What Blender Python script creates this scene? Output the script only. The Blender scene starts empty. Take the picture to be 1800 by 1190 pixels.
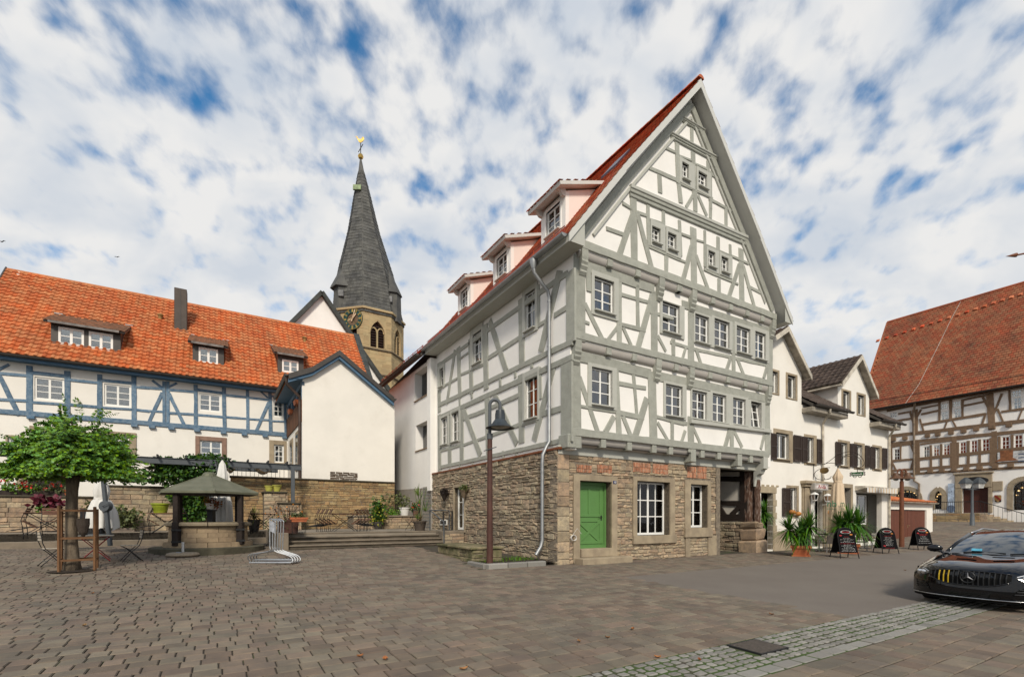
import bpy, bmesh, math, random
from math import radians, sin, cos, pi, sqrt, atan2, hypot
from mathutils import Vector as V, Matrix
from mathutils.geometry import tessellate_polygon
random.seed(11)
R = random.Random(5)
SC = bpy.context.scene

# ------------------------------------------------------------------ camera, sky, sun, exposure
EYE, FOC, HOR = 1.5, 850.0, 910.0
cam_d = bpy.data.cameras.new('camera'); cam = bpy.data.objects.new('camera', cam_d)
SC.collection.objects.link(cam); SC.camera = cam
cam.location = (0, 0, EYE); cam.rotation_euler = (radians(90), 0, 0)
cam_d.sensor_width = 36; cam_d.lens = 36 * FOC / 1800; cam_d.shift_y = (HOR - 595) / 1800
cam_d.clip_start = 0.1; cam_d.clip_end = 6000
SUN_AZ, SUN_EL = (0.10, -0.995), 38
sd = V((SUN_AZ[0] * cos(radians(SUN_EL)), SUN_AZ[1] * cos(radians(SUN_EL)), sin(radians(SUN_EL)))).normalized()
sun_d = bpy.data.lights.new('sun', 'SUN'); sun = bpy.data.objects.new('sun', sun_d)
SC.collection.objects.link(sun)
sun_d.energy = 3.3; sun_d.angle = radians(10); sun_d.color = (1, .91, .77)
sun.rotation_euler = (-sd).to_track_quat('-Z', 'Y').to_euler()
SC.view_settings.view_transform = 'Standard'; SC.view_settings.look = 'None'
SC.view_settings.exposure = 0.0; SC.view_settings.gamma = 1.0
W = bpy.data.worlds.new('World'); SC.world = W; W.use_nodes = True
nt = W.node_tree; N = nt.nodes; Lk = nt.links; N.clear()
def wn(t, **k):
    n = N.new(t)
    for a, b in k.items(): setattr(n, a, b)
    return n
def wmath(op, a, b=None, clamp=False):
    n = wn('ShaderNodeMath', operation=op, use_clamp=clamp)
    for i, q in enumerate((a, b)):
        if q is None: continue
        if isinstance(q, (int, float)): n.inputs[i].default_value = q
        else: Lk.new(q, n.inputs[i])
    return n.outputs[0]
sky = wn('ShaderNodeTexSky', sky_type='NISHITA', sun_disc=False)
sky.sun_elevation = radians(SUN_EL); sky.sun_rotation = atan2(sd.x, sd.y)
sky.air_density = 1.0; sky.dust_density = .4; sky.ozone_density = 3.0
tc = wn('ShaderNodeTexCoord'); sep = wn('ShaderNodeSeparateXYZ'); Lk.new(tc.outputs['Generated'], sep.inputs[0])
zz = wmath('MAXIMUM', sep.outputs[2], 0.0); zd = wmath('ADD', zz, .55)
com = wn('ShaderNodeCombineXYZ')
Lk.new(wmath('DIVIDE', sep.outputs[0], zd), com.inputs[0]); Lk.new(wmath('DIVIDE', sep.outputs[1], zd), com.inputs[1])
def wnoise(vec, scale, detail, rough, dist=0, off=(0, 0, 0), rot=0, sq=(1, 1, 1)):
    m = wn('ShaderNodeMapping'); m.inputs['Location'].default_value = off
    m.inputs['Rotation'].default_value = (0, 0, rot); m.inputs['Scale'].default_value = sq
    Lk.new(vec, m.inputs[0])
    n = wn('ShaderNodeTexNoise'); n.inputs['Scale'].default_value = scale; n.inputs['Detail'].default_value = detail
    n.inputs['Roughness'].default_value = rough; n.inputs['Distortion'].default_value = dist
    Lk.new(m.outputs[0], n.inputs['Vector']); return n.outputs['Fac']
puff = wnoise(com.outputs[0], 21, 2.4, .42, .15, (3.1, 1.7, 0), radians(-20), (1, .95, 1))
fine = wnoise(com.outputs[0], 48, 6, .6, .2, (1.1, .7, 0), radians(-50), (1, .7, 1))
big = wnoise(com.outputs[0], 2.6, 2, .5, .3, (1.9, 5.2, 0), radians(20), (1, 1.5, 1))
lowc = wmath('MULTIPLY', wmath('SUBTRACT', .50, zz), .42)
cov = wmath('ADD', wmath('ADD', wmath('ADD', puff, wmath('MULTIPLY', wmath('SUBTRACT', fine, .5), .36)), wmath('MULTIPLY', wmath('SUBTRACT', big, .44), .55)), lowc)
cr = wn('ShaderNodeMapRange', interpolation_type='SMOOTHSTEP'); cr.inputs[1].default_value = .12; cr.inputs[2].default_value = .57
Lk.new(cov, cr.inputs[0])
shade = wnoise(com.outputs[0], 6, 4, .5, .3, (8, 2, 0), radians(-50), (1, 1.3, 1))
cc = wn('ShaderNodeValToRGB'); Lk.new(shade, cc.inputs[0])
cc.color_ramp.elements[0].position = .33; cc.color_ramp.elements[0].color = (.70, .755, .83, 1)
cc.color_ramp.elements[1].position = .58; cc.color_ramp.elements[1].color = (.95, .945, .935, 1)
mx = wn('ShaderNodeMix', data_type='RGBA')
skm = wn('ShaderNodeMix', data_type='RGBA', blend_type='MULTIPLY'); skm.inputs[0].default_value = 1.0
Lk.new(sky.outputs[0], skm.inputs[6]); skm.inputs[7].default_value = (.66, 1.55, 1.85, 1)
Lk.new(cr.outputs[0], mx.inputs[0]); Lk.new(skm.outputs[2], mx.inputs[6])
cs = wn('ShaderNodeMix', data_type='RGBA', blend_type='MULTIPLY'); cs.inputs[0].default_value = 1.0
Lk.new(cc.outputs[0], cs.inputs[6]); cs.inputs[7].default_value = (10, 10, 10, 1)
Lk.new(cs.outputs[2], mx.inputs[7])
bg = wn('ShaderNodeBackground'); bg.inputs[1].default_value = .088
Lk.new(mx.outputs[2], bg.inputs[0]); wo = wn('ShaderNodeOutputWorld'); Lk.new(bg.outputs[0], wo.inputs[0])
SC.cycles.max_bounces = 6; SC.cycles.transparent_max_bounces = 8; SC.cycles.diffuse_bounces = 3; SC.cycles.glossy_bounces = 3
SC.cycles.use_denoising = True

# ------------------------------------------------------------------ frames: the square is laid out on the old house's own axes (u along its gable, v along its side)
A = V((.8548, .5190)); B = V((-.5190, .8548)); O = V((1.463, 15.55))
def uv(u, v): return O + A * u + B * v
def touv(x, y): d = V((x, y)) - O; return d.dot(A), d.dot(B)
def smooth(a, b, t):
    t = max(0, min(1, (t - a) / (b - a))); return t * t * (3 - 2 * t)
def g(x, y):
    u, v = touv(x, y)
    z = .021 * max(v, -9.0) if v < 0 else .052 * min(v, 7.6)
    z *= 1 if v < 0 else 1 - smooth(2, 12, u)
    return z + 1.15 * smooth(24, 46, u)
def gp(px, py):
    kx, kz, z = (px - 900) / FOC, (HOR - py) / FOC, 0
    for i in range(12):
        Y = (z - EYE) / kz; z = z * .4 + .6 * g(kx * Y, Y)
    return V((kx * Y, Y, z))
def hp(px, py, z):
    Y = (z - EYE) / ((HOR - py) / FOC); return V(((px - 900) / FOC * Y, Y, z))
def dp(px, py, Y): return V(((px - 900) / FOC * Y, Y, EYE + (HOR - py) / FOC * Y))
def proj(p): return (900 + FOC * p[0] / p[1], HOR - FOC * (p[2] - EYE) / p[1]) if p[1] > .1 else (-999, -999)
def seen(p, m=30):
    q = proj(p); return -m < q[0] < 1800 + m and -m < q[1] < 1190 + m
ZF = {'A': (990, 410, .17647), 'B': (1180, 440, .2017), 'C': (990, 590, .17647), 'D': (1180, 640, .17647), 'E': (1030, 270, .17652),
      'F': (1200, 340, .2016), 'G': (1120, 130, .17652), 'H': (750, 480, .3027), 'K': (980, 590, .23333), 'J': (980, 400, .23333), 'S': (960, 760, .23333),
      'p': (0, 0, 1), 'M': (780, 230, .27732), 'L1': (0, 470, .25556), 'L2': (400, 470, .25556), 'L3': (0, 740, .25556), 'L4': (400, 740, .25556),
      'I': (1320, 560, .20173), 'I2': (1320, 760, .20164), 'Q': (1500, 460, .2521), 'Q2': (1540, 740, .20171), 'T': (560, 480, .16807),
      'W': (480, 600, .21858), 'la': (0, 620, .15125), 'lb': (250, 640, .16807), 'ga': (1240, 780, .17647), 'dr': (1000, 780, .18494)}
def Z(t, x, y): f = ZF[t]; return f[0] + x * f[2], f[1] + y * f[2]

class Plane:
    def __init__(s, p, d):
        s.p = V(p[:2]); s.d = V(d[:2]).normalized(); n = V((s.d.y, -s.d.x))
        s.n = n if n.dot(-s.p) > 0 else -n
    def hit(s, px, py, o=0):
        q = s.p + s.n * o; kx = (px - 900) / FOC
        t = (kx * q.y - q.x) / (s.d.x - kx * s.d.y); Y = q.y + t * s.d.y
        return t, EYE + (HOR - py) / FOC * Y
    def w(s, t, o, z):
        q = s.p + s.d * t + s.n * o; return V((q.x, q.y, z))
    def zh(s, tag, x, y, o=0): return s.hit(*Z(tag, x, y), o)

# ------------------------------------------------------------------ object helpers
COL = SC.collection; WL = {}
def wl(o): return WL.get(o.name, V((0, 0, 0))) if o else V((0, 0, 0))
def put(o, parent=None, label=None, cat=None, group=None, kind=None):
    COL.objects.link(o)
    if parent: o.parent = parent
    if label: o['label'] = label
    if cat: o['category'] = cat
    if group: o['group'] = group
    if kind: o['kind'] = kind
    return o
def thing(name, label, cat, loc=(0, 0, 0), rz=0, group=None, scale=1):
    o = bpy.data.objects.new(name, None); o.empty_display_size = .2
    o.location = loc; o.rotation_euler = (0, 0, rz); o.scale = (scale,) * 3
    put(o, None, label, cat, group); WL[o.name] = V(loc) if rz == 0 and scale == 1 else V((0, 0, 0)); return o
def copy_tree(o, parent=None):
    c = o.copy(); COL.objects.link(c)
    if parent: c.parent = parent
    for ch in o.children: copy_tree(ch, c)
    return c
class MB:
    def __init__(s): s.v = []; s.f = []; s.mi = []; s.cur = 0
    def add(s, vs, fs):
        b = len(s.v); s.v += [tuple(q) for q in vs]; s.f += [tuple(b + i for i in f) for f in fs]; s.mi += [s.cur] * len(fs); return s
    def hexa(s, p):   # 8 points: bottom 4, top 4
        return s.add(p, [(0, 3, 2, 1), (4, 5, 6, 7), (0, 1, 5, 4), (1, 2, 6, 5), (2, 3, 7, 6), (3, 0, 4, 7)])
    def box(s, x0, x1, y0, y1, z0, z1, xf=None):
        p = [(x0, y0, z0), (x1, y0, z0), (x1, y1, z0), (x0, y1, z0), (x0, y0, z1), (x1, y0, z1), (x1, y1, z1), (x0, y1, z1)]
        return s.hexa([xf(*q) for q in p] if xf else p)
    def cbox(s, x0, x1, y0, y1, z0, z1, b=.01, xf=None, j=0):   # chamfered box, optional jitter
        b = min(b, (x1 - x0) * .4, (y1 - y0) * .4, (z1 - z0) * .4)
        vs = []; idx = {}
        for ix in (0, 1):
            for iy in (0, 1):
                for iz in (0, 1):
                    c = [x1 if ix else x0, y1 if iy else y0, z1 if iz else z0]; sg = [-1 if ix else 1, -1 if iy else 1, -1 if iz else 1]
                    jj = [R.uniform(-j, j) for _ in range(3)] if j else (0, 0, 0)
                    for ax in range(3):
                        q = [c[k] + jj[k] + (0 if k == ax else b * sg[k]) for k in range(3)]
                        idx[ix, iy, iz, ax] = len(vs); vs.append(xf(*q) if xf else tuple(q))
        fs = []
        for ax in range(3):
            o1, o2 = [k for k in range(3) if k != ax]
            for e in (0, 1):
                f = []
                for (p, q) in ((0, 0), (1, 0), (1, 1), (0, 1)):
                    k = [0, 0, 0]; k[ax] = e; k[o1] = p; k[o2] = q; f.append(idx[k[0], k[1], k[2], ax])
                fs.append(f)
            for p in (0, 1):      # edge quads parallel to ax
                for q in (0, 1):
                    f = []
                    for (e, a2) in ((0, o1), (1, o1), (1, o2), (0, o2)):
                        k = [0, 0, 0]; k[ax] = e; k[o1] = p; k[o2] = q; f.append(idx[k[0], k[1], k[2], a2])
                    fs.append(f)
        for ix in (0, 1):
            for iy in (0, 1):
                for iz in (0, 1): fs.append([idx[ix, iy, iz, k] for k in range(3)])
        return s.add(vs, fs)
    def prism(s, poly, f0, f1):   # poly of 2d points, f0/f1 map (a,b) to 3d for the two caps
        n = len(poly); vs = [f0(*q) for q in poly] + [f1(*q) for q in poly]
        tri = tessellate_polygon([[V((q[0], q[1], 0)) for q in poly]])
        fs = [tuple(t) for t in tri] + [tuple(n + i for i in reversed(t)) for t in tri]
        fs += [(i, (i + 1) % n, n + (i + 1) % n, n + i) for i in range(n)]
        return s.add(vs, fs)
    def tube(s, pts, r, n=8, cap=True):
        pts = [V(p) for p in pts]; rs = r if isinstance(r, (list, tuple)) else [r] * len(pts)
        vs = []; up = V((0, 0, 1)); prev = None
        for i, p in enumerate(pts):
            t = (pts[min(i + 1, len(pts) - 1)] - pts[max(i - 1, 0)]).normalized()
            if prev is None:
                a = t.cross(up); a = t.cross(V((1, 0, 0))) if a.length < .05 else a
            else: a = prev - t * prev.dot(t)
            a.normalize(); prev = a; b = t.cross(a)
            vs += [p + a * rs[i] * cos(2 * pi * k / n) + b * rs[i] * sin(2 * pi * k / n) for k in range(n)]
        m = len(pts); fs = [(i * n + k, i * n + (k + 1) % n, (i + 1) * n + (k + 1) % n, (i + 1) * n + k) for i in range(m - 1) for k in range(n)]
        if cap: fs += [tuple(range(n - 1, -1, -1)), tuple((m - 1) * n + k for k in range(n))]
        return s.add(vs, fs)
    def lathe(s, prof, n=20, c=(0, 0, 0), cap=True, ph=0):
        vs = [(c[0] + r * cos(2 * pi * k / n + ph), c[1] + r * sin(2 * pi * k / n + ph), c[2] + z) for r, z in prof for k in range(n)]
        m = len(prof); fs = [(i * n + k, i * n + (k + 1) % n, (i + 1) * n + (k + 1) % n, (i + 1) * n + k) for i in range(m - 1) for k in range(n)]
        if cap: fs += [tuple(range(n - 1, -1, -1)), tuple((m - 1) * n + k for k in range(n))]
        return s.add(vs, fs)
    def bar(s, a, b, w, h=None, up=V((0, 0, 1)), c=0):
        a = V(a); b = V(b); h = h or w; t = (b - a); L = t.length; t.normalize()
        x = t.cross(up); x = t.cross(V((1, 0, 0))) if x.length < .02 else x
        x.normalize(); y = x.cross(t)
        xf = lambda p, q, r: a + t * p + x * q + y * r
        return s.cbox(0, L, -w / 2, w / 2, -h / 2, h / 2, c, xf) if c else s.box(0, L, -w / 2, w / 2, -h / 2, h / 2, xf)
    def build(s, name, mat, parent=None, smooth=False, fix=True, origin=None, **k):
        o0 = V(origin) if origin is not None else V((0, 0, 0)); off = wl(parent) + o0
        me = bpy.data.meshes.new(name)
        me.from_pydata([(q[0] - off.x, q[1] - off.y, q[2] - off.z) for q in s.v] if off.length > 0 else s.v, [], s.f)
        for m in (mat if isinstance(mat, (list, tuple)) else [mat]): me.materials.append(m)
        if isinstance(mat, (list, tuple)): me.polygons.foreach_set('material_index', s.mi)
        if fix:
            bm = bmesh.new(); bm.from_mesh(me); bmesh.ops.recalc_face_normals(bm, faces=bm.faces); bm.to_mesh(me); bm.free()
        if smooth: me.polygons.foreach_set('use_smooth', [True] * len(me.polygons))
        if smooth == 2:
            try: me.set_sharp_from_angle(angle=radians(38))
            except Exception: pass
        o = bpy.data.objects.new(name, me); o.location = o0; put(o, parent, **k); WL[o.name] = wl(parent) + o0
        return o
def centre(vs):
    n = len(vs); return V((sum(q[0] for q in vs) / n, sum(q[1] for q in vs) / n, sum(q[2] for q in vs) / n))
def pieces(name, rest, items, mat, parent, limit=300, smooth=False):
    """items: (verts, faces). The ones that show largest become objects of their own, the rest one joined part."""
    def rank(it):
        c = centre(it[0]); s = 0 if seen(c, 5) else 1e6
        return s + c.y
    items = sorted(items, key=rank)
    for vs, fs in items[:limit]:
        m = MB(); m.add(vs, fs); m.build(name, mat, parent, smooth, fix=False, origin=V(centre(vs)) - wl(parent))
    if items[limit:]:
        m = MB()
        for vs, fs in items[limit:]: m.add(vs, fs)
        m.build(rest, mat, parent, smooth, fix=False, kind='stuff')

# ------------------------------------------------------------------ materials
MATS = {}
def mat(name, col, rough=.8, var=0., col2=None, ns=3., nf=.5, bump=0., bs=30., metal=0., spec=.35, dirt=None, sq=None, coat=0, hue=0, ramp=(.35, .65), emit=None):
    if name in MATS: return MATS[name]
    m = bpy.data.materials.new(name); m.use_nodes = True; t = m.node_tree; b = t.nodes['Principled BSDF']
    n = t.nodes; l = t.links; b.inputs['Roughness'].default_value = rough; b.inputs['Metallic'].default_value = metal
    b.inputs['Specular IOR Level'].default_value = spec; b.inputs['Coat Weight'].default_value = coat
    geo = n.new('ShaderNodeNewGeometry'); pos = geo.outputs['Position']
    if sq:
        mp = n.new('ShaderNodeMapping'); mp.inputs['Scale'].default_value = sq; l.new(pos, mp.inputs[0]); pos = mp.outputs[0]
    def noise(sc, det=4, ro=.6):
        q = n.new('ShaderNodeTexNoise'); q.inputs['Scale'].default_value = sc; q.inputs['Detail'].default_value = det; q.inputs['Roughness'].default_value = ro
        l.new(pos, q.inputs['Vector']); return q.outputs['Fac']
    def mixc(fac, c1, c2, bt='MIX'):
        q = n.new('ShaderNodeMix'); q.data_type = 'RGBA'; q.blend_type = bt
        for i, s in ((0, fac), (6, c1), (7, c2)):
            if isinstance(s, (int, float)): q.inputs[i].default_value = s
            elif isinstance(s, (tuple, list)): q.inputs[i].default_value = (*s[:3], 1)
            else: l.new(s, q.inputs[i])
        return q.outputs[2]
    def rng(fac, a, c, lo=0, hi=1):
        q = n.new('ShaderNodeMapRange'); l.new(fac, q.inputs[0])
        for i, s in ((1, a), (2, c), (3, lo), (4, hi)): q.inputs[i].default_value = s
        return q.outputs[0]
    c2 = col2 or tuple(max(0, c * (1 - nf)) for c in col)
    c = mixc(rng(noise(ns), *ramp), col, c2)
    if dirt: c = mixc(rng(noise(dirt[1], 6, .7), dirt[2], dirt[3], 0, dirt[4]), c, dirt[0])
    if var:
        oi = n.new('ShaderNodeObjectInfo'); ad = n.new('ShaderNodeMath'); ad.operation = 'ADD'
        l.new(oi.outputs['Random'], ad.inputs[0]); l.new(geo.outputs['Random Per Island'], ad.inputs[1])
        fr = n.new('ShaderNodeMath'); fr.operation = 'FRACT'; l.new(ad.outputs[0], fr.inputs[0])
        hs = n.new('ShaderNodeHueSaturation'); l.new(c, hs.inputs['Color']); l.new(rng(fr.outputs[0], 0, 1, 1 - var, 1 + var), hs.inputs['Value'])
        if hue:
            f2 = n.new('ShaderNodeMath'); f2.operation = 'MULTIPLY'; l.new(fr.outputs[0], f2.inputs[0]); f2.inputs[1].default_value = 7.31
            f3 = n.new('ShaderNodeMath'); f3.operation = 'FRACT'; l.new(f2.outputs[0], f3.inputs[0])
            l.new(rng(f3.outputs[0], 0, 1, .5 - hue, .5 + hue), hs.inputs['Hue']); l.new(rng(f3.outputs[0], 0, 1, 1 + hue * 6, 1 - hue * 6), hs.inputs['Saturation'])
        c = hs.outputs[0]
    l.new(c, b.inputs['Base Color'])
    if bump:
        bp = n.new('ShaderNodeBump'); bp.inputs['Strength'].default_value = 1; bp.inputs['Distance'].default_value = bump
        l.new(noise(bs, 5, .65), bp.inputs['Height']); l.new(bp.outputs[0], b.inputs['Normal'])
    if emit: b.inputs['Emission Color'].default_value = (*emit[:3], 1); b.inputs['Emission Strength'].default_value = emit[3]
    MATS[name] = m; return m
def glassmat(name, tint=(.9, .95, .95), ior=2.9):
    m = bpy.data.materials.new(name); m.use_nodes = True; t = m.node_tree; n = t.nodes; l = t.links; n.clear()
    fr = n.new('ShaderNodeFresnel'); fr.inputs[0].default_value = ior
    tr = n.new('ShaderNodeBsdfTransparent'); tr.inputs[0].default_value = (*tint, 1)
    gl = n.new('ShaderNodeBsdfGlossy'); gl.inputs['Roughness'].default_value = .015
    mi = n.new('ShaderNodeMixShader'); out = n.new('ShaderNodeOutputMaterial')
    # old panes are never quite flat
    geo = n.new('ShaderNodeNewGeometry'); q = n.new('ShaderNodeTexNoise'); q.inputs['Scale'].default_value = 1.7; l.new(geo.outputs['Position'], q.inputs['Vector'])
    bp = n.new('ShaderNodeBump'); bp.inputs['Distance'].default_value = .006; l.new(q.outputs['Fac'], bp.inputs['Height']); l.new(bp.outputs[0], gl.inputs['Normal'])
    l.new(fr.outputs[0], mi.inputs[0]); l.new(tr.outputs[0], mi.inputs[1]); l.new(gl.outputs[0], mi.inputs[2]); l.new(mi.outputs[0], out.inputs[0])
    return m
glass = glassmat('window_glass'); glass_dark = glassmat('dark_glass', (.35, .38, .4), 2.1)
plaster = mat('white_plaster', (.83, .805, .765), .9, ns=.9, nf=.07, bump=.006, bs=40, dirt=((.5, .47, .42), 1.5, .58, .85, .22))
plaster_warm = mat('cream_plaster', (.80, .765, .70), .92, ns=.7, nf=.07, bump=.004, bs=50, dirt=((.5, .46, .38), 1.2, .55, .8, .25))
plaster_pink = mat('pink_plaster', (.80, .70, .64), .9, ns=.8, nf=.05, bump=.003, bs=60)
timber = mat('sage_timber', (.36, .365, .318), .75, var=.08, ns=4, nf=.16, bump=.02, bs=30, dirt=((.12, .12, .1), 14, .60, .72, .65))
board = mat('sage_board', (.43, .43, .385), .6, ns=4, nf=.06, bump=.002, bs=30)
board_lt = mat('pale_board', (.56, .555, .52), .55, ns=3, nf=.05)
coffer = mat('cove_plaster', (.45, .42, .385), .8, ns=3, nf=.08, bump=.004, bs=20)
white_paint = mat('white_gloss_paint', (.80, .79, .75), .4, ns=3, nf=.04)
blue_timber = mat('blue_timber', (.07, .14, .225), .7, var=.12, col2=(.17, .235, .30), ns=7, bump=.012, bs=24, dirt=((.03, .05, .08), 10, .58, .72, .6))
blue_board = mat('blue_board', (.075, .155, .25), .55, ns=5, nf=.15)
brown_timber = mat('brown_timber', (.20, .13, .08), .8, var=.12, ns=6, nf=.25, bump=.01, bs=25)
dark_wood = mat('dark_wood', (.028, .019, .015), .75, var=.15, ns=7, nf=.35, bump=.008, bs=30)
old_wood = mat('weathered_oak', (.085, .045, .03), .9, col2=(.30, .24, .2), ns=16, bump=.03, bs=22, sq=(1, 1, .25), ramp=(.5, .72))
stone = mat('rubble_stone', (.43, .325, .21), .95, var=.22, hue=.014, col2=(.27, .215, .155), ns=6, bump=.03, bs=22, dirt=((.12, .1, .08), 5, .55, .72, .6))
stone_g = mat('grey_rubble_stone', (.39, .305, .205), .95, var=.2, hue=.014, col2=(.25, .205, .15), ns=5, bump=.03, bs=22, dirt=((.1, .085, .07), 4, .55, .72, .6))
mortar = mat('lime_mortar', (.25, .205, .15), .95, col2=(.14, .115, .09), ns=8, bump=.03, bs=18)
sandstone = mat('sandstone_trim', (.35, .285, .195), .85, col2=(.25, .2, .14), ns=2.5, bump=.004, bs=50, var=.05)
redstone = mat('red_sandstone', (.28, .175, .13), .85, nf=.25, ns=4, bump=.006)
brick = mat('orange_brick', (.42, .15, .075), .9, var=.3, col2=(.33, .22, .15), ns=14, bump=.015, bs=30)
ashlar = mat('tower_ashlar', (.42, .315, .17), .92, var=.12, col2=(.33, .25, .14), ns=1.1, bump=.01, bs=12, hue=.006)
slate = mat('slate', (.058, .058, .056), .75, var=.25, col2=(.10, .098, .088), ns=1.1, bump=.01, bs=10, hue=.01)
tile_or = mat('orange_pantile', (.50, .15, .048), .8, var=.13, hue=.008, col2=(.40, .125, .045), ns=.6, bump=.006, bs=30, dirt=((.16, .08, .045), 1.4, .56, .82, .6))
tile_dk = mat('old_pantile', (.20, .085, .045), .85, var=.25, col2=(.12, .07, .045), ns=2, bump=.006, bs=30)
tile_rd = mat('red_flat_tile', (.50, .12, .042), .7, var=.25, hue=.012, col2=(.36, .085, .036), ns=2, bump=.004, bs=40)
tile_br = mat('brownred_tile', (.30, .095, .042), .9, var=.12, hue=.01, col2=(.21, .072, .036), ns=.5, bump=.004, bs=30, dirt=((.045, .03, .022), .8, .52, .72, .6), sq=(1, 1, .5))
tile_bk = mat('dark_brown_tile', (.085, .062, .05), .8, var=.25, nf=.3, ns=3, bump=.005, bs=30)
zinc = mat('zinc', (.34, .35, .355), .5, metal=.7, ns=6, nf=.2)
dk_metal = mat('dark_sheet_metal', (.075, .068, .062), .5, metal=.3, ns=3, nf=.2)
grey_steel = mat('grey_painted_steel', (.085, .095, .105), .5, ns=5, nf=.15)
black_iron = mat('black_iron', (.015, .015, .016), .5, ns=5, nf=.2)
rust_paint = mat('brown_painted_steel', (.085, .036, .026), .5, ns=4, nf=.3)
galv = mat('galvanised_tube', (.55, .56, .57), .35, metal=.9, ns=12, nf=.2)
paver = mat('concrete_paver', (.185, .145, .105), .9, var=.2, hue=.016, col2=(.14, .114, .088), ns=3.5, bump=.004, bs=90, dirt=((.085, .074, .064), .8, .48, .7, .65))
joint = mat('paving_joint', (.06, .05, .038), 1, col2=(.05, .075, .022), ns=1.4, bump=.01, bs=40, ramp=(.52, .66))
moss_joint = mat('mossy_joint', (.05, .085, .018), 1, col2=(.06, .05, .035), ns=3.0, bump=.015, bs=40, ramp=(.45, .65))
granite = mat('granite_sett', (.235, .222, .198), .8, var=.22, hue=.01, col2=(.22, .21, .19), ns=18, bump=.012, bs=60)
asphalt = mat('asphalt', (.16, .138, .116), .92, col2=(.14, .118, .1), ns=.6, bump=.004, bs=160, dirt=((.19, .172, .152), 60, .5, .68, .6))
soil = mat('dark_soil', (.045, .032, .022), 1, nf=.4, ns=14, bump=.03, bs=30)
concrete = mat('step_stone', (.22, .178, .132), .9, col2=(.145, .12, .09), ns=1.4, bump=.006, bs=50, dirt=((.09, .075, .06), 3.2, .53, .72, .55), var=.06)
terrace_m = mat('terrace_slab', (.26, .225, .18), .9, nf=.2, ns=1.1, bump=.004, bs=40)
leaf = mat('leaf_green', (.115, .25, .018), .5, var=.5, hue=.03, nf=.3, ns=2)
leaf_dk = mat('ivy_green', (.045, .11, .014), .5, var=.45, hue=.03, nf=.3, ns=2)
leaf_gy = mat('grey_green_leaf', (.10, .12, .04), .6, var=.35, hue=.03, nf=.3, ns=4)
leaf_palm = mat('palm_green', (.06, .16, .016), .42, var=.4, hue=.02, nf=.3, ns=3)
leaf_red = mat('crimson_leaf', (.13, .012, .028), .5, var=.3)
petal_red = mat('red_petal', (.62, .02, .015), .5, var=.2)
petal_or = mat('orange_petal', (.65, .22, .02), .5, var=.2)
bark = mat('tree_bark', (.19, .15, .105), .95, col2=(.09, .068, .048), ns=9, bump=.04, bs=16, sq=(1, 1, .3), dirt=((.36, .16, .06), 1.6, .56, .7, .5))
terracotta = mat('terracotta', (.42, .125, .05), .7, nf=.15, ns=4)
wood_slat = mat('slat_wood', (.19, .095, .06), .7, var=.2, nf=.3, ns=8, bump=.003, bs=60)
wood_pale = mat('pale_slat_wood', (.46, .40, .31), .8, var=.15, nf=.25, ns=8)
wood_gy = mat('grey_plank', (.22, .175, .14), .85, var=.15, nf=.3, ns=8, bump=.005, bs=40)
stake_wood = mat('stake_wood', (.17, .085, .038), .75, nf=.25, ns=6)
canvas_w = mat('white_canvas', (.66, .645, .61), .85, nf=.06, ns=3)
canvas_b = mat('beige_canvas', (.60, .47, .33), .85, nf=.06, ns=3)
curtain_m = mat('net_curtain', (.62, .63, .64), .9, nf=.1, ns=4)
gold = mat('gold_leaf', (.85, .55, .16), .3, metal=1)
# ------------------------------------------------------------------ architecture helpers
_bc = [0]
def beam(pl, a, b, w, m, parent, name='timber', o0=-.03, o1=.03, wob=.007, bev=.012):
    _bc[0] += 1; o1 = o1 + (_bc[0] * 7 % 23) * .0006
    a = V(a); b = V(b); t = b - a; L = t.length; t.normalize(); q = V((-t.y, t.x)); k = max(1, int(L / .45))
    vs = []; h = w / 2
    for i in range(k + 1):
        c = a + t * L * i / k + q * R.uniform(-wob, wob); hh = h + R.uniform(-wob, wob)
        for (y, o) in ((hh, o0), (hh, o1 - bev), (hh - bev, o1), (-hh + bev, o1), (-hh, o1 - bev), (-hh, o0)):
            p = c + q * y; vs.append(pl.w(p.x, o, p.y))
    fs = [(i * 6 + j, i * 6 + (j + 1) % 6, i * 6 + 6 + (j + 1) % 6, i * 6 + 6 + j) for i in range(k) for j in range(6)]
    fs += [tuple(range(6)), tuple(k * 6 + j for j in range(5, -1, -1))]
    m_ = MB(); m_.add(vs, fs); return m_.build(name, m, parent, fix=False)
def beams(pl, text, m, parent, **kw):
    for ln in text.strip().splitlines():
        for one in ln.split(';'):
            p = one.split()
            if not p: continue
            f = [float(q) for q in p[1:]]
            if len(p) == 6: a, b, w = pl.zh(p[0], f[0], f[1]), pl.zh(p[0], f[2], f[3]), f[4]
            a = V(a); b = V(b); t = (b - a).normalized(); mq = pl.p + pl.d * ((a.x + b.x) / 2); ff = abs(pl.d.x - mq.x / mq.y * pl.d.y); w *= 1.1 * (1 + (1 / ff - 1) * t.y * t.y); beam(pl, a - t * .07, b + t * .07, w, m, parent, **kw)
def beam2(pl, t1, x1, y1, t2, x2, y2, w, m, parent, **kw):
    return beam(pl, pl.zh(t1, x1, y1), pl.zh(t2, x2, y2), w, m, parent, **kw)
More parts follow.
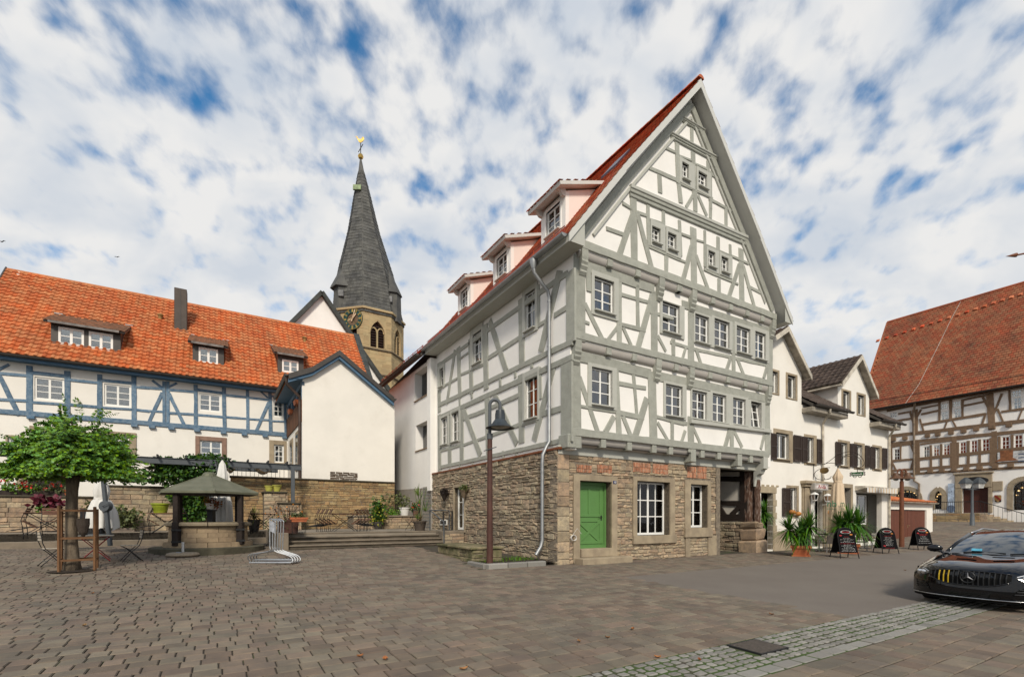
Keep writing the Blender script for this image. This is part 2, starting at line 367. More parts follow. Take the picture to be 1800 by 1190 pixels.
def wall(pl, outline, holes, m, parent, name='wall', o=0., thick=.25, back=False):
    loops = [[V((q[0], q[1], 0)) for q in outline]] + [[V((q[0], q[1], 0)) for q in h] if len(h) > 4 else [V((h[0], h[2], 0)), V((h[0], h[3], 0)), V((h[1], h[3], 0)), V((h[1], h[2], 0))] for h in holes]
    tri = tessellate_polygon(loops); flat = [q for lp in loops for q in lp]
    mb = MB(); mb.add([pl.w(q.x, o, q.y) for q in flat], [tuple(t) for t in tri])
    if back: mb.add([pl.w(q.x, o - thick, q.y) for q in flat], [tuple(t) for t in tri])
    for lp in loops:
        n = len(lp); mb.add([pl.w(q.x, o, q.y) for q in lp] + [pl.w(q.x, o - thick, q.y) for q in lp], [(i, (i + 1) % n, n + (i + 1) % n, n + i) for i in range(n)])
    return mb.build(name, m, parent)
def window(pl, tl, br, parent, cols=2, rows=3, rec=.07, fw=.055, bw=.028, surround=None, sm=None, so=.045, sill=True, curtain=0, m=None, glassm=None, sillm=None, name='window', split=None, sill_o=.12, sill_h=.05, tilt=0):
    s0, z1 = tl; s1, z0 = br; m = m or white_paint; s0, s1 = min(s0, s1), max(s0, s1); mb = MB(); xf = pl.w; d = .06
    def T(s, o, z): return pl.w(s, o - (tilt * (z - z0) if tilt else 0), z)
    mb.cbox(s0, s0 + fw, -rec - d, -rec, z0, z1, .008, T); mb.cbox(s1 - fw, s1, -rec - d, -rec + .001, z0, z1, .008, T)
    mb.cbox(s0 + fw, s1 - fw, -rec - d, -rec - .001, z1 - fw, z1, .008, T); mb.cbox(s0 + fw, s1 - fw, -rec - d, -rec - .002, z0, z0 + fw * 1.25, .008, T)
    xs = [s0 + fw + (s1 - s0 - 2 * fw) * i / cols for i in range(cols + 1)]
    if split: zs = [z0 + fw + (z1 - z0 - 2 * fw) * q for q in split]
    else: zs = [z0 + fw * 1.25 + (z1 - z0 - fw * 2.25) * i / rows for i in range(rows + 1)]
    mid = cols // 2 if (cols % 2 == 0 and (s1 - s0) > .75) else -1
    for i, x in enumerate(xs[1:-1], 1):
        w = fw * 1.1 if i == mid else bw
        mb.box(x - w / 2, x + w / 2, -rec - d * .8, -rec - .012, z0 + fw, z1 - fw, T)
    for i, z in enumerate(zs[1:-1]): mb.box(s0 + fw, s1 - fw, -rec - d * .78, -rec - .014, z - bw / 2, z + bw / 2, T)
    win = mb.build(name, m, parent, fix=False)
    for i in range(cols):
        for j in range(len(zs) - 1):
            p = MB(); y = -rec - .035
            p.box(xs[i] + .002, xs[i + 1] - .002, y - .004, y, zs[j] + .002, zs[j + 1] - .002, T)
            p.build('pane', glassm or glass, win)
    if surround:
        (a, d1), (b, c) = surround; a, b = min(a, b), max(a, b); sm = sm or board; q = MB()
        zt = d1; zb = c
        q.cbox(a, s0, -.16, so, zb, zt, .01, xf); q.cbox(s1, b, -.16, so, zb, zt, .01, xf)
        q.cbox(s0, s1, -.16, so - .002, z1, zt, .01, xf); q.cbox(s0, s1, -.16, so - .002, zb, z0, .01, xf)
        q.build('surround', sm, win, fix=False)
    if sill:
        q = MB(); q.cbox(s0 - .03, s1 + .03, -rec, sill_o, z0 - sill_h, z0 + .004, .012, xf); q.build('sill', sillm or sm or board, win, fix=False)
    if curtain:
        q = MB(); n = 14; y = -rec - .075
        for (lo, hi) in (((0, 1),) if curtain == 1 else ((0, .34), (.66, 1))):
            vs = []; a0 = s0 + (s1 - s0) * lo; a1 = s0 + (s1 - s0) * hi
            for i in range(n + 1):
                x = a0 + (a1 - a0) * i / n; dy = .014 * sin(i * 2.1) + .008 * sin(i * 5.3)
                vs += [pl.w(x, y + dy, z0), pl.w(x, y + dy, z1)]
            q.add(vs, [(2 * i, 2 * i + 2, 2 * i + 3, 2 * i + 1) for i in range(n)])
        q.build('curtain', curtain_m, win, smooth=True, fix=False)
    return win
def courses(pl, s0, s1, z0, z1, holes, hr, lr, o=(.0, .03), gap=.018, b=.018, j=.012, zb=None, rnd=R):
    """coursed rubble: stones as (verts, faces), laid round the openings"""
    out = []; z = z0
    while z < z1 - .03:
        h = min(rnd.uniform(*hr), z1 - z)
        if z1 - z - h < hr[0] * .6: h = z1 - z
        iv = [(s0, s1)]
        for (a, b_, c, d) in holes:
            if c < z + h - .02 and d > z + .02:
                nv = []
                for (p, q) in iv:
                    if b_ <= p or a >= q: nv.append((p, q)); continue
                    if a > p: nv.append((p, a))
                    if b_ < q: nv.append((b_, q))
                iv = nv
        for (p, q) in iv:
            x = p
            while x < q - .02:
                L = rnd.uniform(*lr)
                if q - x - L < lr[0] * .6: L = q - x
                hh = h
                parts = [(z, h)] if rnd.random() > .12 or h < .15 else [(z, h * .5), (z + h * .5, h * .5)]
                for (zz_, h_) in parts:
                    if zb and zz_ + h_ < zb(x + L / 2): continue
                    m = MB(); gq = gap / 2
                    oo = rnd.uniform(*o)
                    m.cbox(x + gq, x + L - gq, -.08, oo, zz_ + gq, zz_ + h_ - gq, b, pl.w, j)
                    out.append((m.v, m.f))
                x += L
        z += h
    return out
def pantiles(org, e1, e2, n, Lx, Ly, tw, th, lift=.02, ok=None, amp=.035, flat=False):
    out = []; nx = int(Lx / tw); ny = int(Ly / th); tw = Lx / nx; th = Ly / ny
    prof = [(0, .25), (.12, .85), (.28, 1), (.44, .75), (.56, .2), (.78, 0), (1.02, .22)] if not flat else [(.03, 0), (.5, .05), (.97, 0)]
    k = len(prof)
    for j in range(ny):
        for i in range(nx):
            if flat: off = .5 * (j % 2)
            else: off = 0
            x0 = (i + off) * tw; y0 = j * th
            if x0 + tw * .5 > Lx: continue
            if ok and not ok(x0 + tw / 2, y0 + th / 2): continue
            vs = []; jl = R.uniform(-.004, .004); jx = R.uniform(-.004, .004)
            for (yy, hh) in ((-.0, -.012), (-.0, lift), (th * 1.08, lift * .15)):
                for (fx, fz) in prof:
                    edge = (abs(fx - .5) * .0) if not flat else (.0 if yy > 0 else .35 * th * (abs(fx - .5) * 2) ** 2 * 0)
                    vs.append(org + e1 * (x0 + fx * tw + jx) + e2 * (y0 + yy + edge) + n * (hh + jl + (fz * amp if hh > 0 or yy > 0 else fz * amp)))
            fs = [(r * k + c, r * k + c + 1, (r + 1) * k + c + 1, (r + 1) * k + c) for r in range(2) for c in range(k - 1)]
            out.append((vs, fs))
    return out
def slab(corners, t, m, parent, name='roof_deck'):
    """thin solid under a roof; corners 4 points, thickness along the inward normal"""
    c = [V(q) for q in corners]; n = (c[1] - c[0]).cross(c[3] - c[0]).normalized(); n = n if n.z > 0 else -n
    mb = MB(); mb.hexa([q - n * t for q in c] + c); return mb.build(name, m, parent)
TXT = {}
def text_mesh(txt, shear=0):
    if (txt, shear) in TXT: return TXT[txt, shear]
    cu = bpy.data.curves.new('lettering', 'FONT'); cu.body = txt; cu.size = 1; cu.align_x = 'CENTER'; cu.align_y = 'CENTER'; cu.extrude = .02; cu.shear = shear; cu.resolution_u = 3
    t = bpy.data.objects.new('font_source', cu); COL.objects.link(t); dg = bpy.context.evaluated_depsgraph_get()
    TXT[txt, shear] = bpy.data.meshes.new_from_object(t.evaluated_get(dg)); bpy.data.objects.remove(t); bpy.data.curves.remove(cu); return TXT[txt, shear]
def text(txt, loc, ex, ez, h, m, parent, name='lettering', depth=.004, w=None, shear=0):
    me = text_mesh(txt, shear).copy(); me.name = name; me.materials.clear(); me.materials.append(m); o = bpy.data.objects.new(name, me)
    ex = V(ex).normalized(); ez = V(ez).normalized(); en = ex.cross(ez); k = h * 1.4; xs = [q.co.x for q in me.vertices]; kx = w / (max(xs) - min(xs)) if w else k
    M = Matrix((ex * kx, ez * k, en * (depth / .02))).transposed().to_4x4(); M.translation = V(loc) - wl(parent); o.matrix_local = M
    return put(o, parent)
LN1 = [(.70, 'r', .25), (.655, 'w', .4), (.61, 'w', .78), (.56, 'w', .4), (.525, 'w', .8), (.48, 'r', .84), (.44, 'w', .42), (.405, 'w', .8), (.36, 'w', .5), (.325, 'w', .74), (.28, 'w', .76), (.235, 'w', .8)]
LN2 = [(.68, 'r', .52), (.62, 'w', .42), (.57, 'w', .46), (.52, 'w', .66), (.47, 'w', .4), (.42, 'w', .58), (.37, 'w', .5), (.32, 'w', .46), (.22, 'r', .6)]
LN3 = [(.70, 'r', .66), (.655, 'r', .5), (.59, 'w', .42), (.53, 'w', .5), (.46, 'w', .7), (.39, 'w', .74), (.31, 'w', .86)]
def scribble(c, ex, up, nrm, w, h, m, parent, rr):
    """one illegible handwritten chalk line: short runs of up and down strokes"""
    mb = MB(); x = -w / 2
    while x < w / 2:
        L = min(rr.uniform(.05, .13), w / 2 - x); pts = []; k = max(2, int(L / .009))
        for i in range(k + 1): pts.append(c + ex * (x + L * i / k) + up * (h * (rr.uniform(.1, .5) if i % 2 else -rr.uniform(.1, .5))))
        vs = []
        for p in pts: vs += [p - ex * .0022 + nrm * .001, p + ex * .0022 + nrm * .001]
        mb.add(vs, [(2 * i, 2 * i + 1, 2 * i + 3, 2 * i + 2) for i in range(len(pts) - 1)]); x += L + .02
    return mb.build('chalk_line', m, parent, fix=False)
for t_, s_ in [('10', 0), ('Andja', .15), ('Andja', 0), ('Altstadt', 0), ('nb', 0), ('m', 0)]: text_mesh(t_, s_)

# ------------------------------------------------------------------ ground
def sheet(name, us, vs, m, dz, inside=None, **k):
    mb = MB(); idx = {}
    pts = []
    for i, u in enumerate(us):
        for j, v in enumerate(vs):
            q = uv(u, v); idx[i, j] = len(pts); pts.append((q.x, q.y, g(q.x, q.y) + dz))
    fs = [(idx[i, j], idx[i + 1, j], idx[i + 1, j + 1], idx[i, j + 1]) for i in range(len(us) - 1) for j in range(len(vs) - 1) if not inside or inside((us[i] + us[i + 1]) / 2, (vs[j] + vs[j + 1]) / 2)]
    mb.add(pts, fs); return mb.build(name, m, None, smooth=True, fix=False, kind='structure', **k)
def lin(a, b, n): return [a + (b - a) * i / n for i in range(n + 1)]
far = mat('far_ground', (.16, .145, .125), 1, nf=.3, ns=.05)
fm = MB(); fm.add([(-3000, -60, -.75), (3000, -60, -.75), (3000, 4000, -.75), (-3000, 4000, -.75)], [(0, 1, 2, 3)])
fm.build('far_ground', far, None, fix=False, kind='structure', label='plain open ground reaching to the horizon beyond the town')
ground = sheet('ground', lin(-34, 80, 114), lin(-26, 34, 60), joint, -.022, label='dark soil and moss showing in the joints of the square paving')
STRIP = (-9.5, -8.5)
road = sheet('road', lin(-.42, 40, 60), lin(STRIP[1] - .06, -2.75, 14), asphalt, -.006, label='grey brown asphalt roadway running past the grey timbered house')
TERR_V, TERR_VL, WALL_V, TZ = 7.6, 11.9, 13.5, .93
def in_paving(u, v):
    if u > -.12 and STRIP[1] - .05 < v < -3.1: return False
    if STRIP[0] - .12 < v < STRIP[1] and u > -8.5: return False
    if v > 0 and -.05 < u < 12: return False
    if v > -.2 and 0 < u < 24: return v < 0
    if v > (TERR_V - 1.05 if u > -7.2 else TERR_VL - .3) and u < 0: return False
    if -2.7 < u < 0 and -.12 < v < 7: return u < -2.45 and v > 1.3
    return True
def pavers(u0, u1, v0, v1, row, lr, cond, seed):
    rr = random.Random(seed); out = []; v = v0
    while v < v1:
        u = u0 + rr.uniform(-.3, 0)
        while u < u1:
            L = rr.choice(lr)
            c = uv(u + L / 2, v + row / 2)
            if cond(u + L / 2, v + row / 2):
                p3 = V((c.x, c.y, 0)); p3.z = g(c.x, c.y)
                if seen(p3, 140) and c.y < 46:
                    gq = .0055; bb = .010; dz = rr.uniform(-.004, .004); tx, ty = rr.uniform(-.006, .006), rr.uniform(-.006, .006); vs = []
                    sk = rr.uniform(-.004, .004)
                    for (bq, z) in ((gq, -.013), (gq + bb, 0)):
                        for (a, b) in ((u + bq, v + bq + sk), (u + L - bq, v + bq - sk), (u + L - bq, v + row - bq - sk), (u + bq, v + row - bq + sk)):
                            q = uv(a, b); vs.append((q.x, q.y, g(q.x, q.y) + z + dz + (a - u - L / 2) * tx + (b - v - row / 2) * ty))
                    out.append((vs, [(4, 5, 6, 7), (0, 1, 5, 4), (1, 2, 6, 5), (2, 3, 7, 6), (3, 0, 4, 7)]))
            u += L
        v += row
    return out
pv = pavers(-30, 12, -8.5 - .94, 14, .235, (.2, .24, .24, .28, .34), lambda u, v: in_paving(u, v) and v > STRIP[0] - .1 and not (v < STRIP[1] and u > -8.5), 3)
pv += pavers(-30, 26, -9.5 - .26 * 21, STRIP[0] - .02, .26, (.26, .3, .36), lambda u, v: True, 4)
pv += pavers(12, 49, -12, 16, .30, (.3, .36, .44), lambda u, v: in_paving(u, v) and (v > -3.1 or u > 26 or v < STRIP[0]) and not (v > -.3 and u < 24) and not (u > 40 and v < STRIP[0]), 5)
pieces('paver', 'paver_field', pv, paver, ground)
# granite setts of the drainage strip, with a row of large stones on its near side
st = []
def sett(u, v, L, w, rr):
    m = MB(); gq = .017
    def xf(a, b, z):
        q = uv(a, b); return (q.x, q.y, g(q.x, q.y) + z)
    m.cbox(u + gq, u + L - gq, v + gq, v + w - gq, -.06, rr.uniform(.0, .008), .014, xf, .006); st.append((m.v, m.f))
rr = random.Random(9)
GR = (-3.62, -3.02)
for r_i in range(7):
    w = .22 if r_i == 0 else .13; v0 = STRIP[0] + (0 if r_i == 0 else .22 + (r_i - 1) * .13); u = -8.4
    while u < 13:
        L = rr.uniform(.3, .42) if r_i == 0 else rr.uniform(.12, .2)
        if not (GR[0] < u + L / 2 < GR[1] and 3 <= r_i <= 6): sett(u, v0, L, w, rr)
        u += L
sg = sheet('drainage_strip', lin(-8.5, 13, 40), lin(STRIP[0] - .1, STRIP[1] + .05, 4), moss_joint, -.008, label='strip of mossy granite setts draining the square beside the black car')
pieces('sett', 'sett_field', st, granite, sg)
gt = thing('drain_grate', 'dark iron drain grate let into the granite sett strip', 'drain', (*uv(-3.3, -8.85), g(*uv(-3.3, -8.85)) + .006))
def gxf(a, b, z): q = uv(-3.3 + a, -8.8 + b); return V((q.x, q.y, g(q.x, q.y) + .008 + z))
fr_ = MB()
for (a0, a1, b0, b1) in ((-.3, .3, -.24, -.215), (-.3, .3, .215, .24), (-.3, -.275, -.215, .215), (.275, .3, -.215, .215)): fr_.box(a0, a1, b0, b1, -.03, .008, gxf)
fr_.build('frame', black_iron, gt)
for i in range(11): mb = MB(); x = -.25 + i * .05; mb.box(x - .012, x + .012, -.215, .215, -.02, .01, gxf); mb.build('bar', mat('cast_iron', (.12, .1, .085), .6, nf=.3, ns=20), gt)
mb = MB(); mb.box(-.29, .29, -.23, .23, -.019, -.017, gxf); mb.build('pit', black_iron, gt)
# ------------------------------------------------------------------ the grey timbered house
c0 = uv(5.8, 4)
MH = thing('timbered_house', 'tall white house with sage grey half timbering, stone ground floor and steep red roof', 'house', (c0.x, c0.y, 0))
UL = .24
F0 = Plane(uv(0, 0), A); F1 = Plane(uv(0, -.35), A); F2 = Plane(uv(0, -.5), A); F3 = Plane(uv(0, -.65), A)
LS = Plane(uv(0, 0), B); LT = Plane(uv(UL, 0), B)
VEND = LT.hit(768, 700)[0] + .05
z1 = F1.zh('C', 200, 1000)[1]; z1b = z1 - .3
z2 = F2.zh('A', 230, 1075)[1]; z3 = F3.zh('A', 220, 160)[1]
UR1 = F1.hit(1350, 760)[0]; UR2 = F2.hit(1357, 620)[0]; UR3 = UR2
# -- timber storeys: windows first, so the walls can be holed for them
Wn = []   # plane, sash tl, sash br, frame tl, frame br, cols, rows, curtain, tilt
def wd(pl, t, a, b, c, d, *fr, cols=2, rows=3, cur=0, tilt=0):
    Wn.append((pl, pl.zh(t, a, b), pl.zh(t, c, d), (pl.zh(t, fr[0], fr[1]), pl.zh(t, fr[2], fr[3])) if fr else None, cols, rows, cur, tilt))
wd(F2, 'A', 305, 430, 500, 820, 275, 368, 545, 885, cur=2)
wd(F2, 'J', 785, 555, 915, 815, 768, 540, 950, 850, cur=2)
wd(F2, 'B', 200, 552, 322, 828, 188, 530, 345, 850, cur=1)
wd(F2, 'B', 368, 592, 502, 872, 346, 568, 525, 900, cur=1)
wd(F2, 'B', 562, 655, 682, 918, 545, 622, 704, 950, cur=1)
wd(F2, 'B', 723, 705, 817, 965, 705, 662, 845, 990, cur=1)
wd(F1, 'C', 278, 312, 482, 712, 240, 268, 525, 750, cur=2)
wd(F1, 'K', 810, 363, 937, 617, 795, 340, 965, 640)
wd(F1, 'D', 200, 258, 348, 562, 188, 240, 380, 575)
wd(F1, 'D', 403, 290, 540, 592, 381, 262, 575, 600)
wd(F1, 'D', 606, 333, 733, 617, 576, 300, 758, 632)
wd(F1, 'D', 785, 370, 892, 642, 759, 350, 925, 665, tilt=.12)
wd(F3, 'E', 650, 725, 735, 918, 635, 655, 782, 985, rows=3, cur=2); wd(F3, 'E', 808, 785, 893, 985, 790, 735, 938, 1060, cur=2)
wd(F3, 'F', 216, 498, 277, 660, 200, 460, 308, 712, cur=2); wd(F3, 'F', 330, 548, 392, 708, 315, 510, 425, 755, cur=2)
wd(F3, 'G', 440, 880, 507, 1082, 415, 828, 565, 1165, cur=2); wd(F3, 'E', 1112, 178, 1198, 372, 1095, 128, 1238, 450, cur=2)
for q in ((272, 362, 322, 508, 256, 338, 330, 528), (575, 130, 634, 310, 560, 100, 648, 330)): wd(LT, 'H', *q[:4], *q[4:], cols=2, rows=2 if q[0] > 500 else 3)
wd(LT, 'H', 78, 562, 100, 652, 68, 548, 107, 662, cols=1, rows=2)
wd(LT, 'H', 86, 846, 124, 988, 78, 835, 133, 998); wd(LT, 'H', 148, 812, 190, 970, 140, 800, 200, 978); wd(LT, 'H', 575, 608, 648, 832, 562, 585, 658, 850)
def holes_of(pl): return [(min(w[1][0], w[2][0]), max(w[1][0], w[2][0]), w[2][1], w[1][1]) for w in Wn if w[0] is pl]
APX = Plane(uv(0, -1.08), A)
ap = APX.hit(1231, 140); kl = APX.hit(1110, 293); el = APX.hit(1001, 417); kr = APX.hit(1343, 412); er = APX.hit(1393, 556)
um = (ap[0])
# symmetric profile about the ridge
half_k = ((um - kl[0]) + (kr[0] - um)) / 2; half_e = ((um - el[0]) + (er[0] - um)) / 2
zk = (kl[1] + kr[1]) / 2; ze = (el[1] + er[1]) / 2; zr = ap[1]
print('roof', um, half_k, half_e, zk, ze, zr, 'UR', UR1, UR2, 'z', z1, z2, z3)
def roof_z(u):
    d = abs(u - um)
    return zr + (zk - zr) * d / half_k if d < half_k else zk + (ze - zk) * (d - half_k) / (half_e - half_k)
UE0, UE1 = um - half_e, um + half_e
wall(F1, [(UL, z1 - .03), (UR1, z1 - .03), (UR1, z2), (UL, z2)], holes_of(F1), plaster, MH)
wall(F2, [(UL, z2 - .05), (UR2, z2 - .05), (UR2, z3), (UL, z3)], holes_of(F2), plaster, MH)
rt = .22; UG_ = F0.hit(1258, 900)[0]
gab = [(UL, z3 - .05), (UR3, z3 - .05), (UR3, roof_z(UR3) - rt), (um + half_k, zk - rt), (um, zr - rt - .15), (um - half_k, zk - rt), (UL, roof_z(UL) - rt)]
wall(F3, gab, holes_of(F3), plaster, MH)
zl = LT.zh('H', 800, 1010)[1]
ztop = roof_z(UL) - .25
wall(LT, [(-.35, zl - .1), (VEND, zl - .1), (VEND, ztop), (-.65, ztop), (-.65, z3 - .1), (-.5, z3 - .1), (-.5, z2 - .05), (-.35, z2 - .05)], holes_of(LT), plaster, MH)
# back and right walls close the shell
bk = Plane(uv(0, VEND + 7), A); rs = Plane(uv(UR1 - .02, 0), B)
wall(rs, [(-.33, 3.7), (VEND + 7, 3.7), (VEND + 7, roof_z(UR1) - .3), (-.33, roof_z(UR1) - .3)], [], plaster, MH)
mb = MB(); q0 = [uv(.3, -.3), uv(UR1, -.3), uv(UR1, VEND), uv(.3, VEND)]
mb.add([(p.x, p.y, zl + .1) for p in q0], [(0, 1, 2, 3)]); mb.add([(p.x, p.y, z2) for p in q0], [(0, 1, 2, 3)]); mb.add([(p.x, p.y, z3 + .02) for p in q0], [(0, 1, 2, 3)]); mb.build('floor', dark_wood, MH)
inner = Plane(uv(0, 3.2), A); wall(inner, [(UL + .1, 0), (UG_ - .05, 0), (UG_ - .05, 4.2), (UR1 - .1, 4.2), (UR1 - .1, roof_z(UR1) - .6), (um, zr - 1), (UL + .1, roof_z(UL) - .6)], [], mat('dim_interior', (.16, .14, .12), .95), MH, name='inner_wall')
for (pl, tl, br, fr_, cols, rows, cur, tilt) in Wn:
    window(pl, tl, br, MH, cols, rows, surround=fr_, curtain=1 if pl is F2 else cur, tilt=tilt, rec=.05, fw=.05 if br[0] - tl[0] > .5 else .035, bw=.03 if br[0] - tl[0] > .5 else .022, so=.055, sill_o=.15)
# -- timbers traced storey by storey
beams(F2, '''A 160 250 160 1050 .33;A 555 470 555 1080 .14;A 735 540 740 930 .1;A 905 600 905 1180 .21;A 580 612 850 690 .11;A 590 912 800 968 .13
A 880 640 745 1130 .16;A 220 720 380 1045 .13;A 600 960 665 1100 .1;A 528 950 450 1055 .1;A 945 1040 1010 1160 .1;A 1092 1075 1095 1200 .11;A 245 350 250 560 .14
B 170 560 170 1010 .2;B 215 870 262 1010 .1;B 512 940 478 1045 .1;B 575 950 625 1080 .1;B 838 1000 805 1105 .1;B 537 640 540 1060 .12;B 858 690 856 1160 .2;B 0 805 135 845 .1;B 120 860 85 985 .08
B 195 860 840 1005 .12;A 850 780 1080 850 .1;A 210 885 240 895 .1''', timber, MH)
beam2(F2, 'A', 212, 330, 'A', 900, 555, .34, timber, MH); beam2(F2, 'B', 90, 470, 'B', 850, 705, .30, timber, MH)
beam(F2, (UL, z2 + .11), (UR2, z2 + .11), .24, timber, MH, name='sill_beam', o1=.05)
beams(F1, '''C 115 230 125 1095 .3;C 165 430 335 945 .14;C 165 702 530 765 .1;C 522 350 552 970 .15;C 695 370 730 775 .1;C 540 472 805 522 .14;C 570 772 785 815 .16
C 878 380 895 1015 .24;C 825 640 720 990 .18;C 598 820 665 985 .12;C 492 820 425 945 .14;C 945 880 1035 1035 .1;C 900 800 1190 878 .12;C 1082 890 1082 1060 .1
D 190 540 195 860 .2;D 212 630 290 800 .1;D 575 665 538 805 .13;D 625 670 695 815 .12;D 920 720 892 832 .1;D 950 380 958 885 .2;D 598 660 600 825 .13;D 0 570 140 590 .14;D 130 680 95 790 .09''', timber, MH)
beam2(F1, 'C', 160, 205, 'C', 870, 385, .36, timber, MH); beam2(F1, 'C', 900, 395, 'D', 940, 345, .34, timber, MH)
beam2(F1, 'D', 172, 572, 'D', 968, 672, .15, board, MH, name='sill_moulding', o1=.13, wob=0)
beam(F1, (UL, z1 + .1), (UR1, z1 + .1), .25, timber, MH, name='sill_beam', o1=.05)
beams(F3, '''E 470 450 480 1035 .2;E 462 620 335 995 .16;E 508 600 645 1115 .14;E 375 508 440 548 .1;E 215 755 375 812 .14;E 510 590 600 622 .1;E 613 540 620 900 .09;E 768 590 775 990 .1;E 928 690 940 1005 .09
E 640 662 760 702 .07;E 790 730 912 772 .07;E 612 925 985 1085 .09;E 797 1045 795 1180 .11
F 90 320 97 795 .2;F 72 480 5 745 .14;F 118 560 217 835 .12;F 0 362 58 382 .1;F 112 408 182 428 .08;F 190 345 190 630 .07;F 306 400 308 705 .1;F 412 465 414 745 .09;F 315 765 315 875 .11;F 192 672 470 790 .09
F 505 500 515 965 .17;F 487 640 405 895 .13;F 528 650 617 975 .11;F 430 552 562 612 .1;F 568 812 682 868 .13;F 205 455 290 490 .07;F 318 505 400 540 .07
G 130 945 415 1068 .13;G 285 742 378 785 .1;G 412 820 530 865 .08;G 578 900 690 948 .08;G 718 988 815 1055 .12;G 395 715 405 1075 .13;G 555 805 565 1195 .14;G 702 895 706 1200 .1;G 540 570 543 705 .1
E 920 300 1245 445 .08;E 730 240 736 375 .13;E 925 330 940 475 .13;E 1082 390 1086 565 .13;E 1060 425 1000 525 .1;E 1118 435 1192 605 .1;F 235 55 412 150 .12;F 240 85 240 205 .1;F 375 155 375 285 .1;E 1238 200 1240 540 .08''', timber, MH)
beam(F3, (UL, z3 + .11), (UR3, z3 + .11), .26, timber, MH, name='sill_beam', o1=.05)
def belt(pl, a, b, w, nm='moulded_belt'):
    for (f, o) in ((.32, .11), (.02, .075), (-.32, .05)):
        beam(pl, (a[0], a[1] + w * f), (b[0], b[1] + w * f), w * .32, timber if f < .3 else board, MH, name=nm, o1=o, wob=.001, bev=.02)
belt(F3, F3.zh('E', 430, 375), F3.zh('F', 552, 420), .42); belt(F3, F3.zh('G', 330, 620), F3.zh('G', 782, 862), .24); belt(F3, F3.zh('G', 448, 462), F3.zh('G', 662, 590), .18)
for sgn in (-1, 1):      # raking boards under the verge
    for (d0, d1, ofs, w, m_, oo) in ((0, half_k, .42, .26, timber, .07), (half_k, half_e - .45, .42, .26, timber, .07), (0, half_k, .70, .1, board, .05), (half_k, half_e - .75, .70, .1, board, .05)):
        za = roof_z(um + d0 + 1e-4) if d0 == 0 else zk; zb_ = roof_z(um + d1)
        t = V((d1 - d0, zb_ - za)).normalized(); nrm = V((-t.y, t.x)); nrm = nrm if nrm.y < 0 else -nrm
        a_ = V((d0, za)) + nrm * ofs; b_ = V((d1, zb_)) + nrm * ofs
        if d0 == 0:      # start on the centre line
            k_ = -a_.x / t.x; a_ = a_ + t * k_
        beam(F3, (um + sgn * a_.x, a_.y), (um + sgn * b_.x, b_.y), w, m_, MH, name='rake_board', o1=oo, wob=.001)
beams(LT, '''H 838 0 840 390 .26;H 815 505 815 965 .32;H 72 530 75 800 .13;H 186 440 195 720 .14;H 255 390 262 690 .14;H 343 310 348 665 .17;H 550 160 555 512 .18;H 648 85 652 300 .1
H 166 455 120 752 .1;H 370 285 462 562 .16;H 772 0 668 445 .19;H 108 652 182 610 .1;H 193 592 252 568 .11;H 355 497 545 375 .17;H 562 358 692 280 .14;H 750 242 822 198 .17;H 265 562 338 530 .1;H 193 500 245 462 .1
H 75 830 78 1165 .13;H 132 830 136 1115 .15;H 203 785 206 1085 .16;H 355 715 365 1065 .2;H 548 600 553 975 .18;H 658 560 662 720 .1;H 212 780 312 1050 .17;H 738 540 628 960 .18;H 395 700 522 985 .16
H 210 848 345 797 .16;H 375 782 537 710 .16;H 562 872 645 845 .14;H 678 818 797 782 .19;H 82 1030 196 1000 .12;H 210 1000 345 952 .12;H 370 945 540 880 .14;H 640 855 560 880 .1''', timber, MH)
for (a, b, c, d, w) in ((70, 768, 850, 398, .2), (75, 838, 850, 488, .21), (78, 1128, 850, 960, .17), (75, 1172, 800, 1018, .14)): beam2(LT, 'H', a, b, 'H', c, d, w, timber, MH, name='plate', o1=.045)
for (x, y) in ((192, 742), (262, 700), (428, 632), (515, 580), (610, 525), (195, 1130), (268, 1100), (362, 1075), (445, 1050), (520, 1035), (135, 1150)): beam2(LT, 'H', x, y - 18, 'H', x + 2, y + 28, .16, timber, MH, name='joist_end')
beam2(LT, 'H', 66, 540, 'H', 820, 0, .2, timber, MH)
# -- jetties: joist heads with cove boards between
def jetty(pl_lo, pl_hi, zt, xs, ur, zoff=.0, h=.26):
    dj = (pl_hi.p - pl_lo.p).length; o1 = dj + .03
    xs = sorted(xs)
    for x in xs:
        mb = MB(); mb.cbox(x - .11, x + .11, -.05, o1, zt - h, zt - .01, .015, pl_lo.w); mb.build('joist_head', timber, MH)
    ed = [.25] + xs + [ur - .15]
    for a, b in zip(ed[:-1], ed[1:]):
        if b - a < .3: continue
        p = MB(); prof = [(0, -h)] + [(o1 * .82 * sin(t * pi / 2 / 5), -h + (h - .02) * (1 - cos(t * pi / 2 / 5))) for t in range(1, 6)] + [(0, -.02)]
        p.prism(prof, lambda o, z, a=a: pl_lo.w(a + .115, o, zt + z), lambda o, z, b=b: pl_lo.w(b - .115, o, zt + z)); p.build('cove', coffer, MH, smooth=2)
def console(pl, s, zt, h, out, w=.26, below=0):
    prof = [(0, 0), (out, 0), (out, -h * .32), (out * .92, -h * .42), (out, -h * .5), (out * .78, -h * .6), (out * .84, -h * .68), (out * .55, -h * .8), (out * .6, -h * .88), (out * .25, -h), (0, -h)]
    mb = MB(); mb.prism(prof, lambda o, z: pl.w(s - w / 2, o, zt + z), lambda o, z: pl.w(s + w / 2, o, zt + z)); return mb.build('console', timber, MH)
j3 = [F2.zh(t, x, y)[0] for (t, x, y) in (('A', 435, 290), ('A', 715, 390), ('A', 1130, 550), ('B', 40, 330), ('B', 335, 440), ('B', 490, 500), ('B', 635, 545), ('B', 765, 590))]
jetty(F2, F3, z3 - .02, j3, UR3)
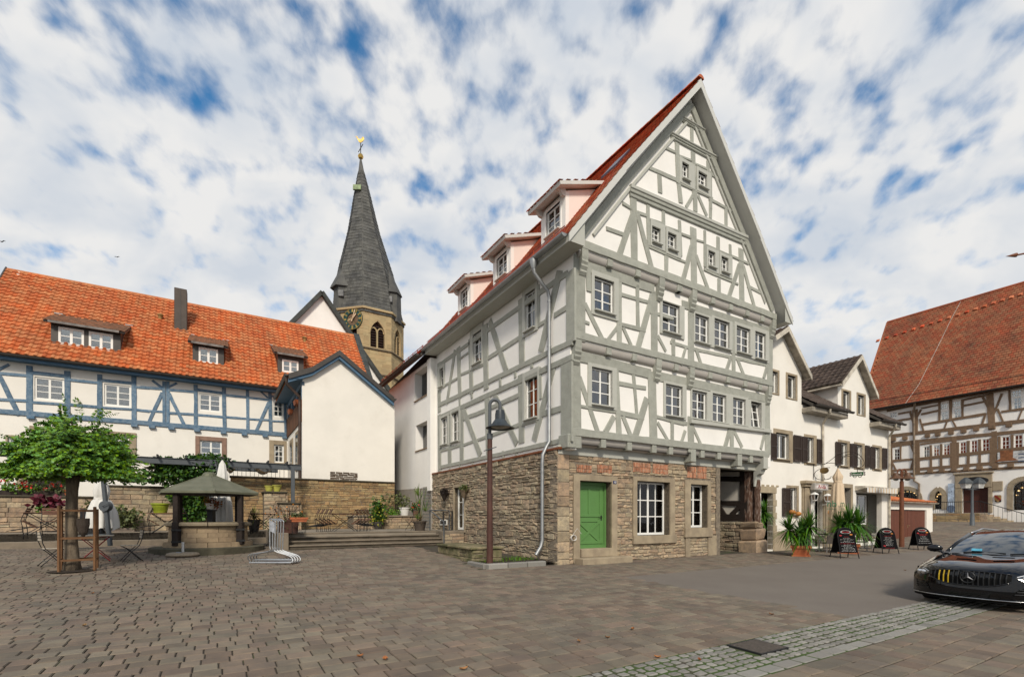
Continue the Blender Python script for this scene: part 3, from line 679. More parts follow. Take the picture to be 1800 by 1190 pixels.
j2 = [F1.zh(t, x, y)[0] for (t, x, y) in (('C', 425, 155), ('C', 680, 225), ('C', 1095, 325), ('D', 355, 120), ('D', 535, 155), ('D', 705, 185), ('D', 850, 215))]
jetty(F1, F2, z2 - .02, j2, UR2)
j1 = [F1.zh(t, x, y)[0] for (t, x, y) in (('C', 400, 1065), ('C', 660, 1095), ('C', 905, 1130), ('C', 1072, 1150), ('D', 310, 885), ('D', 475, 900), ('D', 795, 915))]
jetty(F0, F1, z1 - .02, j1, UR1, h=.3)
for (t, x, y) in (('A', 180, 300), ('A', 945, 560), ('B', 168, 440), ('B', 880, 660)): console(F2, F2.zh(t, x, y)[0] if t == 'A' and x < 300 else min(F2.zh(t, x, y)[0], UR2 - .13), z3 - .02, .78, .2)
for (t, x, y) in (('C', 115, 200), ('C', 915, 380), ('D', 170, 180), ('D', 965, 340)): console(F1, min(max(F1.zh(t, x, y)[0], .25), UR1 - .13), z2 - .02, .78, .2)
for (t, x, y, h) in (('D', 140, 915, .5), ('D', 600, 930, .5)):
    s = F0.zh(t, x, y)[0]; mb = MB(); mb.cbox(s - .14, s + .14, -.1, .4, z1 - .02 - h, z1 - .02, .02, F0.w); mb.build('bracket', timber, MH)
# big plate over the stone storey and the curved corner bracket at the passage
UG = F0.hit(1258, 900)[0]     # right end of the stone front
ZB = F0.zh('S', 1000, 240)[1]
mb = MB(); mb.cbox(.02, UR1 - .05, -.3, .04, ZB, z1 - .3, .02, F0.w); mb.build('front_plate', board, MH)
prof = [(0, 0), (.46, 0), (.46, -.5), (.34, -.56), (.28, -.7), (.12, -.8), (.06, -1.0), (.04, -1.25), (0, -1.25)]
mb = MB(); mb.prism(prof, lambda o, z: F0.w(UR1 - .42, o - .05, z1 - .02 + z), lambda o, z: F0.w(UR1 - .1, o - .05, z1 - .02 + z)); mb.build('corner_bracket', board, MH)
# corner post foot on the left front
mb = MB(); mb.cbox(.1, .42, -.1, .42, z1b - .12, z1 + .02, .02, F0.w); mb.build('bracket', timber, MH)
# -- stone ground floor
zs_top = ZB + .02
dl, dt_ = F0.zh('dr', 100, 350); dr_, db = F0.zh('dr', 350, 1000)
dfl = F0.zh('dr', 40, 288); dfr = F0.zh('dr', 455, 1085)
door_h = (dfl[0], dfr[0], -.2, dfl[1])
w1a, w1b = F0.zh('S', 682, 365), F0.zh('S', 930, 770); w1f = (F0.zh('S', 652, 330), F0.zh('S', 970, 825))
w2a, w2b = F0.zh('S', 1085, 390), F0.zh('S', 1215, 715); w2f = (F0.zh('S', 1042, 355), F0.zh('S', 1240, 780))
h1 = (w1f[0][0], w1f[1][0], w1f[1][1], w1f[0][1]); h2 = (w2f[0][0], w2f[1][0], w2f[1][1], w2f[0][1])
jl = (F0.zh('S', 1048, 800)[0], F0.zh('S', 1082, 800)[0], -.1, h2[2] + .02); jr = (F0.zh('S', 1218, 800)[0], UG + .02, -.1, F0.zh('S', 1230, 778)[1])
bricks = []
for (t, x0, y0, x1, y1) in (('dr', 75, 195, 218, 278), ('dr', 272, 195, 410, 282), ('S', 655, 222, 785, 305), ('S', 805, 235, 920, 318), ('S', 1062, 255, 1130, 345), ('S', 1140, 255, 1210, 350)):
    a = F0.zh(t, x0, y0); b = F0.zh(t, x1, y1); bricks.append((a[0], b[0], b[1], a[1]))
inset = [(dl, dr_ + .25, -.2, dt_), (w1a[0], w1b[0], w1b[1], w1a[1]), (w2a[0], w2b[0], w2b[1], w2a[1])]
wall(F0, [(0, -.3), (UG, -.3), (UG, zs_top), (0, zs_top)], [(dl, dfr[0] - .26, -.25, dt_), inset[1], inset[2]], mortar, MH, name='stone_wall', o=-.02, thick=.5)
cu = F0.zh('S', 175, 300)[0]
hs_ = [door_h, h1, h2, jl, jr] + bricks
sts = courses(F0, cu, UG, -.1, zs_top, hs_, (.07, .2), (.14, .5), (-.012, .022), gap=.012, b=.02, j=.02, rnd=random.Random(21))
sts += courses(F0, .0, cu, -.1, zs_top, [], (.3, .5), (.5, .6), (.01, .03), gap=.012, b=.02, j=.008, rnd=random.Random(22))
zll = LT.zh('H', 800, 1030)[1]
dsl = (LS.zh('H', 95, 1190)[0])
LSW = [LS.hit(803, 873), LS.hit(816, 930)]     # side door, traced from the photo
sd_hole = (LS.hit(818, 940)[0], LS.hit(797, 940)[0], .9, LS.hit(805, 851)[1])
ltop = zl - .06
wall(LS, [(0, -.3), (VEND, -.3), (VEND, ltop), (0, ltop)], [(sd_hole[0] + .12, sd_hole[1] - .1, .93, sd_hole[3] - .15)], mortar, MH, name='stone_wall', o=-.02, thick=.4)
sts2 = courses(LS, 0, VEND, -.1, ltop, [sd_hole], (.06, .2), (.14, .55), (-.012, .024), gap=.012, b=.02, j=.024, rnd=random.Random(23), zb=lambda s: g(*uv(0, s)) - .05)
pieces('stone', 'stone_field', sts, stone, MH, limit=170); pieces('stone', 'stone_field', sts2, stone_g, MH, limit=130)
bi = []
for (a, b, c, d) in bricks:
    n = max(4, int((b - a) / .075))
    for i in range(n):
        for k in range(2):
            m = MB(); lean = .012 * (i - n / 2); m.cbox(a + (b - a) * i / n + .006, a + (b - a) * (i + 1) / n - .006, -.05, R.uniform(0, .02), c + (d - c) * k / 2 + .004, c + (d - c) * (k + 1) / 2 - .004, .006, F0.w, .005); bi.append((m.v, m.f))
pieces('brick', 'brick_field', bi, brick, MH)
mb = MB(); mb.cbox(-.12, VEND, -.1, .035, ltop - .03, ltop + .05, .01, LS.w); mb.build('cover_strip', mat('copper_brown', (.23, .075, .03), .5, metal=.4, nf=.2, ns=4), MH)
# door surround, door, steps
mb = MB(); mb.cbox(dfl[0], dl, -.3, .05, .0, dfl[1], .012, F0.w); mb.cbox(dfr[0] - .26, dfr[0], -.3, .05, .0, dfl[1] - .002, .012, F0.w); mb.cbox(dl, dfr[0] - .26, -.3, .048, dt_, dfl[1] - .001, .012, F0.w)
mb.build('door_surround', sandstone, MH)
dL, dR, dB, dT = dl, dfr[0] - .26, db + .02, dt_; dj = .3
green = mat('green_door_paint', (.10, .225, .065), .45, nf=.08, ns=3)
mb = MB(); mb.cbox(dL, dR, -dj - .06, -dj, dB, dT, .005, F0.w); door = mb.build('door', green, MH)
ww = dR - dL; hh = dT - dB; X = lambda f: dL + ww * f; Y_ = lambda f: dB + hh * f
def dbar(x0, x1, y0, y1, o=.025, nm='rail'): m = MB(); m.cbox(X(x0), X(x1), -dj, -dj + o, Y_(y0), Y_(y1), .006, F0.w); m.build(nm, green, door)
for q in ((0, .055, 0, 1), (.945, 1, 0, 1), (.055, .945, .955, 1), (.055, .945, 0, .045)): dbar(*q, o=.05, nm='door_frame')
for q in ((.09, .15, .07, .93), (.80, .90, .07, .93), (.44, .5, .52, .9), (.15, .80, .89, .93), (.15, .8, .475, .52), (.15, .8, .40, .445), (.15, .8, .07, .11)): dbar(*q)
for (a, b) in (((.16, .11), (.79, .40)), ((.16, .40), (.79, .11))):
    m = MB(); m.bar(F0.w(X(a[0]), -dj + .012 + a[1] * .003, Y_(a[1])), F0.w(X(b[0]), -dj + .012, Y_(b[1])), .09, .03, up=V((F0.n.x, F0.n.y, 0))); m.build('brace', green, door)
m = MB(); m.tube([F0.w(X(.85), -dj + .0, Y_(.475)), F0.w(X(.85), -dj + .08, Y_(.475)), F0.w(X(.72), -dj + .085, Y_(.475))], .012, 6); m.cbox(X(.83), X(.87), -dj, -dj + .03, Y_(.42), Y_(.5), .004, F0.w); m.build('handle', black_iron, door)
m = MB(); m.cbox(dL + .02, dR - .02, -.35, .1, .19, dB + .02, .015, F0.w); m.build('step', sandstone, MH)
m = MB(); m.cbox(dfl[0] + .02, dfr[0] + .28, -.05, .5, -.1, .19, .02, F0.w); m.build('step', sandstone, MH)
m = MB(); a_ = F0.zh('dr', 410, 350); b_ = F0.zh('dr', 442, 383); m.cbox(a_[0], b_[0], .05, .058, b_[1], a_[1], .002, F0.w); m.build('number_plate', mat('blue_enamel', (.03, .035, .11), .4), MH)
text('10', F0.w((a_[0] + b_[0]) / 2, .0605, (a_[1] + b_[1]) / 2), (A.x, A.y, 0), (0, 0, 1), (a_[1] - b_[1]) * .62, white_paint, MH)
glass_lo = glassmat('clear_glass', (.8, .82, .82), 1.55)
# ground floor windows
def gw(a, b, f, cols, split, jw):
    (s0, zt), (s1, zb_) = a, b
    mb = MB(); mb.cbox(f[0][0], s0, -.3, .045, f[1][1], f[0][1], .012, F0.w); mb.cbox(s1, f[1][0] - .02, -.3, .045, f[1][1], f[0][1] - .001, .012, F0.w)
    mb.cbox(s0, s1, -.3, .043, zt, f[0][1] - .002, .012, F0.w); mb.cbox(f[0][0] - .03, f[1][0] + .02, -.3, .09, f[1][1] - .02, zb_, .012, F0.w); mb.build('stone_surround', sandstone, MH)
    window(F0, (s0, zt), (s1, zb_), MH, cols, 3, rec=.26, fw=.07, bw=.035, sill=False, split=split, glassm=glass_lo)
gw(w1a, w1b, w1f, 4, [0, .34, .67, 1], 0); gw(w2a, w2b, w2f, 2, [0, .34, .67, 1], 0)
for q in (jl, jr): m = MB(); m.cbox(q[0], q[1], -.3, .04, q[2], q[3], .012, F0.w); m.build('jamb_stone', sandstone, MH)
# side door on the left wall
(sa, sb_, sz0, sz1) = sd_hole
m = MB(); m.cbox(sa, sa + .12, -.3, .03, .85, sz1, .012, LS.w); m.cbox(sb_ - .1, sb_, -.3, .03, .85, sz1 - .001, .012, LS.w); m.cbox(sa + .12, sb_ - .1, -.3, .028, sz1 - .15, sz1 - .002, .012, LS.w); m.build('door_surround', sandstone, MH)
window(LS, (sa + .12, sz1 - .15), (sb_ - .1, .95), MH, 2, 3, rec=.18, fw=.09, sill=False, name='glazed_door', curtain=1)
# -- passage at the right end: side wall of the neighbour, dark timbers, stone pier with oak post
px0, px1 = UG, UR1
PW = Plane(uv(UR1 - .3, 0), B)
m = MB(); pb = uv(0, 2.9)
PB = Plane(uv(UR1 - .3, 0), B)
wall(PB, [(.8, -.1), (3.4, -.1), (3.4, 4.4), (.8, 4.4)], [], mat('passage_plaster', (.62, .58, .52), .9, nf=.2, ns=2), MH, thick=.2)
for t in ((270, 110, 390, 250, .22),): pass
beams(PB, '''ga 105 350 400 350 .2;ga 105 590 400 590 .2;ga 105 730 400 735 .28;ga 105 260 400 250 .2;ga 110 580 190 700 .18;ga 385 580 270 700 .18;ga 385 240 390 760 .3''', dark_wood, MH, o1=.06)
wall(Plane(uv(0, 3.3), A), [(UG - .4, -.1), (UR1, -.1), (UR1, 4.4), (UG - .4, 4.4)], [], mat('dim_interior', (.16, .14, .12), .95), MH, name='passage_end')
pst = courses(PB, .6, 3.3, -.1, PB.zh('ga', 200, 775)[1], [], (.12, .25), (.25, .5), (.08, .13), rnd=random.Random(31)); pieces('stone', 'stone_field', pst, stone_g, MH, limit=12)
WI = Plane(uv(UG, 0), B); wall(WI, [(-.02, -.2), (3, -.2), (3, zs_top), (-.02, zs_top)], [], mortar, MH, o=-.01)
m = MB(); m.add([V((*uv(UG, .0), z1 - .5)), V((*uv(UR1, .0), z1 - .5)), V((*uv(UR1, 3), z1 - .5)), V((*uv(UG, 3), z1 - .5))], [(0, 1, 2, 3)]); m.build('passage_ceiling', dark_wood, MH)
pr0 = F0.zh('ga', 492, 800)[0] - .06; zp = F0.zh('ga', 500, 775)[1]; pr1 = F0.zh('ga', 578, 800)[0]
zc = [0 - .1, .52, 1.02, zp]
for i in range(3):
    m = MB(); e = (.05, 0, -.03)[i]; m.cbox(pr0 - e, pr1 + e * .6, -.75 - e, .12 + e, zc[i], zc[i + 1] - .012, .07, F0.w, .05); m.build('pier_block', stone, MH, smooth=False)
zt_ = F0.zh('ga', 500, 380)[1]
def wob_post(s, o, w, z0, z1_, n=9):
    m = MB(); m.tube([F0.w(s + R.uniform(-.015, .015), o + R.uniform(-.015, .015), z0 + (z1_ - z0) * i / n) for i in range(n + 1)], [w * R.uniform(.93, 1.05) for i in range(n + 1)], 7); m.build('oak_post', old_wood, MH)
wob_post(F0.hit(*Z('ga', 438, 600), -.42)[0] - .02, -.42, .23, zp - .02, z1 - .5); wob_post(F0.zh('ga', 526, 600)[0], -.05, .15, zp - .02, zt_ + .1)
# -- roof
ov0, ov1 = -1.08, VEND + .05
def rp(u, v, z): q = uv(u, v); return V((q.x, q.y, z))
for sgn in (-1, 1):
    for (d0, za, d1, zb_) in ((0, zr, half_k, zk), (half_k, zk, half_e, ze)):
        slab([rp(um + sgn * d1, ov0, zb_), rp(um + sgn * d1, ov1, zb_), rp(um + sgn * d0, ov1, za), rp(um + sgn * d0, ov0, za)], .14, board_lt, MH)
        nb = 2 if sgn < 0 else 1
        e2 = (rp(um + sgn * d0, 0, za) - rp(um + sgn * d1, 0, zb_)); Ly = e2.length; e2.normalize(); e1 = V((B.x, B.y, 0)); nn = e1.cross(e2); nn = nn if nn.z > 0 else -nn
        tl = pantiles(rp(um + sgn * d1, ov0 - .04, zb_) + nn * .012, e1, e2, nn, ov1 - ov0 + .06, Ly, .19 if sgn < 0 else .38, .165 if sgn < 0 else .33, .016, flat=True)
        pieces('roof_tile', 'roof_tiles', tl, tile_rd, MH, limit=0)
        # verge board
        m = MB(); a_, b_ = rp(um + sgn * d1, ov0 - .035, zb_), rp(um + sgn * d0, ov0 - .035, za); dn = V((0, 0, -1))
        m.hexa([a_ + dn * .26, b_ + dn * .30, b_ + dn * .30 + e1 * .034, a_ + dn * .26 + e1 * .034, a_ - dn * .0, b_, b_ + e1 * .034, a_ + e1 * .034]); m.build('verge_board', board_lt, MH)
for i in range(34):
    v = ov0 - .05 + (ov1 - ov0) * i / 34; m = MB()
    pts = [(.15 * cos(a), .12 * sin(a)) for a in [pi * k / 6 for k in range(7)]]
    vs = [rp(um + p, v + e, zr + .01 + q + (.012 if e == 0 else 0)) for e in (0, .36) for p, q in pts]
    m.add(vs, [(k, k + 1, 8 + k, 7 + k) for k in range(6)] + [tuple(range(7))]); m.build('ridge_tile', tile_rd, MH, fix=False)
# eaves soffit, gutter, snow guard, downpipe on the left
so = MB(); so.add([rp(UE0 + .02, ov0, ze - .22), rp(UL - .04, ov0, ze - .22 + .0), rp(UL - .04, ov1, ze - .22), rp(UE0 + .02, ov1, ze - .22)], [(0, 1, 2, 3)]); so.add([rp(UE0 + .02, ov0, ze - .22), rp(UE0 + .02, ov1, ze - .22), rp(UE0 + .02, ov1, ze - .02), rp(UE0 + .02, ov0, ze - .02)], [(0, 1, 2, 3)])
so.add([rp(UE0 + .02, ov0 + .01, ze - .22), rp(UL, ov0 + .01, ze - .22), rp(UL, ov0 + .01, roof_z(UL) - .16), rp(UE0 + .02, ov0 + .01, ze - .14)], [(0, 1, 2, 3)])
so.build('eaves_soffit', board, MH)
so = MB(); so.add([rp(UE1 - .02, ov0, ze - .22), rp(UR3, ov0, ze - .22), rp(UR3, ov1, ze - .22), rp(UE1 - .02, ov1, ze - .22)], [(0, 1, 2, 3)]); so.add([rp(UE1 - .02, ov0 + .01, ze - .22), rp(UR3, ov0 + .01, ze - .22), rp(UR3, ov0 + .01, roof_z(UR3) - .16), rp(UE1 - .02, ov0 + .01, ze - .14)], [(0, 1, 2, 3)]); so.build('eaves_soffit', board, MH)
def gutter(p0, p1, r, m_, parent, side, name='gutter'):
    """half-round gutter from p0 to p1, side = horizontal unit away from the wall"""
    p0 = V(p0); p1 = V(p1); sd_ = V((side[0], side[1], 0)); n = 9; vs = []
    for p in (p0, p1): vs += [p + sd_ * (-r * cos(pi * k / (n - 1))) + V((0, 0, -r * sin(pi * k / (n - 1)))) for k in range(n)]
    for p in (p0, p1): vs += [p + sd_ * (-r * .88 * cos(pi * k / (n - 1))) + V((0, 0, -r * .88 * sin(pi * k / (n - 1)))) for k in range(n)]
    fs = [(k, k + 1, n + k + 1, n + k) for k in range(n - 1)] + [(2 * n + k, 3 * n + k, 3 * n + k + 1, 2 * n + k + 1) for k in range(n - 1)] + [(0, n, 3 * n, 2 * n), (n - 1, 3 * n - 1, 4 * n - 1, 2 * n - 1)]
    fs += [tuple(range(n)), tuple(range(2 * n - 1, n - 1, -1))]
    mb = MB(); mb.add(vs, fs); return mb.build(name, m_, parent, smooth=2)
gutter(rp(UE0 - .12, ov0 + .06, ze + .0), rp(UE0 - .12, ov1, ze + .0), .1, zinc, MH, (-A.x, -A.y)); gutter(rp(UE1 + .12, ov0 + .06, ze + .0), rp(UE1 + .12, ov1, ze), .1, zinc, MH, (A.x, A.y))
for i in range(9):
    m = MB(); v = ov0 + .9 + i * 1.15; m.tube([rp(UE0 + .13, v, roof_z(UE0 + .13) + .0), rp(UE0 + .11, v, roof_z(UE0 + .13) + .3)], .018, 5); m.build('guard_bracket', tile_rd, MH)
red_metal = mat('red_powder_coat', (.26, .045, .025), .5, nf=.1)
m = MB()
for h_ in (.08, .28): m.tube([rp(UE0 + .12, ov0 + .35, roof_z(UE0 + .12) + h_), rp(UE0 + .12, ov1, roof_z(UE0 + .12) + h_)], .013, 5)
for i in range(int((ov1 - ov0 - .4) / .07)): v = ov0 + .38 + i * .07; m.box(-.008, .008, -.008, .008, 0, .2, lambda a, b, c, v=v: rp(UE0 + .12 + a, v + b, roof_z(UE0 + .12) + .08 + c))
m.build('snow_guard', red_metal, MH)
vd = LT.zh('H', 745, 100)[0]; vd = .62
m = MB(); m.lathe([(.13, 0), (.13, -.1), (.07, -.3)], 10, rp(UE0 - .12, vd, ze - .06)); m.tube([rp(UE0 - .12, vd, ze - .3), rp(UE0 - .1, vd, ze - .48), rp(.06, vd, ze - .95), rp(.12, vd, ze - 1.15), rp(.12, vd, zl + .25), rp(.02, vd, zl + .1), rp(-.14, vd, zl - .2), rp(-.16, vd, zl - .5), rp(-.16, vd, .75), rp(-.22, vd, .55), rp(-.42, vd, .28)], .062, 10)
m.build('downpipe', zinc, MH, smooth=2)
for z_ in (ze - 1.3, 7.2, 5.2, 3.0, 1.7): m = MB(); m.lathe([(.07, 0), (.07, .05)], 10, rp(.12 if z_ > zl else -.16, vd, z_)); m.build('pipe_clip', zinc, MH)
# -- three shed dormers
UD = .42
DP = Plane(uv(UD, 0), B)
for (xr, yr, xl) in ((772, 385, 618), (425, 712, 313), (170, 965, 90)):
    v0, zt_ = DP.zh('M', xr, yr); v1 = DP.zh('M', xl, yr)[0]; zt_ = roof_z(UD) + 1.2
    zbm = roof_z(UD) - .05
    dw = (v0 + .3, zt_ - .16), (v1 - .3, zbm + .2)
    m0 = wall(DP, [(v0, zbm), (v1, zbm), (v1, zt_), (v0, zt_)], [(dw[0][0], dw[1][0], dw[1][1], dw[0][1])], plaster, MH, name='dormer_front', thick=.15)
    window(DP, dw[0], dw[1], MH, 2, 3, rec=.06, surround=((dw[0][0] - .09, dw[0][1] + .09), (dw[1][0] + .09, dw[1][1] - .06)), sm=plaster, so=.02, sillm=board_lt)
    # slope of the dormer roof meets the main roof
    sl = .33; uu = UD
    while zt_ + .18 + sl * (uu - UD) > roof_z(uu) + .02 and uu < um - .2: uu += .05
    zz_ = roof_z(uu)
    for v in (v0, v1):
        m = MB(); m.add([rp(UD, v, zbm), rp(UD, v, zt_), rp(uu, v, zz_ - .1)], [(0, 1, 2)]); m.build('dormer_cheek', plaster_pink, MH)
    a0, a1 = v0 - .25, v1 + .25; uf = UD - .42; zf = zt_ + .18 - sl * .42
    slab([rp(uf, a0, zf), rp(uf, a1, zf), rp(uu, a1, zz_ + .05), rp(uu, a0, zz_ + .05)], .11, board_lt, MH, name='dormer_roof')
    e2 = (rp(uu, 0, zz_ + .05) - rp(uf, 0, zf)); Ly = e2.length; e2.normalize(); e1 = V((B.x, B.y, 0)); nn = e1.cross(e2); nn = nn if nn.z > 0 else -nn
    pieces('roof_tile', 'roof_tiles', pantiles(rp(uf - .03, a0 - .03, zf) + nn * .012, e1, e2, nn, a1 - a0 + .06, Ly, .19, .165, .018, flat=True), tile_rd, MH, limit=0)
    for v in (v0 + .05, v1 - .05):
        m = MB(); m.prism([(0, 0), (.34, 0), (.34, -.08), (.22, -.12), (.12, -.22), (0, -.24)], lambda o, z, v=v: rp(UD - o, v - .06, zf + z - .04 + .05), lambda o, z, v=v: rp(UD - o, v + .06, zf + z - .04 + .05)); m.build('dormer_bracket', board_lt, MH)
# roof window on the upper slope
ua = um - half_k * .78; ub = um - half_k * .60
m = MB(); m.hexa([rp(ua, .2, roof_z(ua) + .02), rp(ua, 1.0, roof_z(ua) + .02), rp(ub, 1.0, roof_z(ub) + .02), rp(ub, .2, roof_z(ub) + .02), rp(ua, .2, roof_z(ua) + .12), rp(ua, 1.0, roof_z(ua) + .12), rp(ub, 1.0, roof_z(ub) + .12), rp(ub, .2, roof_z(ub) + .12)]); m.build('roof_window', mat('roof_window_frame', (.06, .035, .05), .3), MH)

# ------------------------------------------------------------------ white annex behind the house
AN1 = 18.0
ca = uv(1, 14); AX = thing('annex', 'plain white annex with deep square window recesses behind the timbered house', 'house', (ca.x, ca.y, 0))
AP = Plane(uv(.0, 0), B); AT = Plane(uv(-.12, 0), B)
zae = AP.hit(745, 640)[1]
ah = []
for (x0, y0, x1, y1) in ((729, 655, 752, 700), (731, 752, 753, 790)):
    a = AP.hit(x1, (y0 - 14)); b = AP.hit(x0, y1 + (6 if y0 < 700 else 3)); ah.append((a[0], b[0], b[1], a[1]))
lou = (AP.hit(758, 860)[0], AP.hit(744, 860)[0], .95, AP.hit(751, 855)[1])
wall(AP, [(VEND, -.2), (AN1, -.2), (AN1, zae), (VEND, zae)], ah + [lou], plaster, AX, thick=.45)
m = MB(); m.cbox(VEND + .0, AN1, -.02, .02, .6, AP.hit(755, 843)[1] - .2, .01, AP.w)
grey_pl = mat('grey_render', (.40, .36, .31), .95, nf=.25, ns=1.5, bump=.005, bs=30)
wall(AP, [(VEND, .6), (AN1, .6), (AN1, 3.25), (VEND, 3.05)], [lou], grey_pl, AX, name='plinth_render', o=.02, thick=.04)
for (a, b, c, d) in ah:
    m = MB(); m.cbox(a, b, -.46, -.42, c, d, .005, AP.w); m.build('dark_pane', glass_dark, AX); m = MB(); m.cbox(a - .03, b + .03, -.4, .06, c - .06, c, .01, AP.w); m.build('sill', mat('tan_sill', (.33, .23, .15), .7), AX)
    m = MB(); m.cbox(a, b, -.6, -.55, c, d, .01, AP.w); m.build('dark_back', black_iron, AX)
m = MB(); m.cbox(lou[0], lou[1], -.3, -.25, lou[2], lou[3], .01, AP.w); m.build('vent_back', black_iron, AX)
n_ = 13
for i in range(n_):
    z_ = lou[2] + (lou[3] - lou[2]) * (i + .5) / n_; m = MB(); m.box(lou[0], lou[1], -.12, .03, z_ - .02, z_ + .015, AP.w); m.build('louvre', mat('grey_louvre', (.25, .26, .26), .5), AX)
m = MB(); m.cbox(VEND - .02, VEND + .45, -.1, .10, zl - .9, zae, .01, AP.w); m.build('corner_pier', plaster, AX)
ze2 = zae + .12; zr2 = zr - 1.2
for sgn in (-1,):
    slab([rp(-.62, VEND + .06, ze2), rp(-.62, AN1 + .3, ze2), rp(um, AN1 + .3, zr2), rp(um, VEND + .06, zr2)], .16, dk_metal, AX)
    e2 = rp(um, 0, zr2) - rp(-.62, 0, ze2); Ly = e2.length; e2.normalize(); e1 = V((B.x, B.y, 0)); nn = e1.cross(e2); nn = nn if nn.z > 0 else -nn
    pieces('roof_tile', 'roof_tiles', pantiles(rp(-.66, VEND + .06, ze2) + nn * .012, e1, e2, nn, AN1 + .3 - VEND, Ly, .2, .17, .018, flat=True), tile_rd, AX, limit=0)
gutter(rp(-.76, VEND + .1, ze2 + .0), rp(-.76, AN1 + .3, ze2 + .0), .1, dk_metal, AX, (-A.x, -A.y))
m = MB()
for h_ in (.1, .26): m.tube([rp(-.4, VEND + .2, ze2 + .25 + h_), rp(-.4, AN1 + .3, ze2 + .25 + h_)], .02, 5)
for i in range(11): m.tube([rp(-.4, VEND + .3 + i * .7, ze2 + .2), rp(-.42, VEND + .3 + i * .7, ze2 + .54)], .02, 5)
m.build('snow_guard', red_metal, AX)
m = MB(); bkp = uv(0, AN1); m.add([rp(0, AN1, 0), rp(um * 2, AN1, 0), rp(um * 2, AN1, zae), rp(um, AN1, zr2 - .2), rp(0, AN1, zae)], [(0, 1, 2, 3, 4)]); m.build('back_wall', plaster, AX)
m = MB(); m.add([rp(um, VEND, zr2), rp(um * 2, VEND, zae), rp(um * 2, AN1, zae), rp(um, AN1, zr2)], [(0, 1, 2, 3)]); m.build('back_roof', tile_rd, AX)
# ------------------------------------------------------------------ terrace, steps, retaining walls
def ubox(name, u0, u1, v0, v1, z0, z1, m, parent=None, c=.02, **k):
    mb = MB(); f = lambda a, b, z: V((*uv(a, b), z)); mb.cbox(u0, u1, v0, v1, z0, z1, c, f); return mb.build(name, m, parent, **k)
tq = uv(-4, 10)
TERR = thing('terrace', 'raised stone terrace with four broad steps up from the square', 'terrace', (tq.x, tq.y, 0))
US = -7.15
ubox('terrace_floor', US, 0, TERR_V, WALL_V + .05, .0, TZ, terrace_m, TERR); ubox('terrace_floor', -30, US - .003, TERR_VL, WALL_V + .05, .0, TZ + .003, terrace_m, TERR)
for i in range(4):
    z_ = .36 + .1425 * (i + 1)
    for j in range(4):
        a = US + (US * -1 - 1.05) * j / 4; b = US + (US * -1 - 1.05) * (j + 1) / 4; v_ = TERR_V - .33 * (3 - i)
        ubox('riser', a + .002, b - .002, v_ + .035, v_ + .3, z_ - .16, z_ - .05, mat('shaded_riser', (.12, .098, .072), .95, nf=.4, ns=2.5, bump=.008, bs=30), TERR, .006); ubox('tread', a + .003, b - .003, v_ - .02, v_ + .42, z_ - .055, z_ + (.004 if i == 3 else 0), concrete, TERR, .012)  # riser colour darkened to stand for the shade below the treads
ubox('landing', -1.05, -.02, TERR_V - .75, TERR_V + .3, .0, TZ + .006, concrete, TERR, .02)
for i in range(2): ubox('low_step', -30, US - .3, TERR_VL - .32 * (1 - i), TERR_VL + .1, .1, TZ - .30 * (1 - i) + .005 * i, concrete, TERR, .02)
ubox('step_cheek', US - .35, US - .005, TERR_V - 1.1, TERR_VL, .1, TZ + .03, concrete, TERR, .02)
fst = courses(Plane(uv(0, TERR_V - .75), A), -1.05, -.03, .2, TZ - .12, [], (.14, .18), (.3, .5), (.0, .02), rnd=random.Random(41)); pieces('stone', 'stone_field', fst, stone, TERR)
def stonewall(name, label, v, u0, u1, z0, z1, hr, lr, seed, m=None, limit=300, thick=.5, cop=.08):
    q = uv((u0 + u1) / 2, v); T = thing(name, label, 'wall', (q.x, q.y, z0)); P = Plane(uv(0, v), A)
    ubox('wall_core', u0 + .01, u1 - .01, v + .02, v + thick, z0 - .1, z1, mortar, T, .01)
    s_ = courses(P, u0, u1, z0, z1, [], hr, lr, (-.01, .022), gap=.014, b=.015, j=.01, rnd=random.Random(seed)); pieces('stone', 'stone_field', s_, m or stone, T, limit=limit)
    ubox('coping', u0 - .03, u1 + .03, v - .07, v + thick + .02, z1, z1 + cop, mat('mossy_coping', (.085, .072, .05), .95, nf=.4, ns=3, bump=.01, bs=20), T, .02); return T
PWp = Plane(uv(0, WALL_V), A)
RWp = PWp
uR = PWp.hit(694, 850)[0]; uM = PWp.hit(405, 840)[0]; uN = PWp.hit(190, 856)[0]; uLf = PWp.hit(-60, 870)[0]
zT1 = PWp.hit(600, 846)[1]; zT2 = PWp.hit(250, 857)[1]; zT3 = PWp.hit(60, 874)[1]
wst = mat('ochre_wall_stone', (.36, .25, .125), .95, var=.24, hue=.012, col2=(.25, .175, .095), ns=4, bump=.03, bs=20, dirt=((.1, .08, .06), 4, .55, .75, .55))
stonewall('retaining_wall', 'tall ochre rubble retaining wall under the blank white wing wall', WALL_V, uM, uR, TZ, zT1, (.1, .19), (.2, .6), 51, wst)
stonewall('garden_wall', 'lower sandstone terrace wall behind the well and green pot', WALL_V, uN, uM - .04, TZ, zT2, (.14, .22), (.35, .8), 52, stone, 150)
stonewall('planter_wall', 'low sandstone wall with geranium boxes behind the tree', WALL_V, uLf, uN - .04, TZ, zT3, (.16, .24), (.4, .8), 53, stone, 120)
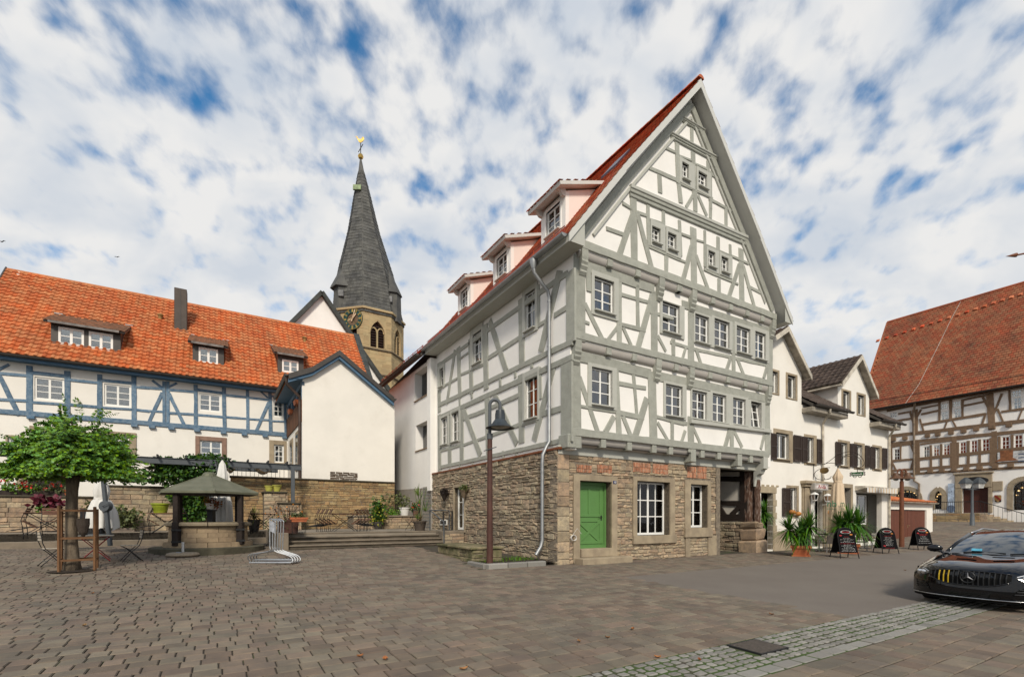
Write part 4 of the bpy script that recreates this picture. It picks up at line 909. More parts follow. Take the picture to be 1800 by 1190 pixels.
def pier(name, label, px0, px1, ytop, v, seed, dep=.9):
    P = Plane(uv(0, v), A); u0 = P.hit(px0, ytop)[0]; u1, zt = P.hit(px1, ytop); q = uv((u0 + u1) / 2, v); T = thing(name, label, 'pier', (q.x, q.y, TZ))
    ubox('core', u0 + .01, u1 - .01, v + .02, v + dep, TZ - .05, zt - .08, mortar, T, .01)
    s_ = courses(P, u0, u1, TZ, zt - .08, [], (.15, .2), (.25, .5), (-.01, .015), rnd=random.Random(seed)); P2 = Plane(uv(u1, v), B)
    pieces('stone', 'stone_field', s_ + courses(P2, 0, dep, TZ, zt - .08, [], (.15, .2), (.25, .5), (-.01, .015), rnd=random.Random(seed + 1)), stone, T)
    ubox('coping', u0 - .06, u1 + .06, v - .07, v + dep, zt - .08, zt, mat('mossy_coping', (0, 0, 0)), T, .02); return T, (u0, u1, zt, v)
PR1 = pier('wall_pier', 'stone pier holding two lime flower pots by retaining wall', 464, 503, 864, 12.6, 61); PR2 = pier('wall_pier', 'low stone pier carrying the grey pergola post', 491, 527, 883, 11.9, 62, .6)
# low bench wall and planting bed by the lamp
q = uv(-1.85, 2.6); BW = thing('bench_wall', 'low mossy stone wall with flat slab top beside brown lamp post', 'wall', (q.x, q.y, .1))
BP = Plane(uv(0, 1.3), A); BP2 = Plane(uv(-2.4, 0), B)
ubox('core', -2.38, -1.32, 1.32, 4.1, 0, .48, mortar, BW, .01)
moss_stone = mat('mossy_stone', (.26, .21, .13), .95, var=.2, col2=(.07, .075, .03), ns=2.2, bump=.02, bs=25)
pieces('stone', 'stone_field', courses(BP, -2.4, -1.3, -.02, .48, [], (.2, .25), (.35, .6), (0, .02), rnd=random.Random(71)) + courses(BP2, 1.3, 4.1, .0, .48, [], (.2, .25), (.35, .7), (0, .02), rnd=random.Random(72)), moss_stone, BW)
for i in range(3): ubox('slab', -2.47, -1.25, 1.24 + .97 * i, 1.24 + .97 * (i + 1) - .008, .48, .56, moss_stone, BW, .02)
q = uv(-1.3, .6); PBD = thing('planting_bed', 'small soil bed with granite kerb along the rubble house wall', 'planting bed', (q.x, q.y, 0))
mb = MB(); mb.add([V((*uv(*p), .09)) for p in ((-2.5, .1), (-.02, .1), (-.02, 4.2), (-1.3, 4.2), (-1.3, 1.3), (-2.5, 1.3))], [(0, 1, 2, 3, 4, 5)]); mb.build('soil', soil, PBD)
for (a, b) in ((-2.55, -1.9), (-1.88, -1.2), (-1.18, -.5)): ubox('kerb', a, b, -.1, .12, -.05, .15, granite, PBD, .03)
ubox('kerb', -2.62, -2.45, .13, 1.25, -.05, .14, granite, PBD, .03)
mb = MB()
for i in range(420):
    u_, v_ = R.uniform(-2.4, -.1), R.uniform(1.0, 1.9) + R.uniform(-.3, .3); h_ = R.uniform(.06, .16); p = V((*uv(u_, v_), .08)); d_ = V((R.uniform(-.05, .05), R.uniform(-.05, .05), h_)); w_ = V((R.uniform(-.012, .012), .01, 0))
    if u_ < -1.3 and v_ > 1.2: continue
    mb.add([p - w_, p + w_, p + d_], [(0, 1, 2)])
mb.build('grass', leaf, PBD, fix=False, kind='stuff')

# ------------------------------------------------------------------ blue timbered house on the left
LV = 19.7
LP = Plane(uv(0, LV), A)
q = uv(-11, LV + 4); LH = thing('blue_timbered_house', 'long white house with blue timber storey and bright orange tiled roof', 'house', (q.x, q.y, 3))
LU0 = -19.0; LU1 = -.6
zE = Plane(uv(0, LV - .55), A).hit(230, 650)[1]; RVv = LV + 5; zR = (Plane(uv(0, RVv), A).hit(60, 492)[1] + Plane(uv(0, RVv), A).hit(520, 566)[1]) / 2
zB = LP.zh('lb', 700, 690)[1]
LW = []
def lw(t, a, b, c, d, fr=None, cols=2, rows=3, cur=0): LW.append((LP.zh(t, a, b), LP.zh(t, c, d), fr and (LP.zh(t, fr[0], fr[1]), LP.zh(t, fr[2], fr[3])), cols, rows, cur))
lw('la', 400, 275, 745, 570); lw('la', 1212, 355, 1522, 640); lw('lb', 592, 300, 822, 508); lw('lb', 1368, 375, 1475, 560, cur=1)
lw('lb', 602, 795, 832, 1010, (555, 748, 884, 1030), 2, 3, 1); lw('lb', 1378, 840, 1482, 1035, (1328, 792, 1510, 1060), 2, 3, 1)
lw('p', 62, 757, 96, 800, (52, 748, 106, 806), 2, 3); lw('p', 190, 765, 227, 806, (181, 757, 240, 812), 2, 3); lw('p', 14, 768, 38, 800, (10, 764, 42, 804), 2, 2)
cd0 = LP.zh('L3', 195, 365); cd1 = LP.zh('L3', 470, 512)
wall(LP, [(LU0, 2.0), (LU1, 2.0), (LU1, zE + .3), (LU0, zE + .3)], [(a[0], b[0], b[1], a[1]) for a, b, *_ in LW] + [(cd0[0], cd1[0], 2.05, cd0[1])], plaster_warm, LH)
for i, (a, b, fr_, cols, rows, cur) in enumerate(LW):
    window(LP, a, b, LH, cols, rows, rec=.05, surround=fr_, sm=redstone if i == 4 else sandstone, so=.05, sill=i > 3, curtain=cur, fw=.08, bw=.035, sillm=sandstone)
mb = MB(); mb.cbox(cd0[0], cd1[0], -.16, -.1, 2.0, cd0[1], .01, LP.w); dk = mb.build('cellar_door', dark_wood, LH)
for i in range(16):
    s_ = cd0[0] + (cd1[0] - cd0[0]) * i / 16; mb = MB(); mb.bar(LP.w(s_ + .05, -.09, cd0[1] - .05 - (i % 8) * .12), LP.w(s_ + (.3 if i < 8 else .1), -.09, cd0[1] - .5 - (i % 8) * .12), .08, .02); mb.build('board', dark_wood, dk)
mb = MB(); mb.cbox(cd0[0] - .4, cd0[0], -.1, .06, 2.0, cd0[1] + .3, .015, LP.w); mb.cbox(cd0[0], cd1[0] + .35, -.1, .058, cd0[1], cd0[1] + .299, .015, LP.w); mb.build('door_surround', sandstone, LH)
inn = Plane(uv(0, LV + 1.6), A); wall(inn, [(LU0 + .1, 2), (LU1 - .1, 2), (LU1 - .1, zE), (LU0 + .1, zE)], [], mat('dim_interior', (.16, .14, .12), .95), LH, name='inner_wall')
beams(LP, '''la 345 170 345 720 .30;la 785 230 785 750 .28;la 1160 270 1160 790 .24;la 1557 290 1560 825 .25;la 0 240 300 265 .13;la 375 232 745 272 .15;la 815 315 1130 350 .12;la 1190 322 1520 352 .13;la 1585 400 1719 412 .12;la 20 545 300 560 .13;la 385 578 745 602 .11;la 825 605 1130 630 .13;la 1200 640 1530 658 .1;la 1600 665 1719 680 .13;la 0 280 215 715 .22;la 0 190 90 145 .12
lb 228 195 230 635 .17;lb 268 195 270 635 .17;lb 560 230 562 655 .2;lb 855 260 862 680 .21;lb 1100 280 1105 695 .17;lb 1335 300 1345 715 .2;lb 1490 320 1498 740 .13;lb 205 310 65 620 .18;lb 285 320 440 640 .18;lb 1320 410 1195 695 .17;lb 190 235 120 180 .12;lb 285 235 350 205 .1;lb 1305 345 1250 295 .1
lb 0 240 200 258 .12;lb 290 270 535 290 .12;lb 580 268 825 302 .14;lb 880 325 1080 345 .11;lb 1120 352 1310 372 .11;lb 0 485 210 498 .11;lb 285 510 535 525 .12;lb 585 532 840 552 .12;lb 885 555 1080 570 .11;lb 1125 575 1320 585 .1;lb 1365 595 1495 602 .1;lb 1360 335 1480 348 .1''', blue_timber, LH, o1=.035)
beam(LP, (LU0, zB + .1), (LP.hit(503, 760)[0], zB + .1), .24, blue_timber, LH, name='sill_beam', o1=.06); beam(LP, (LU0, zE - .08), (LP.hit(503, 700)[0], zE - .08), .22, blue_timber, LH, name='wall_plate', o1=.05)
for (t, x, y) in (('lb', 105, 680), ('lb', 308, 692), ('lb', 575, 707), ('lb', 850, 724), ('lb', 1068, 740), ('lb', 1285, 754), ('lb', 1490, 766), ('la', 365, 795), ('la', 1565, 872)):
    s_ = LP.zh(t, x, y)[0]; mb = MB(); mb.cbox(s_ - .14, s_ + .14, -.1, .16, zB - .16, zB - .02, .012, LP.w); mb.build('joist_end', blue_timber, LH)
def lrp(u, v, z): q = uv(u, v); return V((q.x, q.y, z))
ev = LV - .55
slab([lrp(LU0 - .3, ev, zE), lrp(LU1, ev, zE), lrp(LU1, RVv, zR), lrp(LU0 - .3, RVv, zR)], .12, dk_metal, LH)
slab([lrp(LU0 - .3, 2 * RVv - ev, zE), lrp(LU1, 2 * RVv - ev, zE), lrp(LU1, RVv, zR), lrp(LU0 - .3, RVv, zR)], .12, tile_or, LH)
e1 = V((A.x, A.y, 0)); e2 = lrp(0, RVv, zR) - lrp(0, ev, zE); LyL = e2.length; e2.normalize(); nL = e1.cross(e2); nL = nL if nL.z > 0 else -nL
def roof_hit(px, py):
    r_ = V(((px - 900) / FOC, 1, (HOR - py) / FOC)); p0 = lrp(0, ev, zE); t = (p0 - V((0, 0, EYE))).dot(nL) / r_.dot(nL); p = V((0, 0, EYE)) + r_ * t
    return (*touv(p.x, p.y), p.z)
pieces('roof_tile', 'roof_tiles', pantiles(lrp(LU0 - .3, ev - .05, zE) + nL * .02, e1, e2, nL, LU1 - LU0 + .3, LyL + .05, .30, .345, .065, amp=.06), tile_or, LH, limit=300)
mb = MB(); mb.tube([lrp(LU0 - .3, RVv, zR + .02), lrp(LU1, RVv, zR + .02)], .13, 8); mb.build('ridge', tile_or, LH, smooth=2)
mb = MB(); mb.cbox(LU0 - .33, LU1, -.02, .02, -.22, .03, .01, lambda a, b, z: lrp(a, ev + .06 + b, zE + z)); mb.build('fascia', blue_board, LH)
mb = MB(); mb.add([lrp(LU0 - .3, ev + .06, zE - .2), lrp(LU1, ev + .06, zE - .2), lrp(LU1, LV, zE - .2), lrp(LU0 - .3, LV, zE - .2)], [(0, 1, 2, 3)]); mb.build('soffit', blue_board, LH)
gutter(lrp(LU0 - .3, ev - .1, zE - .0), lrp(LP.hit(486, 680)[0], ev - .1, zE - .0), .1, dk_metal, LH, (-B.x, -B.y))
mb = MB(); mb.tube([lrp(LU0 + .05, LV - .1, zE), lrp(LU0 + .05, LV - .1, 2.2)], .06, 8); mb.build('downpipe', dk_metal, LH)
# end gables
for (u_, nm) in ((LU1, 'gable_wall'), (LU0, 'gable_wall')):
    mb = MB(); mb.prism([(LV, 2), (2 * RVv - LV, 2), (2 * RVv - LV, zE + .15), (RVv, zR + .25), (LV - .3, zE + .05)], lambda b, z, u_=u_: lrp(u_ + .0, b, z - .1), lambda b, z, u_=u_: lrp(u_ + .3, b, z - .1)); mb.build(nm, plaster_warm, LH)
mb = MB(); mb.bar(lrp(LU1 + .15, LV - .5, zE + .02), lrp(LU1 + .15, RVv, zR + .2), .4, .1); mb.build('coping', mat('dark_green_coping', (.05, .055, .05), .6), LH)
mb = MB(); mb.bar(lrp(LU0 - .3, LV - .6, zE + .02), lrp(LU0 - .3, RVv, zR + .1), .06, .2); mb.build('verge', dk_metal, LH)
# dormers
def ldormer(bl, brt, topl, wins, ridge_l, ov=.3):
    u0, v0, z0 = roof_hit(*bl); u1 = roof_hit(*brt)[0]; P = Plane(uv(0, v0), A); zt = P.hit(*topl)[1]; z0 = z0 - .05
    ws = [(P.hit(*a), P.hit(*b)) for a, b in wins]
    ws = [((a[0], min(a[1], zt - .12)), (b[0], max(b[1], z0 + .15))) for a, b in ws]
    fr_ = wall(P, [(u0, z0), (u1, z0), (u1, zt), (u0, zt)], [(a[0], b[0], b[1], a[1]) for a, b in ws], dk_metal, LH, name='dormer_front', thick=.1)
    for a, b in ws: window(P, a, b, LH, 2, 2, rec=.0, fw=.1, bw=.035, sill=False)
    for a, b in ws:
        mb = MB(); mb.cbox(a[0], b[0], -.3, -.27, b[1], a[1], .005, P.w); mb.build('blind', curtain_m, LH)
    sl = .42; vv = v0
    rz_ = lambda v: zE + (zR - zE) * (v - ev) / (RVv - ev)
    while zt + .1 + sl * (vv - v0) > rz_(vv) and vv < RVv: vv += .05
    for u_ in (u0, u1): mb = MB(); mb.add([lrp(u_, v0, z0), lrp(u_, v0, zt), lrp(u_, vv, rz_(vv))], [(0, 1, 2)]); mb.build('dormer_cheek', dk_metal, LH)
    vf = v0 - ov; zf = zt + .08 - sl * ov; a0, a1 = u0 - .22, u1 + .22
    slab([lrp(a0, vf, zf), lrp(a1, vf, zf), lrp(a1, vv, rz_(vv) + .04), lrp(a0, vv, rz_(vv) + .04)], .1, dk_metal, LH, name='dormer_roof')
    ee = lrp(0, vv, rz_(vv) + .04) - lrp(0, vf, zf); Ly = ee.length; ee.normalize(); n_ = e1.cross(ee); n_ = n_ if n_.z > 0 else -n_
    pieces('roof_tile', 'roof_tiles', pantiles(lrp(a0, vf - .03, zf) + n_ * .015, e1, ee, n_, a1 - a0, Ly + .1, .22, .2, .02, amp=.03), tile_dk, LH, limit=0, smooth=True)
    mb = MB(); mb.cbox(u0 - .05, u1 - .02, -.02, .03, -.1, .02, .008, lambda a, b, z: lrp(a, vf - .03 + b, zf + z)); mb.build('dormer_fascia', mat('grey_fascia', (.2, .18, .165), .5), LH)
    for u_ in (a0 + .1, a1 - .1): mb = MB(); mb.cbox(u_ - .18, u_ + .18, -.12, .14, .0, .05, .01, lambda a, b, z: lrp(a, vv + b, rz_(vv) + .06 + z)); mb.build('lead_flashing', zinc, LH)
Zp = lambda t, x, y: Z(t, x, y)
ldormer(Zp('L1', 350, 535), Zp('L1', 830, 600), Zp('L1', 350, 372), [(Zp('L1', 400, 405), Zp('L1', 578, 555)), (Zp('L1', 610, 437), Zp('L1', 778, 583))], None)
ldormer(Zp('L1', 1325, 662), Zp('L1', 1540, 690), Zp('L1', 1325, 515), [(Zp('L1', 1366, 545), Zp('L1', 1500, 678))], None)
ldormer(Zp('L2', 345, 735), Zp('L2', 520, 742), Zp('L2', 345, 590), [(Zp('L2', 375, 630), Zp('L2', 488, 735))], None)
hu, hv, hz = roof_hit(*Zp('L1', 1198, 440)); hu2 = roof_hit(*Zp('L1', 1286, 452))[0]; ztc = Plane(uv(0, hv), A).hit(*Zp('L1', 1198, 135))[1]
ubox('chimney', hu, hu2, hv, hv + .7, hz - .8, ztc, mat('chimney_sheet', (.07, .055, .045), .5, metal=.2, nf=.2), LH, .02); ubox('chimney_seam', (hu + hu2) / 2 - .015, (hu + hu2) / 2 + .015, hv - .015, hv + .1, hz - .3, ztc - .02, dk_metal, LH, .005)
ubox('chimney_flashing', hu - .08, hu2 + .08, hv - .06, hv + .8, hz - .5, hz + .12, dk_metal, LH, .01)
for (x, y) in ((200, 150), (350, 175), (935, 275), (1130, 305), (1585, 385), (1765, 415)):
    a_ = roof_hit(*Zp('L1', x, y)); mb = MB(); mb.cbox(-.02, .02, -.02, .02, 0, .2, .005, lambda p, q, r, a_=a_: lrp(a_[0] + p, a_[1] + q, a_[2] + r)); mb.build('snow_hook', dk_metal, LH)
for (t, x, y) in (('L1', 1103, 370), ('L2', 530, 520)):
    a_ = roof_hit(*Zp(t, x, y)); mb = MB(); mb.lathe([(.1, 0), (.1, .3), (.15, .32), (.15, .4), (.02, .46)], 10, lrp(*a_)); mb.build('vent_pipe', mat('ochre_vent', (.33, .19, .06), .7), LH, smooth=2)

# ------------------------------------------------------------------ white wing with blank gable
WV = WALL_V + .25
WPl = Plane(uv(0, WV), A)
q = uv(-3.5, WV + 3); WG = thing('house_wing', 'blank cream gable wing with dark roof edge above the retaining wall', 'house', (q.x, q.y, 3))
pts = [(531, 846), (693.5, 848), (691.3, 712), (596, 626), (531, 657)]
po = [WPl.hit(*p) for p in pts]; wu0 = po[0][0]; wu1 = po[1][0]; po[0] = (wu0, 2.8); po[1] = (wu1, 2.8); po[2] = (wu1, po[2][1]); po[4] = (wu0, po[4][1])
wall(WPl, po, [], plaster_warm, WG, name='gable_wall')
RVp = Plane(uv(0, WV - .3), A)
prf = [RVp.zh('W', x, y) for (x, y) in ((125, 262), (318, 208), (535, 76), (975, 455))]
for (a, b) in zip(prf[:-1], prf[1:]):
    slab([lrp(a[0], WV - .3, a[1]), lrp(b[0], WV - .3, b[1]), lrp(b[0], LV + 2, b[1]), lrp(a[0], LV + 2, a[1])], .1, tile_or, WG, name='roof_slab')
    mb = MB(); p0, p1 = lrp(a[0], WV - .32, a[1] + .03), lrp(b[0], WV - .32, b[1] + .03); bb = V((B.x, B.y, 0)) * .05; dn = V((0, 0, -.27))
    mb.hexa([p0 + dn, p1 + dn, p1 + dn + bb, p0 + dn + bb, p0, p1, p1 + bb, p0 + bb]); mb.build('verge_board', dk_metal, WG)
    mb = MB(); dn2 = V((0, 0, -.30)); dn3 = V((0, 0, -.42)); b2 = V((B.x, B.y, 0)) * .08; b3 = V((B.x, B.y, 0)) * .3
    mb.hexa([p0 + dn3 + b2, p1 + dn3 + b2, p1 + dn3 + b3, p0 + dn3 + b3, p0 + dn2 * .8 + b2, p1 + dn2 * .8 + b2, p1 + dn2 * .8 + b3, p0 + dn2 * .8 + b3]); mb.build('barge_board', blue_board, WG)
gutter(lrp(prf[-1][0] + .06, WV - .25, prf[-1][1] - .02), lrp(prf[-1][0] + .06, LV, prf[-1][1] - .02), .1, dk_metal, WG, (A.x, A.y)); gutter(lrp(prf[0][0] - .1, WV - .3, prf[0][1]), lrp(prf[0][0] - .1, LV - .6, prf[0][1]), .1, dk_metal, WG, (-A.x, -A.y))
# left flank: white base, wooden parapet, blue timber loggia
WS = Plane(uv(wu0, 0), B); zpar0 = WS.hit(526, 762)[1]; zpar1 = WS.hit(522, 727)[1]; zso = prf[0][1] - .2
zpar0, zpar1 = 6.35, 7.45
wall(WS, [(WV + .02, 2.8), (LV, 2.8), (LV, zpar0), (WV + .02, zpar0)], [], plaster_warm, WG, name='flank_wall')
for i in range(34):
    v_ = WV + .02 + (LV - WV) * i / 34; mb = MB(); mb.cbox(v_ + .004, v_ + (LV - WV) / 34 - .004, -.02, .05 + R.uniform(0, .01), zpar0, zpar1, .006, WS.w); mb.build('parapet_board', mat('brown_board', (.13, .055, .025), .8, var=.3, nf=.35, ns=9, bump=.006), WG)
for v_ in (WV + .15, WV + 2, WV + 4, LV - .15): mb = MB(); mb.cbox(v_ - .1, v_ + .1, -.12, .02, zpar1, zso, .01, WS.w); mb.build('loggia_post', blue_timber, WG)
mb = MB(); mb.cbox(WV, LV, -.12, .03, zso - .2, zso + .02, .01, WS.w); mb.build('loggia_plate', blue_timber, WG)
wall(Plane(uv(wu0 + .9, 0), B), [(WV + .05, zpar0), (LV, zpar0), (LV, zso + .3), (WV + .05, zso + .3)], [], blue_board, WG, name='loggia_back')
mb = MB(); mb.add([lrp(prf[0][0], WV - .28, prf[0][1] - .16), lrp(wu0 + .02, WV - .28, prf[0][1] - .16), lrp(wu0 + .02, LV, prf[0][1] - .16), lrp(prf[0][0], LV, prf[0][1] - .16)], [(0, 1, 2, 3)]); mb.build('soffit', blue_board, WG)
mb = MB(); mb.tube([lrp(prf[0][0] - .1, WV - .15, prf[0][1] - .1), lrp(prf[0][0] - .08, WV - .15, prf[0][1] - .45), lrp(wu0 - .1, WV + .05, prf[0][1] - 1.0), lrp(wu0 - .1, WV + .05, prf[0][1] - 1.3), lrp(wu0 - .1, WV + .05, 3.5)], .075, 8); mb.build('downpipe', mat('brown_pipe', (.075, .05, .04), .5, metal=.3), WG, smooth=2)
for (v_, w_, c_, d_) in ((WV + 1.6, .8, 4.2, 5.9), (WV + 4.0, .9, 3.6, 5.8)):
    mb = MB(); mb.cbox(v_ - w_ / 2 - .2, v_ + w_ / 2 + .2, -.02, .05, c_ - .2, d_ + .2, .02, WS.w); mb.build('stone_surround', sandstone, WG); mb = MB(); mb.cbox(v_ - w_ / 2, v_ + w_ / 2, .03, .056, c_, d_, .005, WS.w); mb.build('pane', glass_dark, WG)
for (v_, z_) in ((WV + .9, zpar1), (WV + 3.4, zpar1)):
    mb = MB(); mb.hexa([WS.w(v_ - .3, .06, z_ - .12), WS.w(v_ + .3, .06, z_ - .12), WS.w(v_ + .3, .22, z_ - .12), WS.w(v_ - .3, .22, z_ - .12), WS.w(v_ - .36, .04, z_ + .1), WS.w(v_ + .36, .04, z_ + .1), WS.w(v_ + .36, .27, z_ + .1), WS.w(v_ - .36, .27, z_ + .1)])
    T_ = mb.build('flower_trough', terracotta, None, label='terracotta trough on the balcony parapet ' + ('near the downpipe' if v_ < WV + 2 else 'by the blue house corner'), cat='flower trough', group='balcony troughs')
pa = [WPl.hit(*Z('W', x, y)) for (x, y) in ((458, 1046), (680, 1052), (684, 1128), (460, 1120))]
pcs = []
for i in range(5):
    z0_ = pa[2][1] + (pa[0][1] - pa[2][1]) * i / 5; z1_ = pa[2][1] + (pa[0][1] - pa[2][1]) * (i + 1) / 5; x = pa[0][0]
    while x < pa[1][0] - .05: L = min(R.uniform(.25, .5), pa[1][0] - x); m = MB(); m.cbox(x + .008, x + L - .008, -.02, R.uniform(.01, .03), z0_ + .008, z1_ - .008, .012, WPl.w, .01); pcs.append((m.v, m.f)); x += L
pieces('stone', 'stone_field', pcs, mat('dark_patch_stone', (.12, .085, .06), .95, var=.2, nf=.4, ns=8, bump=.02), WG)

# ------------------------------------------------------------------ church
TY = 52.0; tcx = (647 - 900) / FOC * TY; TRr = 61 / FOC * TY
CH = thing('church_tower', 'octagonal ochre church tower with clock and tall slate spire', 'church', (tcx, TY, 0))
ph = radians(-80.4)
def zt_of(py, Y=TY - 3.3): return EYE + (HOR - py) / FOC * Y
zc1, zc0 = zt_of(541), 0.0
tv = [V((tcx + TRr * cos(ph + pi / 4 * k), TY + TRr * sin(ph + pi / 4 * k))) for k in range(8)]
def arch(s, z0, w, h, n=6):   # pointed arch outline
    pts = [(s - w / 2, z0), (s + w / 2, z0), (s + w / 2, z0 + h - w * .87)]
    for k in range(1, n): a = pi / 3 * k / n; pts.append((s - w / 2 + w * cos(a), z0 + h - w * .87 + w * sin(a)))
    pts.append((s, z0 + h))
    for k in range(n - 1, 0, -1): a = pi / 3 * k / n; pts.append((s + w / 2 - w * cos(a), z0 + h - w * .87 + w * sin(a)))
    pts.append((s - w / 2, z0 + h - w * .87)); return pts
zs1, zs2 = zt_of(611), zt_of(655)
ash = []
for k in range(8):
    a, b = tv[k], tv[(k + 1) % 8]; P = Plane(a, b - a); P.n = V(((a + b) / 2 - V((tcx, TY)))).normalized(); L = (b - a).length
    vis = P.n.y < .1
    ar = arch(L / 2, zt_of(609), 1.45, zt_of(562) - zt_of(609))
    front = P.n.y < -.3 and k in (0, 1, 7)
    hs2 = [ar] if vis else []
    wall(P, [(0, zc0), (L, zc0), (L, zc1), (0, zc1)], hs2, ashlar, CH, thick=.5)
    if vis:
        z_ = zt_of(690)
        s_ = courses(P, 0, L, z_, zc1, [(L / 2 - .85, L / 2 + .85, zt_of(611), zt_of(557))], (.34, .46), (.5, 1.1), (.0, .02), gap=.02, b=.012, j=.004, rnd=random.Random(80 + k)); ash += s_
        m = MB(); o2 = arch(L / 2, zt_of(609) - .05, 1.75, zt_of(562) - zt_of(609) + .22)
        m.prism(arch(L / 2, zt_of(609), 1.4, zt_of(562) - zt_of(609) - .03), lambda s, z, P=P: P.w(s, -.42, z), lambda s, z, P=P: P.w(s, -.36, z)); m.build('louvre_back', mat('louvre_brown', (.075, .03, .02), .8), CH)
        for i in range(9): m = MB(); zz_ = zt_of(608) + i * .26; m.box(L / 2 - .7, L / 2 + .7, -.36, -.2, zz_, zz_ + .05, P.w); m.build('louvre', dark_wood, CH)
        m = MB(); m.cbox(L / 2 - .08, L / 2 + .08, -.3, -.06, zt_of(609), zt_of(577), .02, P.w)
        for sg in (-1, 1):
            for t in range(6): a0 = pi * t / 6; a1 = pi * (t + 1) / 6; m.bar(P.w(L / 2 + sg * .36 + .34 * cos(a0), -.18, zt_of(582) + .5 * sin(a0)), P.w(L / 2 + sg * .36 + .34 * cos(a1), -.18, zt_of(582) + .5 * sin(a1)), .1, .12)
        m.build('tracery', ashlar, CH)
        m = MB()
        ol = arch(L / 2, zt_of(609), 1.7, zt_of(560) - zt_of(609))[1:]
        for p_, q_ in zip(ol[:-1], ol[1:]): m.bar(P.w(p_[0], .0, p_[1]), P.w(q_[0], .0, q_[1]), .2, .06, up=V((P.n.x, P.n.y, 0)))
        m.build('arch_mould', ashlar, CH)
        for zz_ in (zs1, zs2): m = MB(); m.cbox(-.08, L + .08, -.1, .14, zz_ - .18, zz_, .04, P.w); m.build('string_course', mat('dark_string', (.16, .125, .08), .9, nf=.3), CH)
        m = MB(); m.cbox(-.1, L + .1, -.1, .22, zc1 - .25, zc1, .05, P.w); m.build('cornice', ashlar, CH)
        if k == 7:    # clock on this face
            cc_ = (L / 2 + .3, zt_of(566, TY - 2.8)); cr_ = 1.08; yb = mat('clock_green', (.012, .06, .05), .5); C3 = lambda r_, a, o: P.w(cc_[0] + r_ * sin(a), o, cc_[1] + r_ * cos(a))
            m = MB(); n = 36
            vs = [C3(r_, 2 * pi * i / n, o) for (r_, o) in ((cr_, .02), (cr_, .12), (cr_ * .58, .12), (cr_ * .58, .02)) for i in range(n)]
            m.add(vs, [(j * n + i, j * n + (i + 1) % n, (j + 1) * n + (i + 1) % n, (j + 1) * n + i) for j in range(3) for i in range(n)]); ck = m.build('clock_face', yb, CH)
            m = MB()
            for i in range(12):
                a = pi / 6 * i
                for off in ((-.05, .05) if i % 3 else (-.08, 0, .08)): m.bar(C3(cr_ * .64, a + off, .135), C3(cr_ * .93, a + off * .8, .135), .045, .02, up=V((P.n.x, P.n.y, 0)))
            m.build('numerals', gold, ck)
            m = MB(); m.bar(C3(-.25, radians(18), .17), C3(cr_ * .9, radians(18), .17), .09, .03, up=V((P.n.x, P.n.y, 0))); m.bar(C3(-.2, radians(38), .16), C3(cr_ * .6, radians(38), .16), .12, .03, up=V((P.n.x, P.n.y, 0))); m.build('hands', mat('pale_gold', (.7, .5, .32), .5), ck)
            m = MB()
            for i in range(14): a0 = 2 * pi * i / 14; a1 = 2 * pi * (i + 1) / 14; m.bar(C3(cr_ * .97, a0, .13), C3(cr_ * .97, a1, .13), .05, .03)
            m.build('rim', gold, ck)
            m = MB(); vs = [C3(cr_ * .58, 2 * pi * i / 12, .03) for i in range(12)]; m.add(vs, [tuple(range(12))]); m.build('clock_centre', mat('brown_stone', (.16, .1, .06), .9, nf=.4, ns=3), ck)
pieces('ashlar_block', 'ashlar_field', ash, ashlar, CH, limit=0)
# spire: slate, slightly swept, with four corner turrets
pr_s = [(60, 549), (56, 530), (52, 490), (44, 455), (35, 425), (26, 395), (19, 362), (12, 329), (5, 300), (1.6, 280)]
def lean(z): return -13 / FOC * TY * max(0, (z - zt_of(549)) / (zt_of(280, TY) - zt_of(549)))
S1 = TY / FOC
mb = MB(); mb.lathe([(r_ * S1 * 1.04, zt_of(y_, TY - r_ * S1 * .9)) for r_, y_ in pr_s], 8, (tcx, TY, 0), ph=ph); mb.v = [(q[0] + lean(q[2]), q[1], q[2]) for q in mb.v]; mb.build('spire', slate, CH)
slt = []
for k in range(8):
    a = ph + pi / 4 * k; b = a + pi / 4; mid = (a + b) / 2
    if sin(mid) > .35: continue
    for (r0, y0), (r1, y1) in zip(pr_s[:-2], pr_s[1:-1]):
        z0_, z1_ = zt_of(y0, TY - r0 * S1 * .9), zt_of(y1, TY - r1 * S1 * .9); n = max(2, int((z1_ - z0_) / .34))
        for i in range(n):
            f0, f1 = i / n, (i + 1.15) / n; ra, rb = (r0 + (r1 - r0) * f0) * S1 * 1.04 + .05, (r0 + (r1 - r0) * min(f1, 1.02)) * S1 * 1.04 + .02; za, zb2 = z0_ + (z1_ - z0_) * f0, z0_ + (z1_ - z0_) * f1
            m_ = max(2, int(ra * .765 / .36)); sh = R.uniform(0, .5) / m_
            for j in range(m_):
                t0, t1 = min(1, max(0, j / m_ + sh)), min(1, (j + 1) / m_ + sh)
                if t1 - t0 < .02: continue
                def pt(r_, z_, t): p = V((cos(a) * r_, sin(a) * r_)) * (1 - t) + V((cos(b) * r_, sin(b) * r_)) * t; return (tcx + p.x + lean(z_), TY + p.y, z_)
                jj = R.uniform(-.012, .02)
                slt.append(([pt(ra + jj, za, t0 + .004), pt(ra + jj, za, t1 - .004), pt(rb, zb2, t1), pt(rb, zb2, t0)], [(0, 1, 2, 3)]))
pieces('slate_tile', 'slate_tiles', slt, slate, CH, limit=0)
tr_ = V((TY, -tcx)).normalized(); tf_ = V((tcx, TY)).normalized()
